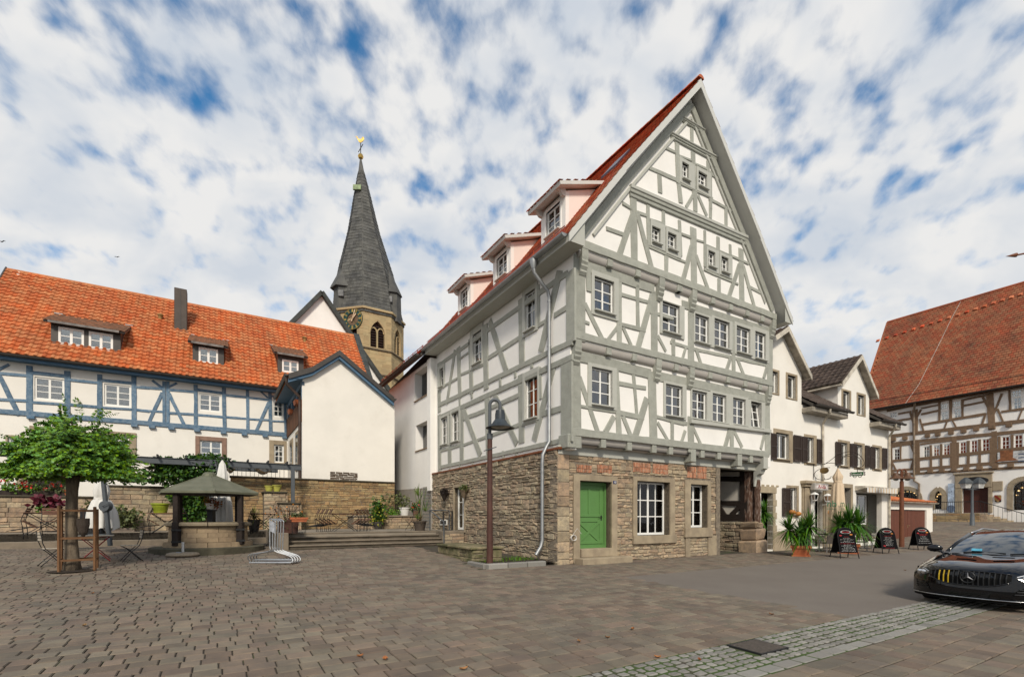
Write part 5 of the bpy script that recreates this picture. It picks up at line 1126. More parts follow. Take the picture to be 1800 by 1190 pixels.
for (px, dep) in ((602, -.35), (690, -.35)):
    oc = V((tcx, TY)) + tr_ * (-39 if px < 650 else 39) / FOC * TY - tf_ * TRr * .42; cx_, cy_ = oc.x, oc.y; hw = 13.5 / FOC * TY; zt0, zt1, zt2 = zt_of(552), zt_of(497), zt_of(434, TY - 1.5); dx = 14 * S1 * (1 if px < 650 else -1)
    m = MB(); m.lathe([(hw * 1.25, zt0), (hw * 1.16, zt1)], 6, (cx_, cy_, 0), ph=.3); m.build('turret_wall', slate, CH)
    m = MB(); m.lathe([(hw * 1.5, zt1 - .2), (hw * 1.42, zt1), (hw * .7, (zt1 + zt2) / 2), (.03, zt2)], 6, (0, 0, 0), ph=.3); m.v = [(q[0] + cx_ + (dx * (q[2] - zt1) / (zt2 - zt1) if q[2] > zt1 else 0) + lean(q[2]), q[1] + cy_ + .9 * max(0, (q[2] - zt1) / (zt2 - zt1)), q[2]) for q in m.v]; m.build('turret_roof', slate, CH)
    m = MB(); m.lathe([(.02, 0), (.2, .1), (.25, .25), (.2, .4), (.02, .5)], 8, (cx_ + dx + lean(zt2), cy_ + .9, zt2 - .05)); m.build('turret_ball', gold, CH, smooth=2)
    m = MB(); m.cbox(-.28, .28, -.12, .12, 0, .62, .02, lambda a, b, c: V((cx_ + a + .05, cy_ - hw * 1.18 + b, zt_of(520) + c))); m.build('turret_hatch', mat('grey_frame', (.2, .2, .2), .6), CH)
m = MB(); m.cbox(-.42, .42, -.1, .1, 0, .55, .01, lambda a, b, c: V((tcx - .25 + lean(zt_of(345, TY)) + a, TY - 1.0 + b + c * .1, zt_of(345, TY) + c))); m.build('copper_hatch', mat('verdigris', (.30, .38, .2), .6), CH)
zb_ = zt_of(280, TY); bx_ = tcx + (633 - 651) * 0 * S1
m = MB(); tcx0 = tcx; tcx = tcx + lean(zb_); m.lathe([(.05, 0), (.22, .08), (.3, .27), (.22, .47), (.04, .55)], 12, (tcx, TY, zb_)); m.build('ball', gold, CH, smooth=2)
m = MB(); m.tube([(tcx, TY, zb_ + .5), (tcx, TY, zb_ + 1.75)], .045, 6); m.tube([(tcx - .25, TY, zb_ + .75), (tcx + .25, TY, zb_ + 1.6)], .04, 5); m.build('vane_rod', black_iron, CH)
cock = [(-.35, .55), (-.5, .75), (-.32, .72), (-.15, .45), (.1, .42), (.25, .68), (.4, .62), (.42, .4), (.28, .18), (.05, .05), (-.12, .1)]
m = MB(); m.prism(cock, lambda a, b: V((tcx - .05 + a, TY - .03, zb_ + 1.7 + b)), lambda a, b: V((tcx - .05 + a, TY + .03, zb_ + 1.7 + b))); m.build('weathercock', gold, CH)
# white nave gable
NY = 46.0; NP = Plane((0, NY), A)
q = dp(565, 600, NY); NG = thing('church_nave', 'white church gable with dark coping rising behind the orange roof', 'church', (q.x, q.y, 0))
ng = [NP.hit(*p) for p in ((517, 575), (565, 518), (616, 592))]; sl_r = (ng[2][1] - ng[1][1]) / (ng[2][0] - ng[1][0])
hwid = 9.0; apn = ng[1]
outl = [(apn[0] - hwid, 3), (apn[0] + hwid, 3), (apn[0] + hwid, apn[1] + sl_r * hwid), apn, (apn[0] - hwid, apn[1] + sl_r * hwid)]
wall(NP, outl, [], plaster, NG, name='gable_wall', thick=.4)
for sg in (-1, 1):
    m = MB(); m.bar(NP.w(apn[0], .0, apn[1] + .1), NP.w(apn[0] + sg * hwid, .0, apn[1] + sl_r * hwid + .1), .7, .28); m.build('coping', mat('dark_green_coping', (0, 0, 0)), NG)
    bb = V((-NP.n.x, -NP.n.y, 0)) * 12; m = MB(); m.add([NP.w(apn[0], -.1, apn[1] - .1), NP.w(apn[0] + sg * hwid, -.1, apn[1] + sl_r * hwid - .1), NP.w(apn[0] + sg * hwid, -.1, apn[1] + sl_r * hwid - .1) + bb, NP.w(apn[0], -.1, apn[1] - .1) + bb], [(0, 1, 2, 3)]); m.build('roof', tile_br, NG)
# ------------------------------------------------------------------ cream inn to the right
IV = .25
IP = Plane(uv(0, IV), A)
iu0 = UR1 + .08; iu1 = IP.hit(1559, 850)[0]
q = uv((iu0 + iu1) / 2, 4); IN = thing('inn', 'cream plastered inn with dark shutters and two gabled wall dormers', 'house', (q.x, q.y, 0))
zIe = IP.zh('I', 620, 790)[1]
g1r, g1z = IP.zh('I', 440, 480); g1a = IP.zh('I', 262, 112); g2l, g2z = IP.zh('I', 757, 555); g2r = IP.zh('I', 1030, 650)[0]; g2a = IP.zh('I', 906, 352); g2z2 = IP.zh('I', 1032, 655)[1]
IW = []
def iw(t, a, b, c, d, fr, cols=2, rows=1, cur=1, sh=None): IW.append((IP.zh(t, a, b), IP.zh(t, c, d), (IP.zh(t, fr[0], fr[1]), IP.zh(t, fr[2], fr[3])), cols, rows, cur, sh))
iw('I', 318, 490, 388, 702, (303, 466, 402, 718), 1); iw('I', 800, 628, 858, 805, (788, 608, 870, 826), 1); iw('I', 930, 662, 985, 845, (920, 640, 997, 858), 1)
iw('I', 175, 455, 232, 655, (160, 430, 245, 672), 1)
iw('I2', 215, 0, 330, 240, (195, -38, 362, 268), 2, 1, 2, ((160, 5, 213, 238), (363, 22, 428, 260)))
iw('I2', 480, 40, 545, 268, (462, 12, 570, 292), 2, 1, 2, ((437, 35, 480, 262), (567, 57, 610, 272)))
iw('I2', 775, 85, 838, 295, (757, 60, 860, 318), 2, 1, 2, ((730, 80, 775, 285), (855, 97, 872, 300)))
iw('I2', 912, 105, 968, 308, (897, 82, 988, 330), 2, 1, 2, ((875, 97, 911, 305), (988, 112, 1023, 312)))
iw('I2', 1070, 128, 1120, 320, (1057, 106, 1138, 342), 2, 1, 2, ((1035, 122, 1069, 316), (1138, 135, 1175, 322)))
iw('I2', 332, 482, 398, 712, (308, 458, 414, 745), 1, 1, 0, ((266, 482, 331, 728),))
do1 = (IP.zh('I2', 88, 525), IP.zh('I2', 190, 990)); do2 = (IP.zh('I2', 500, 512), IP.zh('I2', 625, 850)); do3 = (IP.zh('I2', 815, 482), IP.zh('I2', 868, 900)); do4 = (IP.zh('I2', 918, 522), IP.zh('I2', 1140, 800))
hol = [(a[0], b[0], b[1], a[1]) for a, b, *_ in IW] + [(do1[0][0], do1[1][0], .05, do1[0][1]), (do2[0][0], do2[1][0], .05, do2[0][1]), (do3[0][0], do3[1][0], .1, do3[0][1]), (do4[0][0], do4[1][0], .5, do4[0][1])]
wall(IP, [(iu0, -.3), (iu1, -.3), (iu1, zIe), (g2r, zIe), (g2r, g2z2), g2a, (g2l, g2z), (g2l, zIe), (g1r, zIe), (g1r, g1z), g1a, (iu0, g1z + (g1a[1] - g1z) * .25)], hol, plaster_warm, IN)
for i, (a, b, f, cols, rows, cur, sh) in enumerate(IW):
    w_ = window(IP, a, b, IN, cols, rows, rec=.12, surround=f, sm=sandstone, so=.03, curtain=cur, fw=.07, sillm=sandstone, sill=i > 3)
    for s_ in sh or ():
        a_, b_ = IP.zh('I2', s_[0], s_[1]), IP.zh('I2', s_[2], s_[3]); (x0, z1_), (x1, z0_) = a_, b_; mb = MB()
        for (p0, p1, r0, r1) in ((x0, x0 + .05, z0_, z1_), (x1 - .05, x1, z0_, z1_), (x0 + .05, x1 - .05, z1_ - .07, z1_), (x0 + .05, x1 - .05, z0_, z0_ + .07), (x0 + .05, x1 - .05, (z0_ + z1_) / 2 - .03, (z0_ + z1_) / 2 + .03)): mb.box(p0, p1, .04, .085, r0, r1, IP.w)
        sho = mb.build('shutter', mat('shutter_brown', (.045, .03, .024), .6, nf=.2, ns=6), IN)
        mb = MB(); n = 18
        for k in range(n): zz_ = z0_ + .08 + (z1_ - z0_ - .16) * k / n; mb.hexa([IP.w(x0 + .05, .05, zz_), IP.w(x1 - .05, .05, zz_), IP.w(x1 - .05, .058, zz_), IP.w(x0 + .05, .058, zz_), IP.w(x0 + .05, .068, zz_ + .06), IP.w(x1 - .05, .068, zz_ + .06), IP.w(x1 - .05, .076, zz_ + .06), IP.w(x0 + .05, .076, zz_ + .06)])
        mb.build('louvres', mat('shutter_brown', (0, 0, 0)), sho)
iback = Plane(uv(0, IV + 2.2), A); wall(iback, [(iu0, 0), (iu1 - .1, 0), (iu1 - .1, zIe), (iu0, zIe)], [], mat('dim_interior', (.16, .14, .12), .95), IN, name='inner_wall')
ISd = Plane(uv(iu1, 0), B); wall(ISd, [(IV, -.2), (IV + 9, -.2), (IV + 9, zIe), (IV + 4.5, zIe + 3.5), (IV, zIe)], [], plaster_warm, IN, name='end_wall')
def irf(pa, pb, z0, z1, name, ov=.35, side=.0):
    pass
bk_ = V((B.x, B.y, 0))
def gable_roof(ul, zl_, ua, za, ur, zr_, parent, m, depth=9, ov=.35):
    for (u0, z0, sg) in ((ul, zl_, -1), (ur, zr_, 1)):
        t = V((u0 - ua, z0 - za)); t.normalize(); ex = V((u0, z0)) + t * .35
        slab([lrp(ex.x, IV - ov, ex.y + .1), lrp(ua, IV - ov, za + .1), lrp(ua, IV + depth, za + .1), lrp(ex.x, IV + depth, ex.y + .1)], .1, mat('taupe_board', (.36, .32, .26), .7), parent, name='roof_slab')
        e2_ = lrp(ua, 0, za) - lrp(ex.x, 0, ex.y); Ly = e2_.length; e2_.normalize(); n_ = bk_.cross(e2_); n_ = n_ if n_.z > 0 else -n_
        pieces('roof_tile', 'roof_tiles', pantiles(lrp(ex.x, IV - ov, ex.y + .1) + n_ * .02, bk_, e2_, n_, depth + ov, Ly, .3, .33, .03, amp=.04), m, parent, limit=0, smooth=True)
        mb = MB(); p0, p1 = lrp(ex.x, IV - ov - .03, ex.y + .12), lrp(ua, IV - ov - .03, za + .12); dn = V((0, 0, -.24)); mb.hexa([p0 + dn, p1 + dn, p1 + dn + bk_ * .04, p0 + dn + bk_ * .04, p0, p1, p1 + bk_ * .04, p0 + bk_ * .04]); mb.build('verge_board', mat('cream_board', (.66, .60, .5), .6), parent)
        mb = MB(); q0 = lrp(ex.x, IV - ov + .05, ex.y - .02); mb.tube([q0, lrp(ex.x, IV + depth, ex.y - .02)], .06, 6); mb.build('gutter', mat('cream_pipe', (.58, .52, .42), .5), parent)
gable_roof(g2l, g2z, g2a[0], g2a[1], g2r, g2z2, IN, tile_bk)
gable_roof(iu0 - 1.2, g1z - .2, g1a[0], g1a[1], g1r, g1z, IN, tile_bk)
for (u_, zz_) in ((g2l, g2z), (g2r, g2z2), (g1r, g1z)):
    mb = MB(); mb.add([lrp(u_, IV, zIe - .1), lrp(u_, IV, zz_), lrp(u_, IV + 8, zz_), lrp(u_, IV + 8, zIe - .1)], [(0, 1, 2, 3)]); mb.build('dormer_cheek', plaster_warm, IN)
# main roof between the gables and its boxed eaves
for (u0, u1) in ((g1r + .02, g2l - .02), (g2r + .02, iu1 + .5)):
    slab([lrp(u0, IV - .55, zIe - .05), lrp(u1 if u1 < iu1 else u1, IV - .55, zIe - .05), lrp(u1, IV + 4.5, zIe + 3.4), lrp(u0, IV + 4.5, zIe + 3.4)], .12, dk_metal, IN, name='roof_slab')
    e2_ = lrp(0, IV + 4.5, zIe + 3.4) - lrp(0, IV - .55, zIe - .05); Ly = e2_.length; e2_.normalize(); n_ = e1.cross(e2_); n_ = n_ if n_.z > 0 else -n_
    pieces('roof_tile', 'roof_tiles', pantiles(lrp(u0, IV - .6, zIe - .05) + n_ * .02, e1, e2_, n_, u1 - u0, Ly, .3, .33, .03, amp=.04), tile_bk, IN, limit=0, smooth=True)
    mb = MB(); mb.cbox(u0, u1 + (.0 if u1 < iu1 else 0), -.5, .0, -.4, -.16, .02, lambda a, b, z: lrp(a, IV + b, zIe + z)); mb.build('boxed_eaves', mat('taupe_board', (0, 0, 0)), IN)
    gutter(lrp(u0 + .2, IV - .62, zIe - .06), lrp(u1 + .25, IV - .62, zIe - .06), .09, dk_metal, IN, (-B.x, -B.y))
mb = MB(); mb.add([lrp(g1r, IV + 4.5, zIe + 3.4), lrp(iu1 + .3, IV + 4.5, zIe + 3.4), lrp(iu1 + .3, IV + 9.5, zIe - .2), lrp(g1r, IV + 9.5, zIe - .2)], [(0, 1, 2, 3)]); mb.build('rear_roof', tile_bk, IN)
cp = mat('cream_pipe', (0, 0, 0))
for (t, x, xo) in (('I', 610, 690), ('I', 1190, 1262)):
    s_ = IP.zh(t, x, 1000)[0]; so_ = IP.hit(*Z(t, xo, 800), .6)[0]; mb = MB(); mb.tube([IP.w(so_, .6, zIe - .15), IP.w(so_, .6, zIe - .3), IP.w(s_, .1, zIe - .75), IP.w(s_, .1, zIe - 1.0), IP.w(s_, .1, .5 if x > 1000 else 3.2), IP.w(s_ + (.1 if x > 1000 else 0), .2 if x > 1000 else .1, .3 if x > 1000 else 3.0)], .055, 8); mb.build('downpipe', cp, IN, smooth=2)
mb = MB(); mb.cbox(IP.zh('I2', 195, 900)[0], IP.zh('I2', 440, 900)[0], -.02, .06, -.1, IP.zh('I2', 300, 860)[1], .015, IP.w); mb.build('plinth', mat('plinth_stone', (.42, .34, .24), .9, nf=.15, ns=2), IN)
# side door with toothed stone surround
sx0 = do1[0][0]; sx1 = do1[1][0]; stp = mat('quoin_stone', (.40, .33, .23), .9, nf=.2, ns=3, var=.08)
for i in range(9):
    z0_ = .0 + i * (do1[0][1]) / 9; e = .30 if i % 2 else .2; mb = MB(); mb.cbox(sx1, sx1 + e, -.25, .03, z0_, z0_ + do1[0][1] / 9 - .006, .01, IP.w); mb.build('quoin', stp, IN)
mb = MB(); mb.cbox(sx0 - .4, sx1 + .28, -.2, .032, do1[0][1], do1[0][1] + .3, .01, IP.w)
for i in range(5): mb.cbox(sx0 - .35 + i * .38, sx0 - .15 + i * .38, -.1, .03, do1[0][1] + .3, do1[0][1] + .38, .01, IP.w)
mb.build('lintel', stp, IN)
mb = MB(); mb.cbox(sx0, sx1, -.5, -.44, 0, do1[0][1], .01, IP.w); mb.build('door', dark_wood, IN); mb = MB(); mb.cbox(sx0 + .1, sx0 + .5, -.45, -.42, .8, do1[0][1] - .1, .005, IP.w); mb.build('pane', glass_dark, IN)
# main portal with cornice, sign box, white door
px0_, pz = IP.zh('I2', 440, 420); px1_ = IP.zh('I2', 692, 440)[0]
mb = MB(); mb.cbox(px0_ - .12, px1_ + .1, -.1, .32, pz - .16, pz, .03, IP.w); mb.cbox(px0_ - .04, px1_ + .03, -.1, .22, pz - .3, pz - .16, .02, IP.w); mb.build('portal_cornice', sandstone, IN)
for (a, b) in ((px0_, do2[0][0]), (do2[1][0], px1_)): mb = MB(); mb.cbox(a, b, -.25, .1, .0, pz - .3, .02, IP.w); mb.cbox(a + .05, b - .05, .1, .16, .0, pz - .35, .02, IP.w); mb.build('pilaster', sandstone, IN)
mb = MB(); mb.cbox(do2[0][0], do2[1][0], -.42, -.36, .05, do2[0][1], .01, IP.w); mb.build('door', white_paint, IN)
sgx0, sgz1 = IP.zh('I2', 535, 440, .3); sgx1, sgz0 = IP.zh('I2', 653, 508, .3)
sb = mat('lit_sign_face', (.86, .84, .82), .5)
mb = MB(); mb.cbox(sgx0, sgx1, .2, .42, sgz0, sgz1, .015, IP.w); sgn_o = mb.build('sign_box', mat('sign_case', (.45, .42, .38), .5), None, label='white box sign with red script over the inn door', cat='sign')
mb = MB(); mb.cbox(sgx0 + .06, sgx1 - .06, .42, .43, sgz0 + .06, sgz1 - .06, .004, IP.w); mb.build('face', sb, sgn_o)
mb = MB()
for (p0, p1, r0, r1) in ((sgx0 + .09, sgx1 - .09, sgz0 + .085, sgz0 + .1), (sgx0 + .09, sgx1 - .09, sgz1 - .1, sgz1 - .085), (sgx0 + .09, sgx0 + .105, sgz0 + .1, sgz1 - .1), (sgx1 - .105, sgx1 - .09, sgz0 + .1, sgz1 - .1)): mb.box(p0, p1, .428, .434, r0, r1, IP.w)
mb.build('border', mat('ochre_line', (.45, .16, .06), .5), sgn_o)
text('Andja', IP.w((sgx0 + sgx1) / 2, .436, (sgz0 + sgz1) / 2), (A.x, A.y, 0), (0, 0, 1), (sgz1 - sgz0) * .42, mat('sign_red', (.38, .02, .03), .5), sgn_o, w=(sgx1 - sgx0) * .6, shear=.15)
# shop window with awning box
mb = MB(); mb.cbox(do4[0][0], do4[1][0], -.75, -.7, .4, do4[0][1], .01, IP.w); mb.build('alcove_back', mat('taupe_reveal', (.16, .13, .1), .9), IN)
gx0, gz1 = IP.zh('I2', 918, 535, -.4); gx1, gz0 = IP.zh('I2', 1025, 712, -.4)
window(IP, (do4[0][0] + .02, do4[0][1] - .1), (do4[0][0] + (do4[1][0] - do4[0][0]) * .62, do4[1][1]), IN, 2, 1, rec=.3, fw=.06, sill=False, name='shop_window')
mb = MB(); mb.cbox(do4[0][0] + .06, do4[0][0] + (do4[1][0] - do4[0][0]) * .6, -.55, -.5, do4[1][1], do4[0][1] - .15, .01, IP.w); mb.build('green_blind', mat('lime_blind', (.42, .44, .14), .8, nf=.1), IN)
ax0, az1 = IP.zh('I2', 905, 465); ax1, az0 = IP.zh('I2', 1192, 490)
mb = MB(); mb.prism([(0, 0), (.5, -.02), (.5, -.12), (.1, -.25), (0, -.25)], lambda o, z: IP.w(ax0, o, az1 + z), lambda o, z: IP.w(ax1, o, az1 - .02 + z)); mb.build('awning_box', mat('cream_board', (0, 0, 0)), IN)
for i in range(22): mb = MB(); a_ = ax0 + .2 + (ax1 - ax0 - .25) * i / 22; mb.cbox(a_, a_ + (ax1 - ax0) / 22 - .012, .5, .515, az1 - .36, az1 - .11, .004, IP.w); mb.build('awning_valance', canvas_b if i % 2 else canvas_w, IN)
mb = MB(); mb.cbox(do4[0][0] - .12, do4[1][0] + .1, -.1, .08, .35, .5, .02, IP.w); mb.build('shop_sill', sandstone, IN)
mb = MB(); mb.cbox(do3[0][0], do3[1][0], -.5, -.45, .1, do3[0][1], .01, IP.w); mb.build('door', dark_wood, IN)
mb = MB(); mb.cbox(do3[0][0] - .18, do3[1][0] + .2, -.1, .04, do3[0][1], do3[0][1] + .22, .012, IP.w); mb.cbox(do3[1][0], do3[1][0] + .2, -.3, .042, .1, do3[0][1], .012, IP.w); mb.build('door_surround', sandstone, IN)
# white lanterns either side of the portal
for (x, y, lb) in ((555, 560, 'white hanging lantern on the portal pilaster under the box sign'), (668, 570, 'white lantern half hidden behind the folded beige parasol')):
    s_, z_ = IP.zh('I2', x, y, .35); T = thing('wall_lantern', lb, 'lantern', IP.w(s_, .35, z_ - .25), group='portal lanterns'); c_ = IP.w(s_, .35, z_)
    mb = MB(); mb.lathe([(.03, .22), (.13, .17), (.21, .1), (.19, .1)], 6, c_); mb.build('cap', white_paint, T); mb = MB(); mb.lathe([(.17, .1), (.11, -.15)], 6, c_, cap=False); mb.build('glass_body', glassmat('lantern_glass', (.8, .7, .65), 1.5), T)
    mb = MB()
    for k in range(6): a = 2 * pi * k / 6; mb.tube([c_ + V((.175 * cos(a), .175 * sin(a), .1)), c_ + V((.115 * cos(a), .115 * sin(a), -.15))], .012, 4)
    mb.lathe([(.12, -.15), (.12, -.18), (.03, -.24)], 6, c_); mb.build('frame', white_paint, T); mb = MB(); mb.tube([c_ + V((0, 0, -.24)), IP.w(s_, .3, z_ - .32), IP.w(s_, .1, z_ - .34)], .018, 5); mb.build('arm', white_paint, T)
# wrought iron bracket with the green hanging sign, standing out from the wall
ub_ = IP.hit(1429, 830)[0]; SPn = Plane(uv(ub_, IV), -B)
SG = thing('inn_sign', 'wrought iron bracket with green Altstadt sign hanging out from the inn', 'sign', IP.w(ub_, 0, SPn.zh('I2', 545, 400)[1]))
def spw(t, x, y, dx=0): s_, z_ = SPn.zh(t, x, y); q = SPn.p + SPn.d * s_; return V((q.x + A.x * dx, q.y + A.y * dx, z_))
def curve(pts, n=6):
    out = []; P_ = [pts[0]] + pts + [pts[-1]]
    for i in range(1, len(P_) - 2):
        for k in range(n):
            t = k / n; a, b, c, d = P_[i - 1], P_[i], P_[i + 1], P_[i + 2]
            out.append(tuple(.5 * (2 * b[j] + (c[j] - a[j]) * t + (2 * a[j] - 5 * b[j] + 4 * c[j] - d[j]) * t * t + (3 * b[j] - a[j] - 3 * c[j] + d[j]) * t ** 3) for j in range(len(a))))
    return out + [pts[-1]]
iron_b = mat('brown_iron', (.06, .045, .035), .6, metal=.3)
for pts in ([(545, 270), (548, 300), (545, 400), (530, 402)], [(545, 290), (610, 280), (690, 265), (760, 275)], [(640, 278), (690, 245), (760, 195), (850, 168), (930, 185), (978, 235), (985, 280), (950, 305), (925, 300)], [(790, 220), (850, 190), (910, 200), (955, 240), (960, 285)], [(690, 305), (620, 312), (565, 340), (552, 375), (580, 405), (640, 412), (690, 398)], [(640, 395), (650, 410), (690, 400), (700, 380)], [(780, 260), (800, 225), (840, 205), (880, 215)]):
    mb = MB(); mb.tube([spw('I2', *p) for p in curve(pts)], .014, 5); mb.build('scroll', iron_b, SG, smooth=True)
cs_, cz_ = SPn.zh('I2', 928, 362); sc_ = SPn.zh('I2', 995, 362)[0] - cs_
S3 = lambda s, o, z: V((SPn.p.x + SPn.d.x * (cs_ + s) - A.x * o, SPn.p.y + SPn.d.y * (cs_ + s) - A.y * o, cz_ + z))
sw = abs(sc_) * .78; sh_ = sw * .38
gpl = [(sw * cos(a) if abs(cos(a)) < .9 else sw * (1 if cos(a) > 0 else -1), sh_ * (1 if sin(a) > 0 else -1) * min(1, abs(sin(a)) * 1.6)) for a in [2 * pi * k / 24 + .13 for k in range(24)]]
mb = MB(); mb.prism(gpl, lambda a, b: S3(a, -.02, b), lambda a, b: S3(a, .02, b)); mb.build('sign_panel', mat('sign_green', (.015, .12, .03), .5), SG)
text('Altstadt', S3(0, .024, -.01), (SPn.d.x, SPn.d.y, 0), (0, 0, 1), sh_ * .95, white_paint, SG, w=sw * 1.7)
mb = MB()
for sg in (-1, 1):
    mb.tube([S3(sg * sw * x, 0, sh_ * z) for x, z in ((.9, 1.0), (1.15, .9), (1.3, .5), (1.12, 0), (1.3, -.5), (1.1, -.9))], .022, 5); mb.tube([S3(sg * sw * x, 0, sh_ * z) for x, z in ((.15, -1.1), (.3, -1.7), (.6, -1.6), (.7, -1.1))], .014, 5)
mb.tube([S3(0, 0, sh_), S3(0, 0, sh_ * 2.2)], .015, 5); mb.build('sign_ornament', iron_b, SG)
o_s, o_z = SPn.zh('I2', 640, 332); mb = MB(); mb.prism([(.2 * cos(2 * pi * k / 16), .15 * sin(2 * pi * k / 16)) for k in range(16)], lambda a, b: V((*(SPn.p + SPn.d * (o_s + a) - A * .02), o_z + b)), lambda a, b: V((*(SPn.p + SPn.d * (o_s + a) + A * .02), o_z + b))); mb.build('oval_plaque', mat('bronze', (.2, .13, .05), .5, metal=.4), SG)

# ------------------------------------------------------------------ garage
gq = gp(1564, 949); gu, gv = touv(gq.x, gq.y); GP = Plane(uv(0, gv), A)
GA = thing('garage', 'white garage with brown double doors and red tiled lean-to roof', 'garage', (gq.x, gq.y, gq.z))
ga0 = GP.zh('Q2', 60, 800)[0]; ga1 = GP.zh('Q2', 480, 800)[0]; gzt = GP.zh('Q2', 300, 705)[1]; gd = (GP.zh('Q2', 120, 768), GP.zh('Q2', 440, 1000))
wall(GP, [(ga0, gq.z - .3), (ga1, gq.z - .3), (ga1, gzt), (ga0, gzt)], [(gd[0][0], gd[1][0], gq.z - .25, gd[0][1])], plaster_warm, GA)
wall(Plane(uv(ga1, 0), B), [(gv, gq.z - .3), (gv + 6, gq.z - .3), (gv + 6, gzt), (gv, gzt)], [], plaster_warm, GA)
gb = mat('garage_brown', (.13, .04, .022), .6, var=.1, nf=.15, ns=5)
n = 24
for i in range(n): mb = MB(); a_ = gd[0][0] + (gd[1][0] - gd[0][0]) * i / n; mb.cbox(a_ + .004, a_ + (gd[1][0] - gd[0][0]) / n - .004, -.16, -.1 + (.012 if i == n // 2 else 0), gq.z - .05, gd[0][1], .006, GP.w); mb.build('door_board', gb, GA)
mb = MB(); hx = GP.zh('Q2', 290, 910); mb.tube([GP.w(hx[0], -.1, hx[1]), GP.w(hx[0], -.02, hx[1]), GP.w(hx[0] + .12, -.02, hx[1])], .018, 6); mb.cbox(hx[0] - .03, hx[0] + .03, -.1, -.08, hx[1] - .15, hx[1] + .05, .004, GP.w); mb.build('handle', mat('brass', (.6, .45, .25), .35, metal=.8), GA)
slab([lrp(ga0, gv - .2, gzt + .02), lrp(ga1 + .25, gv - .2, gzt + .02), lrp(ga1 + .25, gv + 6, gzt + 1.1), lrp(ga0, gv + 6, gzt + 1.1)], .1, tile_rd, GA, name='roof_slab')
e2_ = lrp(0, gv + 6, gzt + 1.1) - lrp(0, gv - .2, gzt + .02); Ly = e2_.length; e2_.normalize(); n_ = e1.cross(e2_); pieces('roof_tile', 'roof_tiles', pantiles(lrp(ga0, gv - .25, gzt + .02) + n_ * .02, e1, e2_, n_, ga1 - ga0 + .25, Ly, .28, .33, .03, amp=.05), tile_or, GA, limit=0, smooth=True)
gutter(lrp(ga0, gv - .28, gzt - .02), lrp(ga1 + .3, gv - .28, gzt - .02), .08, mat('cream_pipe', (0, 0, 0)), GA, (-B.x, -B.y))

# ------------------------------------------------------------------ big brown timbered building at the far right
QU = 50.2; QP = Plane(uv(QU, 0), B)
q = uv(QU + 5, 2); QB = thing('brown_timbered_house', 'large white and brown timbered hall with huge weathered red roof', 'building', (q.x, q.y, 1))
qv0 = -9.0; qv1 = QP.hit(1532, 750)[0]; zQe = (QP.zh('Q', 400, 1000, .5)[1] + QP.zh('Q', 1150, 855, .5)[1]) / 2
QW = []
for (a, b, c, d) in ((412, 222, 465, 318), (497, 212, 552, 308), (583, 200, 645, 300), (728, 185, 787, 290), (825, 170, 885, 278), (922, 158, 990, 268), (1093, 138, 1165, 250), (1203, 122, 1280, 240), (155, 245, 207, 342)): QW.append((QP.zh('Q2', a, b), QP.zh('Q2', c, d), 2, 3))
for (a, b, c, d) in ((610, 1045, 665, 1105), (700, 1025, 752, 1090), (1115, 950, 1175, 1025)): QW.append((QP.zh('Q', a, b), QP.zh('Q', c, d), 2, 3))
for (a, b, c, d) in ((605, 990, 660, 1025), (690, 975, 750, 1008), (1102, 900, 1175, 938), (255, 1052, 305, 1085)): QW.append((QP.zh('Q', a, b), QP.zh('Q', c, d), 3, 2))
qh = [(min(a[0], b[0]), max(a[0], b[0]), b[1], a[1]) for a, b, *_ in QW]
dq0, dq1 = QP.zh('Q2', 752, 585), QP.zh('Q2', 978, 798); qd = (dq1[0], dq0[0], dq1[1], dq0[1])
def qarch(x0, x1, yb, yt, pointed=True):
    s0, z0_ = QP.zh('Q2', (x0 + x1) / 2, yb); w_ = abs(QP.zh('Q2', x0, yb)[0] - QP.zh('Q2', x1, yb)[0]); h_ = QP.zh('Q2', (x0 + x1) / 2, yt)[1] - z0_
    if pointed: return arch(s0, z0_, w_, max(h_, w_ * .9)), s0, z0_, w_, h_
    hh = max(h_ - w_ / 2, .02); return [(s0 - w_ / 2, z0_), (s0 + w_ / 2, z0_), (s0 + w_ / 2, z0_ + hh)] + [(s0 + w_ / 2 * cos(pi * k / 12), z0_ + hh + w_ / 2 * sin(pi * k / 12)) for k in range(1, 12)] + [(s0 - w_ / 2, z0_ + hh)], s0, z0_, w_, h_
AR = [qarch(497, 588, 768, 600), qarch(150, 365, 700, 592, False), qarch(1182, 1400, 775, 520, False)]
wall(QP, [(qv0, .3), (qv1, .3), (qv1, zQe + .3), (qv0, zQe + .3)], qh + [qd] + [a[0] for a in AR], plaster, QB, thick=.5)
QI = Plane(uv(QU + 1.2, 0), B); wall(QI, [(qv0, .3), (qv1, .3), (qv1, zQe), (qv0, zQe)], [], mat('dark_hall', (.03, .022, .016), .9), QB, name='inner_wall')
for a, b, cols, rows in QW: window(QP, a, b, QB, cols, rows, rec=.03, fw=.07, bw=.04, sill=False)
bulb = mat('warm_bulb', (.9, .7, .4), .5, emit=(1, .62, .25, 2.2))
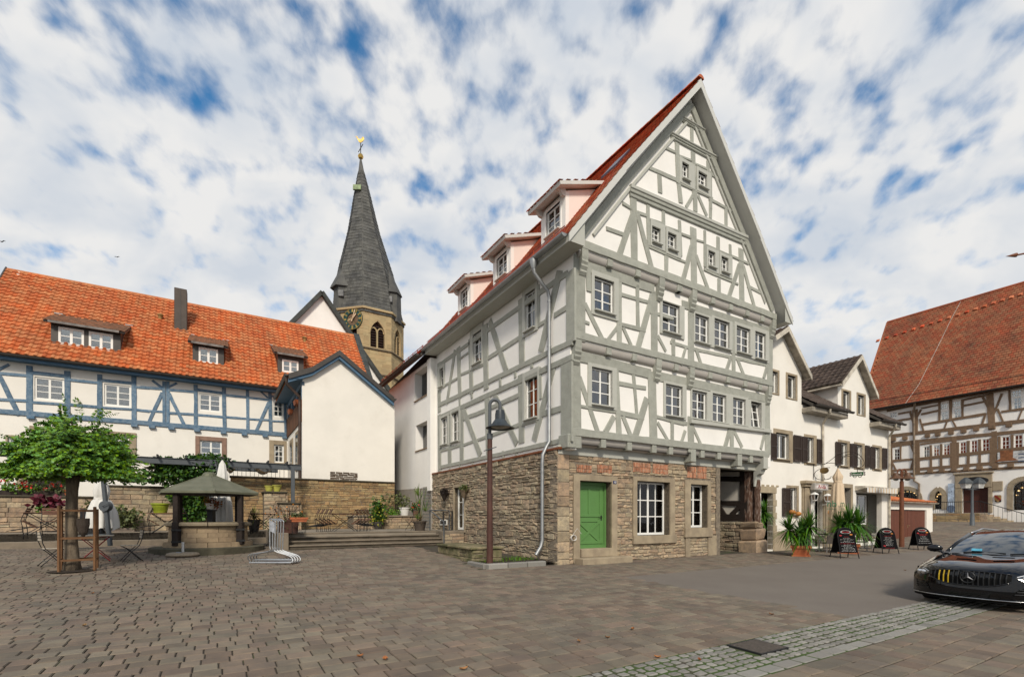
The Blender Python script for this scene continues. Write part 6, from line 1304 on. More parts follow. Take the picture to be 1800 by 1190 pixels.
for (pts, s0, z0_, w_, h_) in AR:
    m = MB(); ol = [(s0 + (p[0] - s0) * 1.16, z0_ + (p[1] - z0_) * 1.08) for p in pts[1:]] + [(s0 - w_ * .58, z0_)]
    for p_, q_ in zip(ol[:-1], ol[1:]): m.bar(QP.w(p_[0], .03, p_[1]), QP.w(q_[0], .03, q_[1]), .38, .12, up=V((QP.n.x, QP.n.y, 0)))
    m.build('arch_surround', sandstone, QB)
    m = MB(); m.prism(pts, lambda s, z: QP.w(s, -.42, z), lambda s, z: QP.w(s, -.4, z)); pn = m.build('pane', glass_dark, QB)
    m = MB()
    for k in range(1, 6): m.bar(QP.w(s0 - w_ / 2 + w_ * k / 6, -.38, z0_), QP.w(s0 - w_ / 2 + w_ * k / 6, -.38, z0_ + h_ * (.98 - 1.7 * (k / 6 - .5) ** 2)), .04, .04)
    for k in range(1, 5): zz_ = z0_ + h_ * k / 5.5; m.bar(QP.w(s0 - w_ * .48, -.38, zz_), QP.w(s0 + w_ * .48, -.38, zz_), .04, .04)
    m.build('glazing_bars', black_iron, QB)
    for k in range(7):
        a = pi * (k + .5) / 7; m = MB(); m.lathe([(.02, .1), (.09, .04), (.1, -.03), (.02, -.1)], 8, QP.w(s0 + w_ * .36 * cos(a), -.48, z0_ + h_ * .45 + h_ * .36 * sin(a))); m.build('bulb', bulb, QB, smooth=2)
beams(QP, '''Q2 115 132 1289 -2 .3;Q2 115 200 1289 88 .28;Q2 375 330 1289 236 .26;Q2 375 418 1289 345 .24;Q2 110 470 1289 402 .2;Q2 110 350 340 330 .2;Q2 110 225 340 190 .2;Q2 110 435 345 415 .2
Q2 360 170 365 455 .4;Q2 680 140 682 415 .42;Q2 1030 95 1034 395 .45;Q2 478 215 478 410 .22;Q2 568 205 568 405 .22;Q2 655 195 655 400 .2;Q2 712 190 712 400 .2;Q2 803 178 803 395 .24;Q2 902 165 902 390 .24;Q2 1000 155 1000 385 .2;Q2 1075 140 1075 260 .2;Q2 1185 125 1185 245 .25;Q2 128 170 130 450 .3;Q2 215 215 215 345 .16;Q2 300 195 345 300 .2;Q2 345 270 305 415 .2;Q2 140 360 175 430 .18;Q2 395 200 680 165 .16;Q2 700 160 1010 112 .16
Q 430 1035 432 1190 .5;Q 952 925 968 1165 .6;Q 600 985 600 1110 .2;Q 680 970 680 1100 .26;Q 762 965 762 1080 .2;Q 1090 900 1095 1030 .2;Q 480 1062 590 1038 .18;Q 765 1005 915 975 .16;Q 765 965 915 935 .14;Q 480 1135 915 1062 .22;Q 1040 1045 1190 1025 .18;Q 480 1022 590 1000 .14;Q 240 1120 420 1090 .2;Q 320 1060 400 1045 .16;Q 240 1040 420 1000 .2;Q 430 1000 1190 860 .25;Q 395 1045 440 1180 .2;Q 470 1035 425 1110 .2;Q 905 945 965 1060 .2;Q 1035 925 975 1070 .2;Q 922 1060 900 1130 .18;Q 1008 1030 1042 1110 .18;Q 655 1110 635 1165 .14;Q 690 1105 720 1160 .14;Q 465 1100 490 1180 .14;Q 1175 1035 1150 1100 .14''', brown_timber, QB, o1=.06, wob=.012)
for (x, y) in ((155, 160), (255, 150), (450, 128), (540, 116), (655, 102), (765, 88), (875, 70), (1010, 52), (1160, 36), (475, 438), (575, 432), (680, 427), (790, 418), (905, 408), (1040, 398), (1175, 386), (250, 452), (140, 460)):
    s_, z_ = QP.zh('Q2', x, y); m = MB(); m.cbox(s_ - .2, s_ + .2, -.1, .2, z_ - .17, z_ + .17, .02, QP.w); m.build('joist_head', brown_timber, QB)
m = MB()
fa, fb = QP.zh('Q2', 690, 470), QP.zh('Q2', 1015, 585); 
m.cbox(min(fa[0], fb[0]), max(fa[0], fb[0]), -.1, .15, dq0[1], fa[1], .03, QP.w); m.cbox(dq0[0], fa[0], -.3, .12, dq1[1], dq0[1], .03, QP.w); m.cbox(fb[0], dq1[0], -.3, .12, dq1[1], dq0[1], .03, QP.w); m.build('portal', sandstone, QB)
m = MB(); m.cbox(min(fa[0], fb[0]) - .1, max(fa[0], fb[0]) + .1, -.1, .25, fa[1], fa[1] + .15, .03, QP.w); m.build('portal_cornice', sandstone, QB)
m = MB(); ovs, ovz = QP.zh('Q2', 865, 520); m.prism([(.95 * cos(2 * pi * k / 20), .36 * sin(2 * pi * k / 20)) for k in range(20)], lambda a, b: QP.w(ovs + a, .15, ovz + b), lambda a, b: QP.w(ovs + a, .165, ovz + b)); m.build('fanlight', black_iron, QB)
m = MB(); m.cbox(dq1[0], dq0[0], -.35, -.28, dq1[1], dq0[1], .01, QP.w); dr = m.build('door', mat('oxblood_door', (.075, .022, .014), .6, nf=.2), QB)
for sg in (0, 1):
    for k in range(7):
        w_ = (dq0[0] - dq1[0]) / 2; x0 = dq1[0] + sg * w_; zz_ = dq0[1] - .25 - k * .16; m = MB(); m.bar(QP.w(x0 + w_ * .15, -.27, zz_ - .3), QP.w(x0 + w_ * .5, -.27, zz_), .05, .02); m.bar(QP.w(x0 + w_ * .5, -.27, zz_), QP.w(x0 + w_ * .85, -.27, zz_ - .3), .05, .02); m.build('chevron', mat('oxblood_door', (0, 0, 0)), dr)
for (a, b, c, d, mm, nm) in ((1015, 525, 1105, 605, sandstone, 'relief_stone'), (1038, 645, 1092, 703, dark_wood, 'shield_plaque')):
    p0, p1 = QP.zh('Q2', a, b), QP.zh('Q2', c, d); m = MB(); m.cbox(p1[0], p0[0], -.02, .1, p1[1], p0[1], .03, QP.w); o_ = m.build(nm, mm, QB)
    if nm == 'shield_plaque':
        cx_, cz2 = (p0[0] + p1[0]) / 2, (p0[1] + p1[1]) / 2; m = MB(); m.prism([(-.22, .3), (.22, .3), (.22, -.08), (0, -.32), (-.22, -.08)], lambda a, b: QP.w(cx_ + a, .1, cz2 + b), lambda a, b: QP.w(cx_ + a, .14, cz2 + b)); m.build('shield', mat('shield_gold', (.4, .22, .08), .6), o_); m = MB(); m.bar(QP.w(cx_ + .2, .15, cz2 + .28), QP.w(cx_ - .18, .15, cz2 - .15), .12, .02, up=V((QP.n.x, QP.n.y, 0))); m.build('bend', mat('shield_red', (.3, .02, .015), .6), o_)
p0, p1 = QP.zh('Q2', 630, 545), QP.zh('Q2', 683, 795); m = MB(); m.cbox(p1[0], p0[0], .1, .12, p1[1], p0[1], .004, QP.w)
bn = m.build('banner', mat('pale_blue_banner', (.50, .60, .74), .7), None, label='tall pale blue banner beside the dark hall door', cat='banner')
for k, (f0, f1) in enumerate(((.25, .3), (.36, .38), (.42, .43))): m = MB(); zz_ = p0[1] - (p0[1] - p1[1]) * f0; m.box(p1[0] + .15, p0[0] - .25, .12, .125, p0[1] - (p0[1] - p1[1]) * f1, zz_, QP.w); m.build('print', mat('banner_ink', (.12, .16, .24), .7), bn)
m = MB(); zz_ = p1[1] + .35; m.prism([(.45 * cos(2 * pi * k / 14), .35 * sin(2 * pi * k / 14)) for k in range(14)], lambda a, b: QP.w((p0[0] + p1[0]) / 2 + a * .7, .12, zz_ + b), lambda a, b: QP.w((p0[0] + p1[0]) / 2 + a * .7, .126, zz_ + b)); m.build('print', mat('banner_ink', (0, 0, 0)), bn)
p0, p1 = QP.zh('Q2', 1062, 275), QP.zh('Q2', 1330, 340); m = MB(); m.cbox(p1[0], p0[0], .09, .11, p1[1], p0[1], .004, QP.w); b2_ = m.build('banner', mat('white_banner', (.62, .62, .62), .7), None, label='white banner with copper pot picture under upper windows of the hall', cat='banner')
s_ = QP.zh('Q2', 1140, 300)[0]; zz_ = p1[1]; m = MB(); m.prism([(-.75, 0), (.75, 0), (.5, .2), (.4, .25), (.42, .95), (-.42, .95), (-.4, .25), (-.5, .2)], lambda a, b: QP.w(s_ + a, .11, zz_ + .05 + b), lambda a, b: QP.w(s_ + a, .118, zz_ + .05 + b)); m.build('print', mat('copper_print', (.3, .12, .05), .5), b2_)
for k in range(3): m = MB(); m.box(QP.zh('Q2', 1320, 300)[0], QP.zh('Q2', 1242, 300)[0], .11, .114, p0[1] - .35 - k * .3, p0[1] - .25 - k * .3, QP.w); m.build('print', mat('banner_ink', (0, 0, 0)), b2_)
# stair and railing in front of the portal
zg = dq1[1]; SV = Plane(uv(QU - 2.2, 0), B); sA = SV.zh('Q2', 482, 840)[0]; sB = SV.zh('Q2', 905, 840)[0]
q = uv(QU - 1.1, (sA + sB) / 2); STR = thing('stair', 'stone stair with iron railing up to the hall door', 'stair', (q.x, q.y, 1))
m = MB(); m.cbox(sB, sA, .0, 2.1, .2, zg - .02, .03, lambda a, b, z: lrp(QU - 2.2 + b, a, z)); m.build('landing', mortar, STR)
pieces('stone', 'stone_field', courses(SV, sB, sA, .5, zg - .05, [], (.25, .35), (.5, .9), (0, .03), rnd=random.Random(91)), wst, STR)
for k in range(8): m = MB(); m.cbox(sB - .42 * (k + 1), sB - .42 * k, .05, 2.0, .2, zg - .17 * (k + 1), .02, lambda a, b, z: lrp(QU - 2.2 + b, a, z)); m.build('step', stone, STR)
m = MB(); top = [(sA, zg + 1.0), (sB, zg + 1.0), (sB - 3.4, zg - .4)]
m.tube([lrp(QU - 2.1, a, z) for a, z in top], .035, 6)
for k in range(26): a = sA + (sB - sA) * k / 25; m.tube([lrp(QU - 2.1, a, zg), lrp(QU - 2.1, a, zg + 1.0)], .016, 4)
for k in range(1, 12): a = sB - 3.4 * k / 12; m.tube([lrp(QU - 2.1, a, zg - 1.4 * k / 12 - .05), lrp(QU - 2.1, a, zg + 1.0 - 1.4 * k / 12)], .016, 4)
m.build('railing', black_iron, STR)
# roof with hipped end
rU = QU + 6.5; RQ = Plane(uv(rU, 0), B); rz = (RQ.zh('Q', 260, 440)[1] + RQ.zh('Q', 1150, 140)[1]) / 2; rv1 = RQ.zh('Q', 238, 452)[0]; eU = QU - .7; ezq = zQe + .05
rv_e = qv1 + .9
slab([lrp(eU, qv0, ezq), lrp(eU, rv_e, ezq), lrp(rU, rv1, rz), lrp(rU, qv0, rz)], .2, tile_br, QB, name='roof_slab')
m = MB(); m.add([lrp(eU, rv_e, ezq), lrp(2 * rU - eU, rv_e, ezq), lrp(rU, rv1, rz)], [(0, 1, 2)]); m.add([lrp(rU, qv0, rz), lrp(2 * rU - eU, qv0, ezq), lrp(2 * rU - eU, rv_e, ezq), lrp(rU, rv1, rz)], [(0, 1, 2, 3)]); m.build('hip', tile_br, QB)
e2_ = lrp(rU, 0, rz) - lrp(eU, 0, ezq); Ly = e2_.length; e2_.normalize(); n_ = bk_.cross(e2_); n_ = n_ if n_.z > 0 else -n_
pieces('roof_tile', 'roof_tiles', pantiles(lrp(eU - .05, qv0 + 6, ezq) + n_ * .03, bk_, e2_, n_, max(rv_e, rv1) - qv0 - 6, Ly, .32, .3, .04, flat=True, ok=lambda x, y: x + qv0 + 6 < rv_e + (rv1 - rv_e) * y / Ly - .1), tile_br, QB, limit=0)
m = MB(); m.tube([lrp(rU, qv0, rz + .02), lrp(rU, rv1, rz + .02)], .18, 6); m.tube([lrp(rU, rv1, rz), lrp(eU, rv_e, ezq)], .14, 6); m.build('ridge', tile_br, QB)
m = MB(); m.add([lrp(eU, qv0, ezq - .2), lrp(eU, rv_e, ezq - .2), lrp(QU + .1, rv_e, ezq - .2), lrp(QU + .1, qv0, ezq - .2)], [(0, 1, 2, 3)]); m.build('soffit', brown_timber, QB)
gutter(lrp(eU - .12, qv0, ezq), lrp(eU - .12, rv_e, ezq), .13, dk_metal, QB, (-A.x, -A.y))
m = MB(); s_ = QP.zh('Q2', 335, 100)[0]; m.tube([lrp(eU - .1, s_ - .3, ezq - .1), lrp(QU - .12, s_, ezq - .9), lrp(QU - .12, s_, 5.2), lrp(QU - .12, s_ - .4, 4.9), lrp(QU - .12, s_ - .4, 1.2)], .09, 8); m.build('downpipe', mat('tan_pipe', (.27, .2, .14), .5), QB, smooth=2)
m = MB()
for h_ in (.15, .4): m.tube([lrp(eU + .45, qv0, ezq + .5 + h_), lrp(eU + .45, rv_e - .4, ezq + .5 + h_)], .035, 5)
m.build('snow_guard', black_iron, QB)
def qroof(px, py):
    r_ = V(((px - 900) / FOC, 1, (HOR - py) / FOC)); p0 = lrp(eU, 0, ezq); t = (p0 - V((0, 0, EYE))).dot(n_) / r_.dot(n_); return V((0, 0, EYE)) + r_ * t + n_ * .1
m = MB(); m.tube([qroof(*Z('Q', x, y)) for (x, y) in ((750, 285), (690, 395), (610, 560), (540, 700), (460, 860), (385, 965), (362, 1000))], .035, 5); m.build('lightning_rod', mat('pale_wire', (.45, .36, .3), .5), QB)
for i in range(17):
    x = 170 + i * 62; y = 565 - i * 20; p = qroof(*Z('Q', x, y)); m = MB(); m.prism([(-.18, 0), (.18, 0), (.1, .16), (-.1, .16)], lambda a, b: p + bk_ * a + n_ * b, lambda a, b: p + bk_ * a + n_ * b * .2 + e2_ * .4); m.build('vent_tile', tile_rd, QB)
side = Plane(uv(0, qv1), A)
m = MB(); m.add([lrp(QU, qv1, .3), lrp(QU + 12, qv1, .3), lrp(QU + 12, qv1, zQe), lrp(QU, qv1, zQe)], [(0, 1, 2, 3)]); m.build('end_wall', plaster, QB)
# ------------------------------------------------------------------ plants
def leaf_quad(mb, p, d, w, up, fold=.25):
    d = V(d); s = d.cross(up); s = s.normalized() * w if s.length > 1e-4 else V((w, 0, 0)); m = p + d * .5
    mb.add([p, m + s - V((0, 0, w * fold)), p + d, m - s - V((0, 0, w * fold))], [(0, 1, 2), (0, 2, 3)])
def rdir(rr): 
    while 1:
        v = V((rr.uniform(-1, 1), rr.uniform(-1, 1), rr.uniform(-1, 1)))
        if .05 < v.length < 1: return v.normalized()
def leafmass(c, rad, n, size, m, name, parent, seed, shell=.5, droop=-.2, kind=None):
    rr = random.Random(seed); mb = MB(); c = V(c)
    for i in range(n):
        d = rdir(rr); r_ = rr.uniform(shell, 1) * (1 + .18 * sin(7 * d.x + 3 * d.z + seed)); p = c + V((d.x * rad[0], d.y * rad[1], d.z * rad[2])) * r_
        q = (d * .6 + rdir(rr) * .8 + V((0, 0, droop))).normalized() * size * rr.uniform(.6, 1.3); leaf_quad(mb, p, q, size * rr.uniform(.36, .55), rdir(rr))
    return mb.build(name, m, parent, fix=False, kind=kind)
def blades(c, n, L, w, m, name, parent, seed, arch_=.8, spread=1.0, lo=-.3, seg=4):
    rr = random.Random(seed); mb = MB(); c = V(c)
    for i in range(n):
        a = rr.uniform(0, 2 * pi); el = rr.uniform(lo, 1.45); l_ = L * rr.uniform(.7, 1.15); d = V((cos(a) * cos(el), sin(a) * cos(el), sin(el))); s_ = V((-sin(a), cos(a), 0)); vs = []
        for k in range(seg + 1):
            t = k / seg; p = c + d * l_ * t * spread + V((0, 0, -arch_ * l_ * t * t * .5 * cos(el))); ww = w * (1 - t) ** .7 * (.6 + .4 * min(1, t * 4)); vs += [p - s_ * ww, p + s_ * ww]
        mb.add(vs, [(2 * k, 2 * k + 1, 2 * k + 3, 2 * k + 2) for k in range(seg)])
    return mb.build(name, m, parent, fix=False)
def pot(parent, r0, r1, h, m, c=(0, 0, 0), rim=True, n=20, name='pot'):
    mb = MB(); pr = [(r0, 0), (r1, h * .86)] + ([(r1 * 1.1, h * .86), (r1 * 1.1, h), (r1 * .96, h)] if rim else [(r1, h), (r1 * .93, h)]) + [(r1 * .9, h * .85)]
    mb.lathe(pr, n, c); o = mb.build(name, m, parent, smooth=2); mb = MB(); mb.lathe([(r1 * .9, h * .86), (.005, h * .87)], n, c, cap=False); mb.build('soil', soil, parent, fix=False); return o
# tree with stakes
tb = gp(127, 1003); TR = thing('tree', 'small round headed tree with feathery bright green leaves tied to stakes', 'tree', tb)
ty = tb.y; zz0 = tb.z
mb = MB(); rr = random.Random(2)
pts = [tb + V((0, 0, -.05)), tb + V((-.01, 0, .3)), tb + V((-.03, 0, .8)), tb + V((-.02, 0, 1.4)), tb + V((0, 0, 2.0)), tb + V((.02, 0, 2.35))]
mb.tube(pts, [.2, .15, .125, .12, .115, .14], 14)
mb.build('trunk', bark, TR, smooth=True)
cc_ = tb + V((.06, 0, 2.5)); mb = MB()
for i in range(16):
    a = 2 * pi * i / 16 + rr.uniform(-.2, .2); el = rr.uniform(.15, 1.2); L = rr.uniform(.8, 1.35); d = V((cos(a) * cos(el), sin(a) * cos(el), sin(el))); mb.tube([tb + V((0, 0, 2.25)), tb + V((0, 0, 2.4)) + d * L * .5, tb + V((0, 0, 2.35)) + d * L + V((0, 0, .08))], [.05, .03, .01], 6)
mb.build('branches', bark, TR, smooth=True)
mb = MB(); rr = random.Random(8)
def spray(p, d, L, np, lw):
    side = d.cross(V((0, 0, 1))); side = side.normalized() if side.length > .05 else V((1, 0, 0)); tw = rr.uniform(-.9, .9); upn = side.cross(d).normalized(); side = side * cos(tw) + upn * sin(tw)
    for k in range(np):
        t = (k + 1) / np; b_ = p + d * L * t + V((0, 0, -.3 * L * t * t)); ll = lw * (1.05 - .45 * abs(t - .45)) * 2.6
        for sg in (-1, 1):
            q = (side * sg * .85 + d * .4 + V((0, 0, -.35 + rr.uniform(-.25, .2)))).normalized() * ll; leaf_quad(mb, b_, q, ll * .3, d + rdir(rr) * .7)
    leaf_quad(mb, p + d * L + V((0, 0, -.3 * L)), (d + V((0, 0, -.5))).normalized() * lw * 2.4, lw * .7, rdir(rr))
def crown_r(d): return 1 + .10 * sin(5 * atan2(d.y, d.x) + 1) + .08 * sin(9 * d.z + 4 * d.x)
for i in range(1700):
    d = rdir(rr); d.z = abs(d.z) * 1.05 - .22; d.normalize(); f = rr.uniform(.5, 1.0) ** .7 * crown_r(d)
    p = cc_ + V((d.x * 1.22, d.y * 1.2, d.z * (1.25 if d.z > 0 else .6))) * f; dd = (V((d.x, d.y, .12 + .25 * d.z)) + rdir(rr) * .35).normalized(); spray(p - dd * .2, dd, rr.uniform(.24, .42), rr.choice((5, 6, 7)), rr.uniform(.033, .048))
for (dx, dz) in ((-1.4, .05), (-1.3, -.12), (-1.45, .2), (1.35, .1), (1.4, .28), (.0, 1.5), (-.3, 1.4), (.65, 1.3), (1.1, .85), (1.3, .0)):
    for j in range(3): spray(cc_ + V((dx * .9, rr.uniform(-.3, .3), dz * .95)), V((dx, rr.uniform(-.3, .3), max(dz, .1) * .6)).normalized(), .5, 9, .04)
mb.build('crown', leaf, TR, fix=False)
mb = MB(); mb.lathe([(.48, .004), (.3, .02), (.005, .03)], 20, tb, cap=False); mb.build('soil_ring', soil, TR)
SK = thing('tree_stake', 'brown timber ladder frame of stakes around the tree trunk', 'tree stakes', tb)
sk = [gp(112, 1009), gp(161, 1007), tb + V((-.22, .42, 0)), tb + V((.55, .5, 0))]; hs3 = [1.55, 1.5, 1.5, 1.5]
hs3 = [(1.62), 1.6, 1.55, 1.55]
vf = V((tb.x, tb.y, 0)).normalized(); vr = V((vf.y, -vf.x, 0)); sk = [tb - vr * .24 - vf * .25, tb + vr * .42 - vf * .25, tb - vr * .2 + vf * .3, tb + vr * .48 + vf * .3]
for p, h_ in zip(sk, hs3): mb = MB(); mb.bar(p, p + V((0, 0, h_)), .055, .055, c=.008); mb.build('stake', stake_wood, SK)
for (i, j) in ((0, 1), (2, 3), (0, 2), (1, 3)):
    for h_ in (.28, .82, 1.5): mb = MB(); mb.bar(sk[i] + V((0, 0, h_)), sk[j] + V((0, 0, h_)), .025, .05); mb.build('rung', stake_wood, SK)
# hanging insect basket on the tree
q = tb + vr * .2 - vf * .25 + V((0, 0, 1.15)); HB = thing('hanging_basket', 'dark conical wicker basket hanging from the tree stakes', 'basket', q)
mb = MB(); mb.lathe([(.02, -.3), (.09, -.2), (.13, 0), (.13, .16), (.1, .16)], 12, q); mb.build('basket', mat('dark_wicker', (.06, .045, .035), .9, nf=.4, ns=40, bump=.01, bs=60), HB); mb = MB(); mb.tube([q + V((0, 0, .16)), q + V((0, 0, .36))], .006, 4); mb.build('cord', stake_wood, HB)

# ivy on the pergola and wall
ivc = PWp; iu_ = PWp.hit(325, 850)[0]
q = uv(iu_, WALL_V - .4); IVY = thing('climbing_plant', 'dense dark green creeper covering the wall behind the well', 'climber', (q.x, q.y, TZ))
mb = MB()
for k in range(5): a = R.uniform(-.9, .9); mb.tube([lrp(iu_ + a * .4, WALL_V - .15, TZ), lrp(iu_ + a * .6, WALL_V - .2, TZ + 1.2), lrp(iu_ + a, WALL_V - .15, TZ + 2.2)], [.03, .025, .012], 5)
mb.build('stems', bark, IVY)
for k, (px, py, rx, rz_, n) in enumerate(((345, 822, 1.35, .55, 700), (300, 832, .9, .45, 420), (290, 815, .5, .3, 160), (345, 852, .95, .6, 520), (318, 868, .6, .5, 240), (340, 895, .8, .7, 420), (375, 812, .9, .35, 260), (262, 838, .3, .25, 60))):
    s_, z_ = PWp.hit(px, py, .5); leafmass(PWp.w(s_, .45, z_), (rx, .5, rz_), int(n * 2.6), .15, leaf_dk, 'foliage', IVY, 100 + k, shell=.35)

# ------------------------------------------------------------------ pergola
PGP = Plane(uv(0, 12.55), A); pz_ = (PGP.hit(60, 797)[1] + PGP.hit(500, 818)[1]) / 2
q = uv(-8, 12.55); PG = thing('pergola', 'grey steel pergola beams with short rafters over the terrace wall', 'pergola', (q.x, q.y, TZ))
pu0, pu1 = PGP.hit(-40, 800)[0], PGP.hit(529, 818)[0]
ubox('beam', pu0, pu1, 12.5, 12.6, pz_ - .16, pz_ + .06, grey_steel, PG, .01); ubox('flange', pu0, pu1, 12.45, 12.65, pz_ + .06, pz_ + .085, grey_steel, PG, .005); ubox('flange', pu0, pu1, 12.45, 12.65, pz_ - .185, pz_ - .16, grey_steel, PG, .005)
for px in (20, 60, 105, 150, 200, 283, 333, 408, 440, 475, 508): s_ = PGP.hit(px, 800)[0]; mb = MB(); mb.bar(lrp(s_ - .1, 12.2, pz_ + .13), lrp(s_ - .1, 15.4, pz_ + .13), .06, .1); mb.build('rafter', mat('dark_rafter', (.03, .03, .033), .6), PG)
ubox('rear_beam', PGP.hit(400, 830)[0], PGP.hit(495, 830)[0], 14.2, 14.3, pz_ - .2, pz_ - .02, grey_steel, PG, .01)
sp = PGP.hit(513, 850)[0]; ubox('post', sp - .08, sp + .08, 12.1, 12.26, PR2[1][2] - .02, pz_ - .1, grey_steel, PG, .01)
sp = PGP.hit(373, 850)[0]; ubox('post', sp - .1, sp + .06, 12.46, 12.62, TZ, pz_ + .1, grey_steel, PG, .01); mb = MB(); mb.bar(lrp(sp + .35, 12.4, pz_ - 1.1), lrp(sp + .1, 12.5, pz_ + .1), .08); mb.build('stay', grey_steel, PG)
sp = PGP.hit(180, 850)[0]; 
for (a, b) in ((PGP.hit(238, 820)[0], PGP.hit(272, 820)[0]), (PGP.hit(398, 825)[0], PGP.hit(415, 825)[0]), (PGP.hit(452, 825)[0], PGP.hit(482, 825)[0])):
    mb = MB(); n = 8; vs = []
    for i in range(n + 1): t = i / n; vs += [lrp(a + (b - a) * t, 12.7, pz_ - .1 - .22 * sin(pi * t)), lrp(a + (b - a) * t, 14.4, pz_ - .1 - .22 * sin(pi * t))]
    mb.add(vs, [(2 * i, 2 * i + 2, 2 * i + 3, 2 * i + 1) for i in range(n)]); mb.build('shade_cloth', canvas_b, PG, smooth=True)
# fence of thin rods on the upper terrace
q = uv(PGP.hit(440, 830)[0], 13.9); RF = thing('rod_fence', 'thin iron rod railing on top of the retaining wall', 'railing', (q.x, q.y, zT1))
mb = MB()
for i in range(15): a = PWp.hit(403 + i * 7.5, 845)[0]; mb.tube([lrp(a, 13.8, zT1 + .05), lrp(a, 13.8, zT1 + .75)], .01, 4)
mb.tube([lrp(PWp.hit(403, 845)[0], 13.8, zT1 + .75), lrp(PWp.hit(508, 845)[0], 13.8, zT1 + .75)], .014, 4); mb.build('rods', black_iron, RF)

# ------------------------------------------------------------------ well with copper roof
wb = gp(368, 966); wb.z = g(wb.x, wb.y)
WE = thing('well', 'round sandstone well under a green copper roof on dark posts', 'well', wb)
mb = MB(); mb.lathe([(1.72, -.1), (1.72, .12), (1.66, .14), (.8, .14)], 40, wb); mb.build('base_step', mat('mossy_step', (.1, .09, .06), .95, nf=.5, ns=3, bump=.01), WE, smooth=2)
wsn = 12; WA = atan2(-wb.y, -wb.x)
for lv, (r_, z0_, z1_, m_) in enumerate(((1.33, .14, .30, sandstone), (1.18, .31, .46, sandstone), (1.17, .465, .62, sandstone), (1.17, .625, .80, sandstone))):
    for k in range(wsn):
        a0 = 2 * pi * (k + .5 * (lv % 2)) / wsn + .006; a1 = 2 * pi * (k + 1 + .5 * (lv % 2)) / wsn - .006; mb = MB(); rr_ = r_ + R.uniform(-.008, .008); vs = []
        for z_ in (z0_, z1_):
            for rq in (rr_, rr_ - .3):
                for i in range(4): a = a0 + (a1 - a0) * i / 3; vs.append(wb + V((rq * cos(a), rq * sin(a), z_)))
        mb.add(vs, [(i, i + 1, 9 + i, 8 + i) for i in range(3)] + [(8 + i, 9 + i, 13 + i, 12 + i) for i in range(3)] + [(0, 8, 12, 4), (3, 7, 15, 11)] + [(4 + i, 12 + i, 13 + i, 5 + i) for i in range(3)]); mb.build('stone', mat('well_stone', (.36, .27, .17), .92, var=.13, col2=(.27, .2, .13), ns=3, bump=.008, bs=30), WE)
for k in range(6):
    a0 = 2 * pi * k / 6 + .01; a1 = 2 * pi * (k + 1) / 6 - .01; mb = MB(); pr = [(.9, .81), (1.2, .81), (1.3, .86), (1.3, .93), (1.24, .97), (.92, .97)]; n = 8; vs = [wb + V((r_ * cos(a0 + (a1 - a0) * i / n), r_ * sin(a0 + (a1 - a0) * i / n), z_)) for i in range(n + 1) for r_, z_ in pr]
    mb.add(vs, [(i * 6 + j, (i + 1) * 6 + j, (i + 1) * 6 + (j + 1) % 6, i * 6 + (j + 1) % 6) for i in range(n) for j in range(6)] + [tuple(range(6)), tuple(n * 6 + j for j in range(5, -1, -1))]); mb.build('rim_stone', mat('rim_stone', (.27, .22, .15), .9, nf=.3, ns=4, bump=.006), WE, smooth=2)
mb = MB(); mb.lathe([(.9, .8), (.005, .8)], 20, wb, cap=False); mb.build('well_cover', black_iron, WE)
ez_ = wb.z; ztop_ = EYE + (HOR - 866) / FOC * wb.y; zap = EYE + (HOR - 832) / FOC * wb.y
for k in range(4):
    a = WA + radians((-45, 45, 135, 225)[k]); p = wb + V((1.28 * cos(a), 1.28 * sin(a), .25)); mb = MB(); mb.bar(V((p.x, p.y, wb.z + .2)), V((p.x, p.y, wb.z + .98)), .2, .2, c=.02); mb.bar(V((p.x * 1, p.y, wb.z + .95)), V((p.x, p.y, ztop_)), .16, .16, c=.02); mb.build('post', dark_wood, WE)
    for h_ in (.34, .72): mb = MB(); mb.lathe([(.19, -.03), (.19, .03)], 4, (p.x, p.y, wb.z + h_), ph=WA + pi / 4); mb.build('clamp', black_iron, WE)
hw_ = 1.5; copper = mat('patina_copper', (.115, .118, .078), .6, col2=(.165, .165, .115), ns=3, metal=.2, dirt=((.05, .05, .035), 6, .55, .7, .5))
n8 = 6; e_ = [wb + V((hw_ * 1.08 * cos(2 * pi * k / n8 + WA + .1), hw_ * 1.08 * sin(2 * pi * k / n8 + WA + .1), ztop_ - wb.z)) for k in range(n8)]; ap_ = V((wb.x, wb.y, zap)); 
for k in range(n8):
    mb = MB(); a, b = e_[k], e_[(k + 1) % n8]; ta, tb2 = ap_ + (a - ap_) * .1, ap_ + (b - ap_) * .1; mb.add([a, b, tb2, ta, a - V((0, 0, .07)), b - V((0, 0, .07))], [(0, 1, 2, 3), (0, 4, 5, 1)]); mb.build('roof_panel', copper, WE); mb = MB(); mb.tube([a, ta], .022, 5); mb.build('roof_seam', copper, WE)
mb = MB(); mb.lathe([(.24, -.14), (.2, -.02), (.12, .04), (.02, .05)], 12, ap_); mb.build('roof_cap', copper, WE); mb = MB(); mb.add([q - V((0, 0, .07)) for q in e_], [tuple(range(n8))]); mb.build('roof_underside', dark_wood, WE)
q = wb + V((.1, -.1, 1.42)); HP = thing('hanging_pot', 'white pot of rusty orange flowers hanging inside the well canopy', 'flower pot', q); mb = MB(); mb.lathe([(.1, 0), (.16, .2), (.13, .2)], 14, q); mb.build('pot', canvas_w, HP); leafmass(q + V((.08, 0, .22)), (.36, .3, .22), 260, .07, mat('rusty_leaf', (.26, .09, .015), .7, var=.4, hue=.03), 'foliage', HP, 120, .2); mb = MB(); mb.tube([q + V((0, 0, .2)), V((q.x, q.y, ztop_ + .1))], .01, 4); mb.build('chain', black_iron, HP)
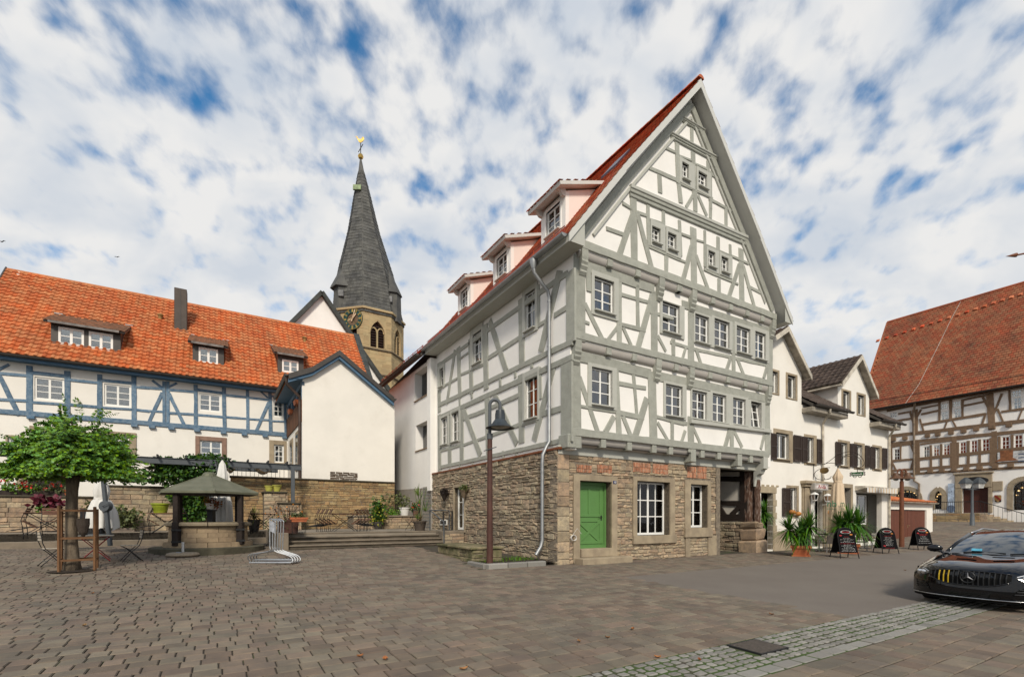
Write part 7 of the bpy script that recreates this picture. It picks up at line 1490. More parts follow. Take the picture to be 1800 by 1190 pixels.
q = wb + V((.1, -.05, .8)); mb = MB(); mb.cbox(-.1, .1, -.1, .1, 0, .55, .01, lambda a, b, c: V((q.x + a, q.y + b, q.z + c))); mb.cbox(-.13, .13, -.13, .13, .55, .6, .01, lambda a, b, c: V((q.x + a, q.y + b, q.z + c))); mb.build('pump_post', black_iron, WE)

# ------------------------------------------------------------------ lamps
lb_ = gp(861, 996); LM = thing('street_lamp', 'brown street lamp with dark bell shade hanging from a curved neck', 'street lamp', lb_)
Lh = lambda py: EYE + (HOR - py) / FOC * lb_.y
xt = lambda px: (px - 900) / FOC * lb_.y
mb = MB(); mb.tube([lb_, (lb_.x, lb_.y, Lh(765))], [.1, .075], 14); mb.build('post', rust_paint, LM, smooth=2)
mb = MB(); mb.lathe([(.088, 0), (.088, .17), (.06, .17)], 14, (lb_.x, lb_.y, Lh(772))); mb.build('sleeve', grey_steel, LM)
mb = MB(); cx0, cx1 = lb_.x, xt(879); pts = [(cx0, lb_.y, Lh(765)), (cx0, lb_.y, Lh(715))] + [((cx0 + cx1) / 2 - (cx1 - cx0) / 2 * cos(pi * k / 10), lb_.y, Lh(712) + (cx1 - cx0) / 2 * 1.05 * sin(pi * k / 10)) for k in range(11)] + [(cx1, lb_.y, Lh(722))]; mb.tube(pts, .052, 10); mb.build('neck', grey_steel, LM, smooth=2)
mb = MB(); mb.lathe([(.06, .12), (.13, .1), (.15, -.02), (.155, -.18), (.19, -.22), (.24, -.3), (.36, -.4), (.44, -.44), (.42, -.445), (.2, -.3), (.01, -.25)], 28, (cx1, lb_.y, Lh(727))); mb.build('shade', mat('anthracite_paint', (.045, .055, .065), .4), LM, smooth=2); mb = MB(); mb.lathe([(.3, -.40), (.16, -.44), (.02, -.46)], 16, (cx1, lb_.y, Lh(727))); mb.build('diffuser', mat('lamp_glass', (.25, .24, .22), .3), LM, smooth=2)
mb = MB(); mb.tube([(lb_.x - .18, lb_.y - .05, Lh(793)), (lb_.x, lb_.y - .1, Lh(790)), (lb_.x + .2, lb_.y - .05, Lh(786))], .014, 5); mb.build('hook_bar', grey_steel, LM)
l2 = gp(1585, 961); L2 = thing('street_lamp', 'rust brown twin headed lamp post beside the garage', 'street lamp', l2); h2_ = EYE + (HOR - 846) / FOC * l2.y
mb = MB(); mb.tube([l2, (l2.x, l2.y, h2_)], [.12, .09], 12); mb.build('post', mat('rust_post', (.16, .055, .025), .6, nf=.25, ns=5), L2, smooth=2)
for sg in (-1, 1):
    ex = l2.x + sg * 7.5 / FOC * l2.y; zt2_ = EYE + (HOR - 829) / FOC * l2.y; rr2 = abs(ex - l2.x) / 2; mb = MB(); mb.tube([(l2.x + sg * .04, l2.y, h2_ - .1), (l2.x + sg * .04, l2.y, zt2_)] + [(l2.x + sg * rr2 - sg * rr2 * cos(pi * k / 8), l2.y, zt2_ + rr2 * 1.2 * sin(pi * k / 8)) for k in range(9)] + [(ex, l2.y, zt2_ - .1)], .035, 8); mb.build('arm', mat('rust_post', (0, 0, 0)), L2, smooth=2)
    mb = MB(); mb.lathe([(.05, .0), (.11, -.02), (.13, -.12), (.17, -.2), (.34, -.32), (.3, -.325), (.1, -.25), (.01, -.2)], 18, (ex + sg * .08, l2.y, zt2_ - .05)); mb.build('shade', mat('rust_shade', (.15, .075, .04), .5), L2, smooth=2); mb = MB(); mb.lathe([(.14, -.3), (.1, -.4), (.02, -.43)], 10, (ex + sg * .08, l2.y, zt2_ - .05)); mb.build('globe', mat('lamp_glass', (0, 0, 0)), L2, smooth=2)
l3 = dp(1709, 931, 37); L3o = thing('street_lamp', 'dark cast iron lamp post with two hooded lanterns before the hall stair', 'street lamp', l3); s3 = 37 / FOC
mb = MB(); mb.lathe([(.28, -.3), (.28, .12), (.16, .3), (.13, 1.2), (.09, 1.3), (.075, 76 * s3)], 12, l3); mb.build('post', grey_steel, L3o, smooth=2)
mb = MB(); mb.tube([l3 + V((-.55, 0, 71 * s3)), l3 + V((.55, 0, 71 * s3))], .035, 6); mb.tube([l3 + V((0, 0, 70 * s3)), l3 + V((0, 0, 86 * s3))], .04, 6); mb.build('cross_arm', grey_steel, L3o)
for sg in (-1, 1):
    c = l3 + V((sg * .5, 0, 73 * s3)); mb = MB(); mb.lathe([(.46, .36), (.3, .62), (.13, .78), (.08, .82)], 4, c, ph=pi / 4); mb.build('hood', mat('slate_paint', (.075, .085, .09), .5), L3o); mb = MB(); mb.lathe([(.36, .36), (.26, .0)], 4, c, ph=pi / 4); mb.build('glass_body', mat('opal_glass', (.62, .62, .6), .4), L3o)

# ------------------------------------------------------------------ bistro furniture
def chair_proto(name, label, slatm, group, frame=None):
    T = thing(name, label, 'chair', (0, 0, 0), group=group); fm = frame or black_iron; wl_ = .2
    for i in range(5): mb = MB(); y = -.18 + i * .085; mb.cbox(-.2, .2, y, y + .068, .445, .463, .005); mb.build('seat_slat', slatm, T)
    for i in range(3): mb = MB(); z = .66 + i * .078; yy = -.235 - .05 * (z - .6); mb.cbox(-.2, .2, yy - .009, yy + .009, z, z + .062, .005); mb.build('back_slat', slatm, T)
    for sg in (-1, 1):
        x = sg * .205; mb = MB(); mb.tube([(x, -.27, .9), (x, -.22, .6), (x, -.17, .46), (x, .02, .26), (x, .22, .0)], .011, 6); mb.build('leg', fm, T, smooth=True)
        mb = MB(); mb.tube([(x * .92, .22, .45), (x * .92, .08, .36), (x * .92, -.1, .17), (x * .92, -.26, 0)], .011, 6); mb.build('leg', fm, T, smooth=True)
    for e in ((.1, .15), (-.14, .13), (-.18, .44)): mb = MB(); mb.tube([(-.2, *e), (.2, *e)], .008, 5); mb.build('stretcher', fm, T)
    return T
def table_proto(name, label, w, d, h, slatm, frame, group=None, loc=(0, 0, 0), rz=0):
    T = thing(name, label, 'table', loc, rz, group); WL[T.name] = V((0, 0, 0)); n = 7
    for i in range(n): mb = MB(); y = -d / 2 + d * i / n; mb.cbox(-w / 2, w / 2, y + .004, y + d / n - .004, h - .022, h, .005); mb.build('top_slat', slatm, T)
    for sg in (-1, 1):
        y = sg * d * .42
        for s2 in (-1, 1): mb = MB(); mb.tube([(s2 * w * .4, y, h - .03), (-s2 * w * .42, y * 1.0, 0)], .013, 6); mb.build('leg', frame, T)
        mb = MB(); mb.tube([(-w * .42, y, h - .03), (w * .42, y, h - .03)], .012, 5); mb.build('rail', frame, T)
    mb = MB(); mb.tube([(0, -d * .42, h / 2), (0, d * .42, h / 2)], .01, 5); mb.build('cross_bar', frame, T); return T
ch0 = chair_proto('bistro_chair', 'x', wood_slat, 'folding bistro chairs'); used = [False]
def chair(loc, rz, label, pitch=0, roll=0, group='folding bistro chairs', src=None):
    if src is None and not used[0]: o = ch0; used[0] = True
    else: o = copy_tree(src or ch0)
    o.location = loc; o.rotation_euler = (Matrix.Rotation(rz, 3, 'Z') @ Matrix.Rotation(pitch, 3, 'X') @ Matrix.Rotation(roll, 3, 'Y')).to_euler(); o['label'] = label; o['group'] = group; return o
ANG = atan2(A.y, A.x)
def tp(px, Y): q = dp(px, 900, Y); return V((q.x, q.y, TZ + .008))
# tipped-up chairs leaning on a table in front of the retaining wall
tc_ = tp(606, 20.6); table_proto('bistro_table', 'dark folding table with bistro chairs tipped against it by the retaining wall', 1.15, .7, .74, wood_slat, black_iron, 'terrace tables', tc_, ANG)
ords = ('first', 'second', 'third', 'fourth')
e1v = V((A.x, A.y, 0)); e2v = V((B.x, B.y, 0))
for i in range(4):
    p = tc_ + e1v * (-1.3 + .19 * i) + e2v * (-.12 + .16 * i); chair(p + V((0, 0, .05)), ANG - pi / 2, ords[i] + ' tipped chair from the outer end, terrace step side of the chair stack', pitch=radians(-34))
for i in range(4):
    p = tc_ + e1v * (1.3 - .19 * i) + e2v * (.42 - .16 * i); chair(p + V((0, 0, .05)), ANG + pi / 2, ords[i] + ' tipped chair from the outer end, planter side of the chair stack', pitch=radians(-34))
# table behind the barrier and furniture left of the well
t2 = tp(462, 19.0); table_proto('bistro_table', 'dark folding table between the well and the brown planter', .95, .65, .74, wood_slat, black_iron, 'terrace tables', t2, ANG + .15)
chair(t2 + V((-.75, .2, .04)), ANG - pi / 2 - .2, 'tipped bistro chair leaning on the table next to the well post', pitch=radians(-32)); chair(t2 + V((.6, .35, .04)), ANG + pi / 2, 'tipped bistro chair behind the brown square planter', pitch=radians(-34))
t3 = tp(293, 17.6); t3.z = TZ + .01; table_proto('bistro_table', 'dark folding table under the big lime green pot', 1.1, .65, .74, wood_slat, black_iron, 'terrace tables', t3 + V((-.2, .3, 0)), ANG)
for i, (dx, dy, rz_, pt, lb) in enumerate(((-.9, .1, -pi / 2, -34, 'tipped bistro chair leaning beside the lime green pot table'), (.55, .5, pi / 2, -32, 'tipped bistro chair behind the well side of the pot table'))): chair(t3 + V((dx, dy, .04)), ANG + rz_, lb, radians(pt))
t4 = tp(62, 15.4); table_proto('bistro_table', 'dark folding table holding the crimson leaved plant', 1.2, .65, .74, wood_slat, black_iron, 'terrace tables', t4 + V((-.1, .5, 0)), ANG)
chair(t4 + V((.55, -.1, .0)), ANG + pi + .1, 'bistro chair with its slatted back to the tree', 0); chair(t4 + V((1.15, .5, .0)), ANG + pi - .15, 'bistro chair half hidden behind the tree trunk', 0); chair(t4 + V((-.65, .1, .0)), ANG - pi / 2, 'tipped bistro chair at the picture edge end of the crimson plant table', radians(-34))
red_fr = mat('red_steel', (.28, .012, .015), .45)
t5 = gp(163, 985); t5 = gp(168, 985); table_proto('garden_table', 'small folding table with pale slats and crossed red legs', .8, .72, .72, wood_pale, red_fr, None, t5, ANG + .1)
chp = chair_proto('garden_chair', 'x', wood_pale, 'pale slatted chairs'); c5 = gp(230, 986); chp.location = c5; chp.rotation_euler = (0, 0, ANG + pi / 2 + .25); chp['label'] = 'pale slatted folding chair with black legs beside the grey plank planter'
c6 = copy_tree(chp); q = gp(92, 994); c6.location = q; c6.rotation_euler = (0, 0, ANG - pi / 2 + .4); c6['label'] = 'pale slatted folding chair half behind the tree stakes'
q = wb + V((-2.9, .6, .55))
# ------------------------------------------------------------------ parasols
def parasol(name, label, base, h, m, R_, tie=.45, top=.12, seed=1, group='folded parasols', skirt=1.0):
    T = thing(name, label, 'parasol', base, group=group); n = 40; rr = random.Random(seed); vs = []; prof = [(0, .05, 0), (.04, .1, 0), (.1, .36, .3), (.3 * tie / .45, .62, .6), (tie - .03, .56, .4), (tie, .5, .15), (tie + .04, .7, .5), (.7, 1.0, .9), (.9, 1.1 * skirt, 1), (1, 1.12 * skirt, 1)]
    z1_ = base.z + h; z0_ = base.z + h * .13
    for (t, r_, f) in prof:
        for k in range(n):
            a = 2 * pi * k / n; rad = R_ * r_ * (1 + .22 * f * sin(8 * a + t * 2) + .1 * f * sin(3 * a + seed)); zz_ = z1_ - (z1_ - z0_) * t - (.12 * f * max(0, sin(8 * a + seed)) if t > .9 else 0); vs.append((base.x + rad * cos(a), base.y + rad * sin(a), zz_))
    mb = MB(); mb.add(vs, [(i * n + k, i * n + (k + 1) % n, (i + 1) * n + (k + 1) % n, (i + 1) * n + k) for i in range(len(prof) - 1) for k in range(n)]); mb.build('canopy', m, T, smooth=True)
    mb = MB(); mb.tube([base, (base.x, base.y, z1_ + .03)], .03, 8); mb.build('pole', grey_steel, T); mb = MB(); mb.lathe([(R_ * .35, 0), (R_ * .35, .03), (.02, .05)], 12, (base.x, base.y, z1_ - .02)); mb.build('cap', dk_metal, T)
    mb = MB(); zt_ = z1_ - (z1_ - z0_) * tie; mb.lathe([(R_ * .56, -.03), (R_ * .58, 0), (R_ * .56, .03)], 20, (base.x, base.y, zt_)); mb.build('tie_band', m, T); mb = MB(); mb.lathe([(.32, 0), (.32, .06), (.05, .09)], 16, base); mb.build('foot', grey_steel, T); return T
b1 = tp(391, 18.6); parasol('parasol', 'tall folded white parasol behind the copper roofed well', b1, EYE + (HOR - 805) / FOC * 18.6 - TZ, canvas_w, .3, seed=3)
b2 = tp(178, 15.2); parasol('parasol', 'folded white parasol beside grey mast behind the tree', b2, EYE + (HOR - 835) / FOC * 15.2 - TZ, canvas_w, .32, seed=5)
q = tp(187, 14.9); MS = thing('parasol_mast', 'grey cantilever parasol mast with crank in front of white parasol', 'mast', q); mb = MB(); mb.bar(q + V((.12, 0, -.3)), q + V((-.16, 0, 2.3)), .1, .1, c=.01); mb.build('mast', grey_steel, MS); mb = MB(); mb.tube([q + V((0, -.1, .92)), q + V((0, .06, .92))], .16, 14); mb.build('crank_box', grey_steel, MS); mb = MB(); mb.tube([q + V((0, -.1, .92)), q + V((.0, -.16, .92)), q + V((.22, -.16, 1.02))], .012, 5); mb.build('crank', grey_steel, MS)
b3 = gp(1473, 970); b3 = V((b3.x, b3.y, b3.z)); hb = EYE + (HOR - 818) / FOC * b3.y - b3.z
PS = parasol('parasol', 'folded beige parasol with green lettering outside the inn', b3, hb, canvas_b, .30, tie=.22, seed=7, skirt=.95)
vd_ = V((-b3.x, -b3.y, 0)).normalized(); ex_ = V((-vd_.y, vd_.x, 0)); grn = mat('print_green', (.01, .16, .08), .7)
zt3 = EYE + (HOR - 886) / FOC * b3.y
for (tx, px, w_) in (('nb', 1462, .34), ('m', 1481, .14)):
    pc = V(((px - 900) / FOC * (b3.y - .5), b3.y - .5, 0)); off = (pc - V((b3.x, b3.y, 0))).dot(ex_) * 1.0
    text(tx, V((b3.x, b3.y, zt3)) + vd_ * (.41 - .5 * off * off) + ex_ * off, ex_, (0, 0, 1), .3, grn, PS, w=w_)
    mb = MB(); c0_ = V((b3.x, b3.y, zt3 - .21)) + vd_ * (.41 - .5 * off * off) + ex_ * off; mb.bar(c0_ - ex_ * w_ * .55, c0_ + ex_ * w_ * .55, .035, .02); mb.build('underline', grn, PS)

# ------------------------------------------------------------------ pots and planters on the terrace
lime = mat('lime_plastic', (.33, .40, .03), .45); lime2 = mat('pale_lime_plastic', (.50, .48, .10), .45)
T = thing('flower_pot', 'large lime green pot on the table left of the well', 'flower pot', t3 + V((-.45, .3, .74))); pot(T, .2, .27, .36, lime, wl(T))
(p_u0, p_u1, p_z, p_v) = PR1[1]
for (px, lb) in ((473, 'pale lime pot on the stone pier, nearer the well'), (487, 'pale lime pot on the stone pier, nearer the pergola post')):
    s_ = Plane(uv(0, p_v + .35), A).hit(px, 860)[0]; T = thing('flower_pot', lb, 'flower pot', lrp(s_, p_v + .35, p_z), group='lime pots on the pier'); pot(T, .13, .19, .28 if px < 480 else .32, lime2, wl(T))
def boxplanter(label, loc, w, d, h, m, rz=ANG, flare=1.1, name='planter', slat=0):
    T = thing(name, label, 'planter', loc, rz); WL[T.name] = V((0, 0, 0)); mb = MB()
    if slat:
        for i in range(slat):
            z0_ = h * i / slat; mb = MB(); mb.cbox(-w / 2, w / 2, -d / 2, -d / 2 + .03, z0_ + .006, z0_ + h / slat - .006, .006); mb.cbox(-w / 2, w / 2, d / 2 - .03, d / 2, z0_ + .006, z0_ + h / slat - .006, .006); mb.cbox(-w / 2 + .001, -w / 2 + .03, -d / 2 + .03, d / 2 - .03, z0_ + .006, z0_ + h / slat - .006, .006); mb.cbox(w / 2 - .03, w / 2 - .001, -d / 2 + .03, d / 2 - .03, z0_ + .006, z0_ + h / slat - .006, .006); mb.build('plank', m, T)
    else:
        f = flare; vs = [(-w / 2 / f, -d / 2 / f, 0), (w / 2 / f, -d / 2 / f, 0), (w / 2 / f, d / 2 / f, 0), (-w / 2 / f, d / 2 / f, 0), (-w / 2, -d / 2, h), (w / 2, -d / 2, h), (w / 2, d / 2, h), (-w / 2, d / 2, h)]; mb.hexa(vs); mb.box(-w / 2 - .02, w / 2 + .02, -d / 2 - .02, d / 2 + .02, h - .07, h + .003); mb.build('box', m, T)
    mb = MB(); mb.box(-w / 2 + .03, w / 2 - .03, -d / 2 + .03, d / 2 - .03, h - .06, h + .006 if not slat else h - .03); mb.build('soil', soil, T); return T
q = tp(501, 17.7); T = boxplanter('rust brown square planter with bare twigs at the top of steps', q + V((0, .25, 0)), .66, .6, .5, mat('corten', (.075, .032, .022), .7, nf=.3, ns=5)); rr = random.Random(14); mb = MB()
for i in range(26): a = rr.uniform(-.35, .35); L = rr.uniform(.35, .75); mb.tube([(a * .4, rr.uniform(-.2, .2), .5), (a * .9 + rr.uniform(-.1, .1), rr.uniform(-.3, .3), .5 + L * .6), (a * 1.5 + rr.uniform(-.2, .2), rr.uniform(-.3, .3), .5 + L)], [.008, .006, .003], 4)
mb.build('twigs', dark_wood, T); leafmass((-.2, -.1, .7), (.75, .4, .35), 40, .07, petal_or, 'blossom', T, 15, .5); leafmass((-.4, -.2, .4), (.5, .3, .4), 70, .08, leaf_gy, 'leaves', T, 16, .5)
q = tp(521, 17.2); T = boxplanter('terracotta trough of succulents on a wire stand by the steps', q + V((0, .2, .42)), .55, .22, .16, terracotta, flare=1.15); leafmass((0, 0, .22), (.28, .12, .12), 150, .08, leaf_gy, 'succulents', T, 17, .2); mb = MB()
for sx in (-.22, .22):
    for sy in (-.1, .1): mb.tube([(sx, sy, 0), (sx, sy, -.42)], .006, 4)
for z in (-.1, -.36): mb.tube([(-.22, -.1, z), (.22, -.1, z), (.22, .1, z), (-.22, .1, z), (-.22, -.1, z)], .006, 4)
mb.build('wire_stand', black_iron, T)
q = gp(216, 957); T = boxplanter('weathered grey plank planter with scrubby oleander beside folding chair', V((q.x, q.y, g(q.x, q.y) + .36)), .82, .5, .34, wood_gy, ANG, slat=4); leafmass((0, 0, .75), (.62, .45, .48), 900, .13, leaf_gy, 'foliage', T, 19, .2); mb = MB()
for i in range(30): a = rdir(rr); mb.tube([(a.x * .15, a.y * .15, .3), (a.x * .5, a.y * .4, .55 + abs(a.z) * .55)], [.01, .005], 4)
mb.build('stems', bark, T); mb = MB(); mb.box(-.38, .38, -.22, .22, -.4, .0); mb.build('pedestal', concrete, T)
q = t4 + V((-.1, .45, .74)); T = thing('potted_plant', 'crimson leaved plant in a tipped clay pot on the table behind the tree', 'potted plant', q); pot(T, .12, .17, .24, terracotta, q); leafmass(q + V((.15, 0, .32)), (.45, .35, .2), 220, .16, leaf_red, 'crimson_leaves', T, 21, .2); leafmass(q + V((.1, -.1, .14)), (.28, .25, .14), 120, .09, leaf, 'green_leaves', T, 22, .2)
for k, (px, n, lb) in enumerate(((12, 3, 'geranium box at the picture edge end of the planter wall'), (42, 3, 'geranium box with red flowers beside the cellar door frame'), (70, 2, 'sparse trailing box plant below the cellar door'), (98, 2, 'box of trailing greenery next to the clay pot on the planter wall'))):
    s_ = PWp.hit(px, 872)[0]; q = lrp(s_, WALL_V + .2, zT3 + .08); T = thing('geranium_box', lb, 'flower box', q, group='flower boxes on the planter wall'); mb = MB(); mb.cbox(-.42, .42, -.1, .1, 0, .18, .01, lambda a, b, c, q=q: q + e1v * a + e2v * b + V((0, 0, c))); mb.build('box', mat('dark_trough', (.05, .035, .028), .8), T); leafmass(q + V((0, 0, .3)), (.5, .25, .25), 220, .09, leaf_gy if k > 1 else leaf, 'foliage', T, 30 + k, .2); leafmass(q + V((0, -.1, .42)), (.5, .22, .18), 26 if k < 2 else 8, .11, petal_red, 'petals', T, 40 + k, .4)
s_ = PWp.hit(116, 870)[0]; q = lrp(s_, WALL_V + .2, zT3 + .08); T = thing('flower_pot', 'small clay pot with dark rim on the planter wall behind the tree', 'flower pot', q); pot(T, .1, .15, .26, terracotta, q)
q = tp(165, 15.6); T = thing('wall_planter', 'dark trough of leafy plants standing behind red legged table', 'planter', q + V((0, 0, .55))); mb = MB(); mb.cbox(-.35, .35, -.12, .12, 0, .3, .01, lambda a, b, c: wl(T) + V((a, b, c))); mb.build('trough', black_iron, T); leafmass(wl(T) + V((0, 0, .4)), (.4, .2, .15), 120, .1, leaf_gy, 'foliage', T, 50, .2); mb = MB(); mb.box(-.3, .3, -.1, .1, -.55, 0, lambda a, b, c: wl(T) + V((a, b, c))); mb.build('stand', black_iron, T)
q = tp(432, 18.6); T = thing('potted_plant', 'spiky yellow green grass behind the well post', 'potted plant', q + V((0, .6, 0))); pot(T, .16, .22, .5, dk_metal, wl(T)); blades(wl(T) + V((0, 0, .5)), 60, .65, .014, mat('yellow_blade', (.22, .24, .05), .5, var=.3), 'blades', T, 51)
# by the annex
def at_t(px, Y, dz=0): q = tp(px, Y); q.z += dz; return q
q = at_t(665, 24.4); T = thing('shrub', 'cone shaped green and yellow ivy shrub against the retaining wall', 'shrub', q); pot(T, .18, .24, .35, dk_metal, q); leafmass(q + V((0, 0, .9)), (.42, .4, .75), 620, .13, leaf_dk, 'foliage', T, 52, .2); leafmass(q + V((.05, -.1, .7)), (.42, .35, .55), 90, .1, mat('yellow_leaf', (.38, .36, .03), .6, var=.3), 'yellow_leaves', T, 53, .5)
q = uv(-1.9, 12.4); LWb = thing('planting_ledge', 'low stone ledge for potted plants in front of the annex', 'ledge', (q.x, q.y, TZ)); ubox('core', -3.6, -.15, 12.0, 13.3, TZ - .05, TZ + .62, mortar, LWb, .01); pieces('stone', 'stone_field', courses(Plane(uv(0, 11.98), A), -3.6, -.15, TZ, TZ + .62, [], (.14, .2), (.3, .6), (0, .02), rnd=random.Random(98)), stone, LWb); ubox('slab', -3.65, -.1, 11.9, 13.3, TZ + .62, TZ + .7, concrete, LWb, .02)
lz = TZ + .7
for (px, lb, kind) in ((711, 'white pot with leggy shrub on the ledge by the annex', 'w'), (690, 'low bright green cushion plant on the ledge', 'c'), (752, 'dark pot of mixed foliage below the louvred vent', 'd'), (731, 'dark red flowered pot behind the black cafe chair', 'r'), (700, 'straggly dry shrub at the corner of retaining wall', 's')):
    s_ = Plane(uv(0, 12.4), A).hit(px, 880)[0]; q = lrp(s_, 12.4 + (.5 if kind == 's' else 0), lz); T = thing('potted_plant', lb, 'potted plant', q)
    if kind == 'w': pot(T, .2, .26, .42, canvas_w, q); leafmass(q + V((-.1, 0, .75)), (.5, .4, .35), 160, .12, leaf_gy, 'foliage', T, 55, .4)
    elif kind == 'c': leafmass(q + V((0, 0, .1)), (.38, .3, .28), 420, .07, leaf, 'foliage', T, 56, .2)
    elif kind == 'd': pot(T, .2, .25, .36, black_iron, q); leafmass(q + V((0, 0, .6)), (.5, .4, .4), 260, .13, leaf_dk, 'foliage', T, 57, .3)
    elif kind == 'r': pot(T, .15, .2, .3, dk_metal, q); leafmass(q + V((0, 0, .45)), (.35, .3, .25), 160, .1, leaf_dk, 'foliage', T, 58, .3); leafmass(q + V((0, -.1, .5)), (.3, .2, .2), 26, .08, petal_red, 'petals', T, 59, .4)
    else: leafmass(q + V((0, 0, .7)), (.6, .4, .6), 150, .12, leaf_gy, 'foliage', T, 60, .5); mb = MB(); [mb.tube([q, q + V((rr.uniform(-.5, .5), rr.uniform(-.3, .3), rr.uniform(.5, 1.2)))], [.012, .004], 4) for i in range(12)]; mb.build('stems', bark, T)
q = at_t(738, 21.8); T = thing('potted_plant', 'tall maize like plant in a brown pot at the top of the steps', 'potted plant', q); pot(T, .22, .28, .42, mat('brown_pot', (.085, .065, .05), .7), q); blades(q + V((0, 0, .45)), 34, .55, .022, mat('dry_blade', (.25, .18, .09), .7, var=.3), 'dry_leaves', T, 61, lo=-.2)
for i in range(4): blades(q + V((rr.uniform(-.3, .3), rr.uniform(-.2, .2), .5 + .35 * i)), 14, .75, .03, mat('maize_leaf', (.12, .19, .035), .5, var=.35, hue=.02), 'leaves', T, 62 + i, arch_=1.2, lo=.3)
mb = MB(); [mb.tube([q + V((0, 0, .4)), q + V((dx, 0, 1.9))], .015, 5) for dx in (-.25, .05, .3)]; mb.build('stalks', leaf_gy, T)
c7 = copy_tree(ch0); c7.location = at_t(724, 22.2); c7.rotation_euler = (0, 0, ANG + pi * .6); c7['label'] = 'bistro chair beside the tall maize like plant'; c7['group'] = 'folding bistro chairs'
# handrails at the landing
RL = thing('handrail', 'grey steel handrail at the landing beside the house door', 'railing', V((*uv(-1.0, 7.2), TZ)))
mb = MB(); ra = lrp(-1.1, TERR_V + .6, TZ); rb = lrp(-1.1, TERR_V - 1.0, .38)
mb.tube([ra, ra + V((0, 0, .92)), rb + V((0, 0, .95)), rb], .028, 8); mb.tube([ra + V((0, 0, .92)), lrp(-.15, TERR_V + .6, TZ + .92), lrp(-.15, TERR_V + .6, TZ)], .028, 8); mb.build('rail', grey_steel, RL)
q = lrp(-.35, TERR_V + .3, TZ); BN = thing('boot_rack', 'black square steel frame standing by the side door', 'rack', q); mb = MB()
for (x, y) in ((-.2, -.15), (.2, -.15), (.2, .15), (-.2, .15)): mb.bar(q + V((x, y, 0)), q + V((x, y, .85)), .035)
for z in (.02, .85): [mb.bar(q + V((*a, z)), q + V((*b, z)), .035) for a, b in (((-.2, -.15), (.2, -.15)), ((.2, -.15), (.2, .15)), ((.2, .15), (-.2, .15)), ((-.2, .15), (-.2, -.15)))]
mb.build('frame', black_iron, BN)
for (px, py, lb, m_) in ((781, 868, 'dry twig basket hanging on the rubble wall by the side door', dark_wood), (815, 862, 'wicker basket with green plant hanging over the side door', mat('wicker', (.2, .15, .1), .9, nf=.4, ns=40))):
    s_, z_ = LS.hit(px, py, .2); q = LS.w(s_, .2, z_); T = thing('wall_basket', lb, 'basket', q, group='baskets on the rubble wall'); mb = MB(); mb.lathe([(.03, -.34), (.14, -.1), (.22, .02), (.2, .02)], 12, q); mb.build('basket', m_, T); leafmass(q + V((0, 0, .1)), (.26, .22, .14), 180, .09, dark_wood if px < 800 else leaf_gy, 'foliage', T, 70, .2); mb = MB(); mb.tube([q + V((-.18, 0, 0)), q + V((0, 0, .35)), q + V((.18, 0, 0))], .012, 4); mb.build('handle', m_, T)
vs_ = LS.hit(775, 913); vs2 = LS.hit(787, 923); mb = MB(); mb.cbox(vs2[0], vs_[0], 0, .06, vs2[1], vs_[1], .01, LS.w); T = mb.build('cellar_vent', white_paint, None, label='small white framed cellar vent low on the rubble wall', cat='vent'); mb = MB(); mb.cbox(vs2[0] + .06, vs_[0] - .06, .05, .068, vs2[1] + .05, vs_[1] - .05, .004, LS.w); mb.build('grille', mat('dark_grille', (.06, .055, .05), .8), T)
# stacked galvanised stands and parasol foot
bq = gp(478, 990); GS = None; d1 = V((.93, -.2, 0)).normalized()
for i in range(4):
    T = thing('sign_stand', ('front', 'second', 'third', 'rear')[i] + ' of the nested galvanised tube sign stands', 'sign stand', bq + V((-.01 - .06 * i + .09 * i, .1 * i, 0)), group='nested tube stands'); q = wl(T); mb = MB(); h_ = 1.22
    mb.tube(curve([tuple(q + V((-.68, .12, .03))), tuple(q + V((-.72, .05, .16))), tuple(q + V((-.6, .0, .27))), tuple(q + V((-.08, 0, .36))), tuple(q + V((-.05, 0, .5))), tuple(q + V((-.05, 0, h_ * .6))), tuple(q + V((-.05, 0, h_)))], 5), .019, 7)
    mb.tube(curve([tuple(q + V((-.05, 0, h_))), tuple(q + V((-.03, 0, h_ + .08))), tuple(q + V((.13, -.05, h_ + .02))), tuple(q + V((.14, -.05, h_ - .1))), tuple(q + V((.12, -.05, .5))), tuple(q + V((.14, -.05, .36))), tuple(q + V((.55, -.05, .22))), tuple(q + V((.66, -.08, .1))), tuple(q + V((.6, -.1, .03)))], 5), .019, 7)
    mb.tube([q + V((-.68, .12, .03)), q + V((-.6, -.1, .03)), q + V((.6, -.1, .03))], .019, 7); mb.tube([q + V((-.55, .05, .1)), q + V((.6, -.02, .1))], .015, 6); mb.build('tube_frame', galv, T, smooth=2)
    if i == 0: mb = MB(); mb.hexa([q + V((-.03, -.02, .95)), q + V((.12, -.07, .88)), q + V((.12, -.055, .88)), q + V((-.03, -.005, .95)), q + V((-.03, -.02, 1.25)), q + V((.12, -.07, 1.2)), q + V((.12, -.055, 1.2)), q + V((-.03, -.005, 1.25))]); mb.build('plate', mat('sign_plate', (.42, .44, .48), .5, nf=.4, ns=14), T)
q = gp(322, 977); T = thing('parasol_holder', 'round pebbled concrete parasol foot with steel tube on the paving', 'parasol base', q); mb = MB(); mb.lathe([(.42, 0), (.46, .04), (.44, .09), (.34, .12), (.05, .13)], 28, q); mb.build('disc', mat('washed_concrete', (.36, .29, .21), .95, nf=.35, ns=30, bump=.01, bs=60), T, smooth=2); mb = MB(); mb.tube([q + V((0, 0, .1)), q + V((0, 0, .44))], .045, 12); mb.build('tube', galv, T, smooth=2); mb = MB(); mb.cbox(-.04, .12, -.28, -.18, .1, .14, .01, lambda a, b, c: q + V((a, b, c))); mb.build('bracket', zinc, T)
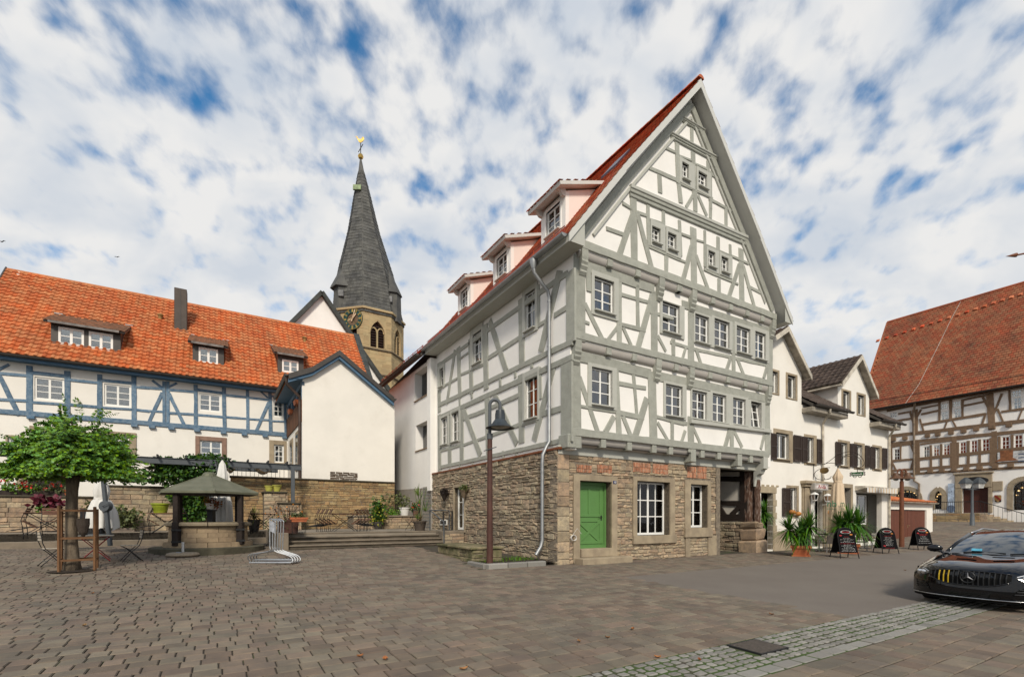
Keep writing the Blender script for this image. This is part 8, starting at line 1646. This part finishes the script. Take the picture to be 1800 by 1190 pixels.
# ------------------------------------------------------------------ inn terrace: menu boards, palms, tables
def view_axes(p): f = V((p[0], p[1], 0)).normalized(); return V((f.y, -f.x, 0)), f
def aboard(label, px, py, h, w, rz, lines, seed):
    q = gp(px, py); T = thing('menu_board', label, 'menu board', q, group='menu boards outside the inn'); ex = V((cos(rz), sin(rz), 0)); ey = V((-sin(rz), cos(rz), 0)); lean = .2
    blk = mat('board_black', (.008, .008, .009), .8, spec=.08); tubm = mat('board_frame', (.015, .015, .016), .6, spec=.15)
    for sg, nm in ((-1, 'front'), (1, 'rear')):
        P3 = lambda x, z, o=0, sg=sg: q + ex * x + ey * (sg * (.30 * (1 - z / h) + .02) + sg * o) + V((0, 0, z))
        pts = [P3(-w / 2 - .03 * 1, 0), P3(-w / 2, h * .35), P3(-w / 2, h * .72)] + [P3(-w / 2 * cos(pi * k / 10), h * .72 + (h * .28) * sin(pi * k / 10)) for k in range(11)] + [P3(w / 2, h * .72), P3(w / 2, h * .35), P3(w / 2 + .03, 0)]
        mb = MB(); mb.tube(pts, .018, 7); mb.build(nm + '_frame', tubm, T, smooth=2)
        out = [(-w / 2 + .015, h * .18), (w / 2 - .015, h * .18), (w / 2 - .015, h * .72)] + [((w / 2 - .015) * cos(pi * k / 12), h * .72 + (h * .27) * sin(pi * k / 12)) for k in range(1, 12)] + [(-w / 2 + .015, h * .72)]
        mb = MB(); mb.prism(out, lambda x, z, f=P3: f(x, z, -.006), lambda x, z, f=P3: f(x, z, .006)); bd = mb.build(nm + '_panel', blk, T)
        if sg < 0:
            up = (P3(0, 1) - P3(0, 0)).normalized(); nrm = -ey; rr = random.Random(seed)
            ov = MB(); c = P3(0, h * .86, .014)
            vs = [c + ex * w * .3 * k * cos(2 * pi * i / 24) + up * h * .055 * k * sin(2 * pi * i / 24) for k in (1, .86) for i in range(24)]; ov.add(vs, [(i, (i + 1) % 24, 24 + (i + 1) % 24, 24 + i) for i in range(24)]); ov.build('oval_line', mat('chalk_white', (.62, .62, .6), .8), bd)
            text('Andja', c, ex, up, h * .055, mat('chalk_red', (.5, .015, .02), .7), bd, depth=.002, w=w * .44)
            for (z_, col, ww) in lines: scribble(P3(0, h * z_, .012), ex, up, nrm, w * ww, h * .03, mat('chalk_red', (0, 0, 0)) if col == 'r' else mat('chalk_white', (0, 0, 0)), bd, rr)
            for (x_, z_, m_) in ((-.33, .745 if seed != 2 else .3, mat('chalk_red', (0, 0, 0))), (.3, .775, petal_or)):
                mb = MB(); c = P3(w * x_, h * z_, .014); mb.add([c + ex * w * .085 * cos(2 * pi * i / 14) + up * h * .022 * sin(2 * pi * i / 14) for i in range(14)], [tuple(range(14))]); mb.build('sticker', m_, bd)
    mb = MB(); mb.bar(q + ex * (w / 2) + ey * -.2 + V((0, 0, h * .45)), q + ex * (w / 2) + ey * .2 + V((0, 0, h * .45)), .02, .01); mb.build('stay', tubm, T); return T
aboard('near black menu board in front of the potted palm', 1484, 980, 1.18, .66, ANG - .55 + 1.0 * 0, LN1, 1)
aboard('middle black menu board between palm and twin lamp post', 1557, 972, 1.12, .62, ANG - .62, LN2, 2)
aboard('far black menu board in front of the brown garage door', 1619, 966, 1.1, .66, ANG - .62, LN3, 3)
def palm(label, px, py, heads, ph_, pr, n, L, seed, lift=0, saucer=True, pm=None, square=False):
    q = gp(px, py); q.z += lift; T = thing('potted_palm', label, 'potted palm', q); r_, f_ = view_axes(q)
    if square:
        mb = MB(); mb.hexa([q + r_ * a * pr * .8 + f_ * b * pr * .8 + V((0, 0, .03)) for a, b in ((-1, -1), (1, -1), (1, 1), (-1, 1))] + [q + r_ * a * pr * 1.1 + f_ * b * pr * 1.1 + V((0, 0, ph_)) for a, b in ((-1, -1), (1, -1), (1, 1), (-1, 1))]); mb.build('pot', pm or terracotta, T)
        mb = MB(); mb.hexa([q + r_ * a * pr * 1.14 + f_ * b * pr * 1.14 + V((0, 0, z)) for z in (ph_ - .09, ph_ + .01) for a, b in ((-1, -1), (1, -1), (1, 1), (-1, 1))]); mb.build('rim', pm or terracotta, T)
        mb = MB(); mb.hexa([q + r_ * a * pr * 1.0 + f_ * b * pr * 1.0 + V((0, 0, z)) for z in (.0, .05) for a, b in ((-1, -1), (1, -1), (1, 1), (-1, 1))]); mb.build('saucer', pm or terracotta, T)
    else: pot(T, pr * .75, pr, ph_, pm or terracotta, q)
    for i, (dx, dz) in enumerate(heads):
        c = q + r_ * dx + V((0, 0, ph_ + dz)); mb = MB(); mb.tube([q + V((0, 0, ph_ - .1)), c], [.06, .05], 7); mb.build('stem', bark, T); blades(c, n, L, .034, leaf_palm, 'fronds', T, seed + i, arch_=.9, lo=-.75)
    return T
palm('twin headed potted palm in square terracotta pot beside the passage', 1408, 977, [(-.42, .62), (.28, .75), (0, .45)], .42, .32, 190, .85, 200, square=True)
palm('large potted palm behind the near menu board', 1491, 972, [(-.3, .75), (.35, .85), (.05, .95)], .4, .38, 190, .95, 210, square=True)
qp = uv(UR1 + .75, .55); pj = proj((qp.x, qp.y, 0)); palm('bright green palm growing out beside the old oak post', pj[0], pj[1], [(0, 1.0), (.2, 1.25)], .5, .22, 150, .72, 220)
wick = mat('grey_wicker', (.10, .085, .072), .8, nf=.35, ns=60, bump=.006, bs=90); tubm = mat('chair_alu', (.42, .42, .42), .4, metal=.7)
def wchair(label, px, py, rz):
    q = gp(px, py); T = thing('wicker_chair', label, 'chair', q, rz, group='grey wicker chairs'); WL[T.name] = V((0, 0, 0)); mb = MB(); mb.cbox(-.25, .25, -.25, .25, .4, .45, .015); mb.build('seat', wick, T); mb = MB(); mb.hexa([(-.25, -.25, .45), (.25, -.25, .45), (.25, -.21, .45), (-.25, -.21, .45), (-.25, -.34, .88), (.25, -.34, .88), (.25, -.31, .88), (-.25, -.31, .88)]); mb.build('backrest', wick, T)
    for x in (-.23, .23):
        for y in (-.23, .23): mb = MB(); mb.tube([(x, y, .42), (x * 1.06, y * 1.06, 0)], .015, 6); mb.build('leg', tubm, T)
        mb = MB(); mb.tube([(x * 1.08, .22, .4), (x * 1.08, .22, .64), (x * 1.08, -.27, .66)], .015, 6); mb.build('armrest', tubm, T, smooth=2)
wchair('grey wicker chair with its back to the road near the first menu board', 1456, 971, ANG - .5 + pi * 0); wchair('grey wicker chair at the inn side of the outdoor table', 1436, 962, ANG + pi * .5); wchair('grey wicker chair just right of the near menu board', 1513, 968, ANG + .3); wchair('grey wicker chair between two menu boards', 1532, 965, ANG - 1.9)
for (px, py, lb) in ((1440, 968, 'square outdoor table beside the twin headed palm'), (1520, 964, 'square outdoor table behind the middle menu board')):
    q = gp(px, py); T = thing('outdoor_table', lb, 'table', q, group='inn tables'); mb = MB(); mb.cbox(-.4, .4, -.4, .4, .72, .75, .01, lambda a, b, c: q + e1v * a + e2v * b + V((0, 0, c))); mb.build('tabletop', mat('pale_top', (.5, .46, .4), .6, nf=.1), T); mb = MB(); mb.tube([q + V((0, 0, .72)), q + V((0, 0, .05))], .035, 8); mb.build('column', tubm, T); mb = MB(); mb.bar(q - e1v * .32 + V((0, 0, .04)), q + e1v * .32 + V((0, 0, .04)), .06, .04); mb.bar(q - e2v * .32 + V((0, 0, .041)), q + e2v * .32 + V((0, 0, .041)), .06, .04); mb.build('cross_foot', tubm, T)
    if px < 1500: q2 = q + V((.1, -.1, .75)); Tm = thing('menu_holder', 'dark tray with white cards on the outdoor table', 'menu holder', q2); mb = MB(); mb.cbox(-.16, .16, -.1, .1, 0, .06, .01, lambda a, b, c: q2 + V((a, b, c))); mb.build('tray', black_iron, Tm); mb = MB(); mb.cbox(.05, .13, -.04, .04, .06, .26, .004, lambda a, b, c: q2 + V((a, b, c))); mb.build('card', canvas_w, Tm)
for (x, y, lb) in ((352, 690, 'orange pumpkin on the inn windowsill by the shutter'), (402, 705, 'small round pumpkin at the windowsill end'), (668, 695, 'orange pumpkin on the portal ledge behind the parasol')):
    s_, z_ = IP.zh('I2', x, y, .08); q = IP.w(s_, .1, z_ - .12); T = thing('pumpkin', lb, 'pumpkin', q, group='pumpkins at the inn'); mb = MB(); n = 20; pr = [(.02, .03), (.1, .0), (.16, .07), (.16, .14), (.1, .2), (.02, .19)]
    vs = [(q.x + r_ * (1 + .08 * cos(8 * 2 * pi * k / n)) * cos(2 * pi * k / n), q.y + r_ * (1 + .08 * cos(8 * 2 * pi * k / n)) * sin(2 * pi * k / n), q.z + z) for r_, z in pr for k in range(n)]; mb.add(vs, [(i * n + k, i * n + (k + 1) % n, (i + 1) * n + (k + 1) % n, (i + 1) * n + k) for i in range(5) for k in range(n)]); mb.build('fruit', mat('pumpkin', (.55, .22, .04), .55), T, smooth=True); mb = MB(); mb.tube([q + V((0, 0, .18)), q + V((.03, 0, .25))], .02, 5); mb.build('stalk', leaf_gy, T)
q = gp(1425, 958); T = thing('shrub', 'leafy bush behind the twin headed palm at the inn wall', 'shrub', q); pot(T, .2, .25, .4, dk_metal, q); leafmass(q + V((0, 0, 1.05)), (.6, .5, .6), 420, .12, leaf_dk, 'foliage', T, 230, .3)

# ------------------------------------------------------------------ black car, nose towards the square
u_c, v_c = 2.55, -9.25; cq = uv(u_c + 2.37, v_c); CR = thing('car', 'glossy black estate car with yellow grille bars and round star emblem', 'car', (cq.x, cq.y, g(*uv(u_c + 1, v_c)) + .0), ANG + pi, scale=1.0); WL[CR.name] = V((0, 0, 0))
paint = mat('black_car_paint', (.004, .004, .005), .05, spec=.1, coat=.75, nf=.0); trim = mat('black_trim', (.006, .006, .006), .6, spec=.1); chrome = mat('chrome', (.75, .76, .78), .15, metal=1); rubber = mat('tyre_rubber', (.014, .014, .015), .85); silver = mat('satin_silver', (.55, .56, .58), .3, metal=.9)
HWC = .955
def fprof(): return [(2.20, .155), (2.30, .17), (2.345, .22), (2.35, .33), (2.34, .43), (2.335, .52), (2.315, .62), (2.27, .70), (2.19, .755), (2.02, .80), (1.75, .845), (1.45, .885), (1.15, .925), (.92, .955)]
FP = fprof()
def fsurf(y, i):
    x, z = FP[i] if isinstance(i, int) else (FP[int(i)][0] + (FP[min(int(i) + 1, len(FP) - 1)][0] - FP[int(i)][0]) * (i - int(i)), FP[int(i)][1] + (FP[min(int(i) + 1, len(FP) - 1)][1] - FP[int(i)][1]) * (i - int(i)))
    a = abs(y) / HWC; k = max(0, min(1, (x - .9) / 1.3)); dx = -.40 * a ** 3.4 * (k if x > 1.4 else k)
    dz = -(.11 * a ** 3) * max(0, min(1, (z - .5) / .25)) + .03 * max(0, min(1, (z - .72) / .1)) * (1 - abs(a - .62) * 1.6) * (1 if a < 1 else 0)
    return V((x + dx, y, z + dz))
ys = [HWC * t for t in (-1, -.985, -.95, -.9, -.82, -.72, -.6, -.45, -.3, -.15, 0, .15, .3, .45, .6, .72, .82, .9, .95, .985, 1)]
mb = MB(); n = len(ys); vs = [fsurf(y, i) for i in range(len(FP)) for y in ys]; mb.add(vs, [(i * n + k, i * n + k + 1, (i + 1) * n + k + 1, (i + 1) * n + k) for i in range(len(FP) - 1) for k in range(n - 1)])
# flanks
for sg in (-1, 1):
    zf = [0, .12, .3, .55, .78, 1.0]; yb = [.93, .985, 1.0, 1.005, .995, .985]; xs = [1.80, 1.5, 1.15, .92, .6, 0, -.8, -1.5, -2.0, -2.25, -2.36]
    def ztop(x): return fsurf(HWC, 12).z if x < .92 else (fsurf(HWC, 9).z if x > 1.7 else fsurf(HWC, 9).z + (fsurf(HWC, 12).z - fsurf(HWC, 9).z) * (1.7 - x) / .78)
    vs = []
    for x in xs:
        w_ = HWC * (1 if x > -1.6 else 1 - .22 * ((-1.6 - x) / .76) ** 2)
        for t, yy in zip(zf, yb): vs.append(V((x, sg * w_ * yy, .17 + (ztop(x) - .17) * t)))
    m_ = len(zf); mb.add(vs, [(i * m_ + k, i * m_ + k + 1, (i + 1) * m_ + k + 1, (i + 1) * m_ + k) for i in range(len(xs) - 1) for k in range(m_ - 1)])
mb.add([V((-2.36, -.72, .17)), V((-2.36, .72, .17)), V((-2.36, .72, .95)), V((-2.36, -.72, .95))], [(0, 1, 2, 3)])
bodyc = mb.build('body', paint, CR, smooth=True)
mb = MB(); mb.add([V((2.2, -.7, .16)), V((2.2, .7, .16)), V((-2.3, .8, .18)), V((-2.3, -.8, .18))], [(0, 1, 2, 3)]); mb.build('underbody', trim, CR)
# cabin
def cab(i, t):   # stations: cowl, roof front, roof mid, roof rear, tail
    st = [(.95, .95, .80), (.12, 1.36, .60), (-.6, 1.425, .60), (-1.6, 1.38, .56), (-2.2, 1.02, .66)]; x, z, w_ = st[i]; y = w_ * t; return V((x - .10 * t * t * (1 if i == 0 else .6), y, z - .05 * t * t))
tt = [-1, -.75, -.5, -.25, 0, .25, .5, .75, 1]
def strip(i, j, sub=4):
    vs = []
    for a in range(sub + 1):
        f = a / sub
        for t in tt:
            p = cab(i, t).lerp(cab(j, t), f); p += V((0, 0, .035 * sin(pi * f))); vs.append(p)
    return vs, [(a * 9 + k, a * 9 + k + 1, (a + 1) * 9 + k + 1, (a + 1) * 9 + k) for a in range(sub) for k in range(8)]
wsg = mat('windscreen_glass', (.012, .02, .026), .03, spec=1.0, coat=1.0)
mb = MB(); mb.add(*strip(0, 1)); mb.build('windscreen', wsg, CR, smooth=True)
mb = MB(); mb.add(*strip(1, 2)); mb.add(*strip(2, 3)); mb.build('roof', paint, CR, smooth=True); mb = MB(); mb.add(*strip(3, 4)); mb.build('rear_window', wsg, CR, smooth=True)
for sg in (-1, 1):
    top = [cab(1, sg), cab(2, sg), cab(3, sg)]; base = [V((.85, sg * .86, .94)), V((0, sg * .90, .95)), V((-.8, sg * .90, .96)), V((-1.6, sg * .88, .98)), V((-2.15, sg * .75, 1.0))]; mb = MB(); mb.add([cab(0, sg)] + top + [cab(4, sg)] + base, [(0, 1, 6, 5), (1, 2, 7, 6), (2, 3, 8, 7), (3, 4, 9, 8)]); mb.build('side_window', wsg, CR)
    mb = MB(); mb.tube([cab(0, sg) + V((.05, 0, -.02)), cab(0, sg).lerp(cab(1, sg), .5) + V((0, sg * .012, .035)), cab(1, sg) + V((0, 0, .02))], .035, 7); mb.build('pillar', paint, CR, smooth=True)
    mb = MB(); mb.tube([cab(1, sg) + V((-.02, -sg * .02, .05)), cab(1, sg) + V((-.25, -sg * .02, .075)), cab(2, sg) + V((0, -sg * .02, .07)), cab(3, sg) + V((0, -sg * .02, .06))], .018, 6); mb.build('roof_rail', silver, CR, smooth=True)
    mb = MB(); n = 10
    mc = V((.62, sg * 1.03, 1.02)); vs = []
    for a in range(7):
        th = pi * a / 6
        for k in range(n): ph2 = 2 * pi * k / n; vs.append(mc + V((.075 * cos(th) * .6 + .09 * sin(th) * cos(ph2) * .6, .13 * cos(th) * sg, .085 * sin(th) * sin(ph2) + .0)))
    mb.add(vs, [(a * n + k, a * n + (k + 1) % n, (a + 1) * n + (k + 1) % n, (a + 1) * n + k) for a in range(6) for k in range(n)]); mb.tube([V((.72, sg * .86, .95)), mc + V((.02, -sg * .05, -.05))], .03, 6); mb.build('mirror', paint, CR, smooth=True)
mb = MB(); mb.add([V((.99, -.78, .958)), V((.99, .78, .958)), V((.88, .8, .972)), V((.88, -.8, .972))], [(0, 1, 2, 3)]); mb.build('cowl', mat('cowl_grey', (.10, .105, .11), .4), CR)
for sg in (-.45, .25): mb = MB(); mb.tube([V((.97, sg, .975)), V((.86, sg + .3, .99)), V((.9, sg + .62, .98))], .012, 5); mb.build('wiper', trim, CR)
# hood vents
for sg in (-1, 1): mb = MB(); mb.cbox(1.42, 1.50, min(sg * .12, sg * .42), max(sg * .12, sg * .42), .925, .94, .006); mb.build('hood_vent', trim, CR)
# grille with vertical bars and star
def onf(y, i, o=.012): p = fsurf(y, i); return p + V((o, 0, 0))
mb = MB(); gy = [-.56 + 1.12 * k / 16 for k in range(17)]
def gz(y, top): a = abs(y) / .56; return 7.1 - .25 * a ** 3 if top else 4.1 + 1.2 * a ** 3
vs = []
for y in gy: vs += [onf(y, gz(y, 0), .006), onf(y, (gz(y, 0) + gz(y, 1)) / 2, .006), onf(y, gz(y, 1), .006)]
mb.add(vs, [(3 * k + r_, 3 * k + 3 + r_, 3 * k + 4 + r_, 3 * k + 1 + r_) for k in range(16) for r_ in (0, 1)]); gr = mb.build('grille', trim, CR)
mb = MB(); mb.tube([onf(y, gz(y, 1), .012) for y in gy], .012, 6); mb.tube([onf(y, gz(y, 0), .012) for y in gy], .014, 6); mb.build('grille_frame', paint, gr, smooth=True)
yel = mat('yellow_bar', (.50, .34, .02), .4); dbar_ = mat('dark_chrome', (.035, .036, .038), .35, metal=.5)
for k in range(15):
    y = -.50 + 1.0 * k / 14; mb = MB(); mb.tube([onf(y, gz(y, 0) + .12, .02), onf(y, (gz(y, 0) + gz(y, 1)) / 2, .03), onf(y, gz(y, 1) - .1, .022)], .0105, 5); mb.build('grille_bar', yel if k in (1, 2, 3) else dbar_, gr)
cc3 = onf(0, 5.75, .045); mb = MB(); ring = [cc3 + V((0, .105 * cos(2 * pi * k / 28), .105 * sin(2 * pi * k / 28))) for k in range(29)]; mb.tube(ring, .012, 6, cap=False); em = mb.build('emblem_ring', dbar_, gr, smooth=True)
mb = MB()
for k in range(3):
    a = pi / 2 + 2 * pi * k / 3; t_ = cc3 + V((0, .1 * cos(a), .1 * sin(a))); l_ = cc3 + V((0, .022 * cos(a + pi / 3), .022 * sin(a + pi / 3))); r_ = cc3 + V((0, .022 * cos(a - pi / 3), .022 * sin(a - pi / 3))); f_ = cc3 + V((.02, 0, 0)); mb.add([t_, l_, f_, r_], [(0, 1, 2), (0, 2, 3)])
mb.build('emblem_star', mat('star_grey', (.2, .2, .21), .3, metal=.8), gr)
# headlights, intakes, splitter
for sg in (-1, 1):
    hl = [(.60, 6.3), (.70, 5.6), (.80, 5.5), (.88, 5.9), (.905, 6.8), (.87, 7.6), (.78, 7.9), (.68, 7.3)]
    mb = MB(); ctr = onf(sg * .78, 6.6, .02); vs = [onf(sg * y, i, .008) for y, i in hl] + [ctr]; mb.add(vs, [(k, (k + 1) % 8, 8) for k in range(8)]); h_ = mb.build('headlight', mat('headlight_dark', (.05, .052, .055), .08, coat=1), CR, smooth=True)
    mb = MB(); mb.tube([onf(sg * y, i, .02) for y, i in ((.62, 6.5), (.7, 7.2), (.78, 7.75), (.86, 7.5))], .009, 5); mb.build('light_strip', silver, h_)
    for (y, i) in ((.72, 6.35), (.80, 6.5)): mb = MB(); mb.lathe([(.04, 0), (.045, .012), (.02, .02), (.005, .02)], 12, (0, 0, 0)); mb.v = [tuple(onf(sg * y, i, .01) + V((q[2], q[0], q[1]))) for q in mb.v]; mb.build('lens', chrome, h_, smooth=2)
    mb = MB(); vs = [onf(sg * y, i, .007) for y, i in ((.56, 2.6), (.84, 2.9), (.875, 4.3), (.70, 4.2), (.62, 3.6))]; mb.add(vs, [(0, 1, 2, 3, 4)]); ai = mb.build('air_intake', trim, CR)
    for i_ in (3.05, 3.5, 3.95): mb = MB(); mb.tube([onf(sg * (.6 + .06 * (i_ - 3)), i_, .016), onf(sg * .74, i_, .018), onf(sg * .86, i_ + .05, .016)], .008, 5); mb.build('intake_blade', dbar_, ai)
mb = MB(); mb.tube([onf(y, 1.9, .03) for y in ys[1:-1]], .009, 6); mb.build('silver_lip', silver, CR, smooth=True); mb = MB(); mb.tube([onf(y, .6, .035) for y in ys[1:-1]], .016, 6); mb.build('splitter', trim, CR, smooth=True)
for x in (1.38, -1.42):
    for sg in (-1, 1):
        mb = MB(); mb.tube([V((x, sg * .72, .325)), V((x, sg * .93, .325))], .325, 26); ty_ = mb.build('wheel', rubber, CR, smooth=2); mb = MB(); mb.tube([V((x, sg * .92, .325)), V((x, sg * .938, .325))], .23, 22); mb.build('rim', dbar_, ty_, smooth=2)
mb = MB(); mb.hexa([V((.78, -.36, 1.005)), V((.78, -.20, 1.005)), V((.74, -.20, 1.005)), V((.74, -.36, 1.005)), V((.735, -.36, 1.05)), V((.735, -.20, 1.05)), V((.73, -.20, 1.05)), V((.73, -.36, 1.05))]); mb.v = [tuple(V(q) + V((.075, 0, .005))) for q in mb.v]; mb.build('parking_disc', mat('parking_blue', (.12, .45, .62), .5), CR)

# ------------------------------------------------------------------ small things
rr = random.Random(77); lc = [mat('dead_leaf', (.34, .16, .06), .7, var=.3, hue=.02)]
for k, (px, py, lb) in enumerate(((677, 1160, 'curled brown leaf lying near the bottom edge of the square'), (1018, 1129, 'pale fallen leaf in the middle foreground'), (1156, 1157, 'fallen leaf near the granite sett strip'), (815, 1178, 'dry leaf at the bottom centre of the paving'), (633, 1155, 'thin curled leaf left of the bottom centre'), (1356, 1081, 'single pale leaf above the drain grate'), (1068, 1122, 'tiny fallen leaf beside the pale foreground leaf'), (163, 1044, 'brown leaf on the paving in front of the tree'), (148, 1101, 'orange leaf on the left foreground paving'), (1591, 1003, 'orange leaf on the asphalt beside the car'), (1230, 1162, 'dark leaf stem lying left of drain grate'), (1112, 1107, 'reddish leaf on the paving before the road edge'))):
    q = gp(px, py); s_ = rr.uniform(.035, .06); a = rr.uniform(0, 6); mb = MB(); d_ = V((cos(a), sin(a), 0)); n_ = V((-sin(a), cos(a), 0)); vs = []
    for i in range(6): t = i / 5; w_ = s_ * .6 * sin(pi * (t * .9 + .05)); z_ = .012 + .03 * (t - .5) ** 2 * 2; vs += [q + d_ * s_ * 2 * (t - .5) - n_ * w_ + V((0, 0, z_ + .018)), q + d_ * s_ * 2 * (t - .5) + V((0, 0, z_)), q + d_ * s_ * 2 * (t - .5) + n_ * w_ + V((0, 0, z_ + .015))]
    mb.add(vs, [(3 * i + j, 3 * i + 3 + j, 3 * i + 4 + j, 3 * i + 1 + j) for i in range(5) for j in (0, 1)]); mb.build('fallen_leaf', lc[0], None, fix=False, label=lb, cat='leaf', group='fallen leaves')
for (px, py, s_, lb) in ((206, 452, .35, 'small dark bird flying above the orange roof'), (3, 425, .6, 'dark bird at the picture edge above the blue house')):
    q = dp(px, py, 60); mb = MB(); mb.prism([(-.9, .1), (-.45, .22), (-.1, .05), (0, .1), (.1, .05), (.45, .25), (.9, .05), (.45, .12), (.12, -.08), (0, -.12), (-.12, -.08), (-.45, .1)], lambda a, b: q + V((a * s_, -.04, b * s_)), lambda a, b: q + V((a * s_, .04, b * s_))); mb.build('bird', black_iron, None, label=lb, cat='bird', group='birds')
q = dp(1768, 451, 17); T = thing('street_lamp', 'pointed tip of an overhead lamp arm reaching in at the picture edge', 'street lamp', V((dp(1990, 451, 17).x, 17, 0))); e_ = dp(1990, 430, 17)
mb = MB(); mb.tube([q, dp(1786, 448.5, 17), dp(1788, 448.5, 17), dp(1800, 446, 17), e_], [.005, .075, .03, .03, .05], 8); mb.build('arm', mat('rust_post', (0, 0, 0)), T); mb = MB(); mb.tube([V((e_.x, 17, 0)), e_], [.1, .06], 8); mb.build('post', mat('rust_post', (0, 0, 0)), T)
# coil of white cable by the green door
s_, z_ = F0.zh('dr', 30, 890); q = F0.w(s_, .05, z_); mb = MB()
mb.tube([q + V((A.x * .11 * cos(t * .5), A.y * .11 * cos(t * .5), .09 * sin(t * .5))) + V((F0.n.x, F0.n.y, 0)) * (.002 * t) for t in range(38)], .006, 5); mb.tube([q + V((0, 0, .1)), q + e1v * .18 + V((0, 0, .3)), q + e1v * .35 + V((0, 0, .12))], .006, 5); mb.build('cable_coil', canvas_w, None, label='loose coil of white cable hanging beside the green door', cat='cable')
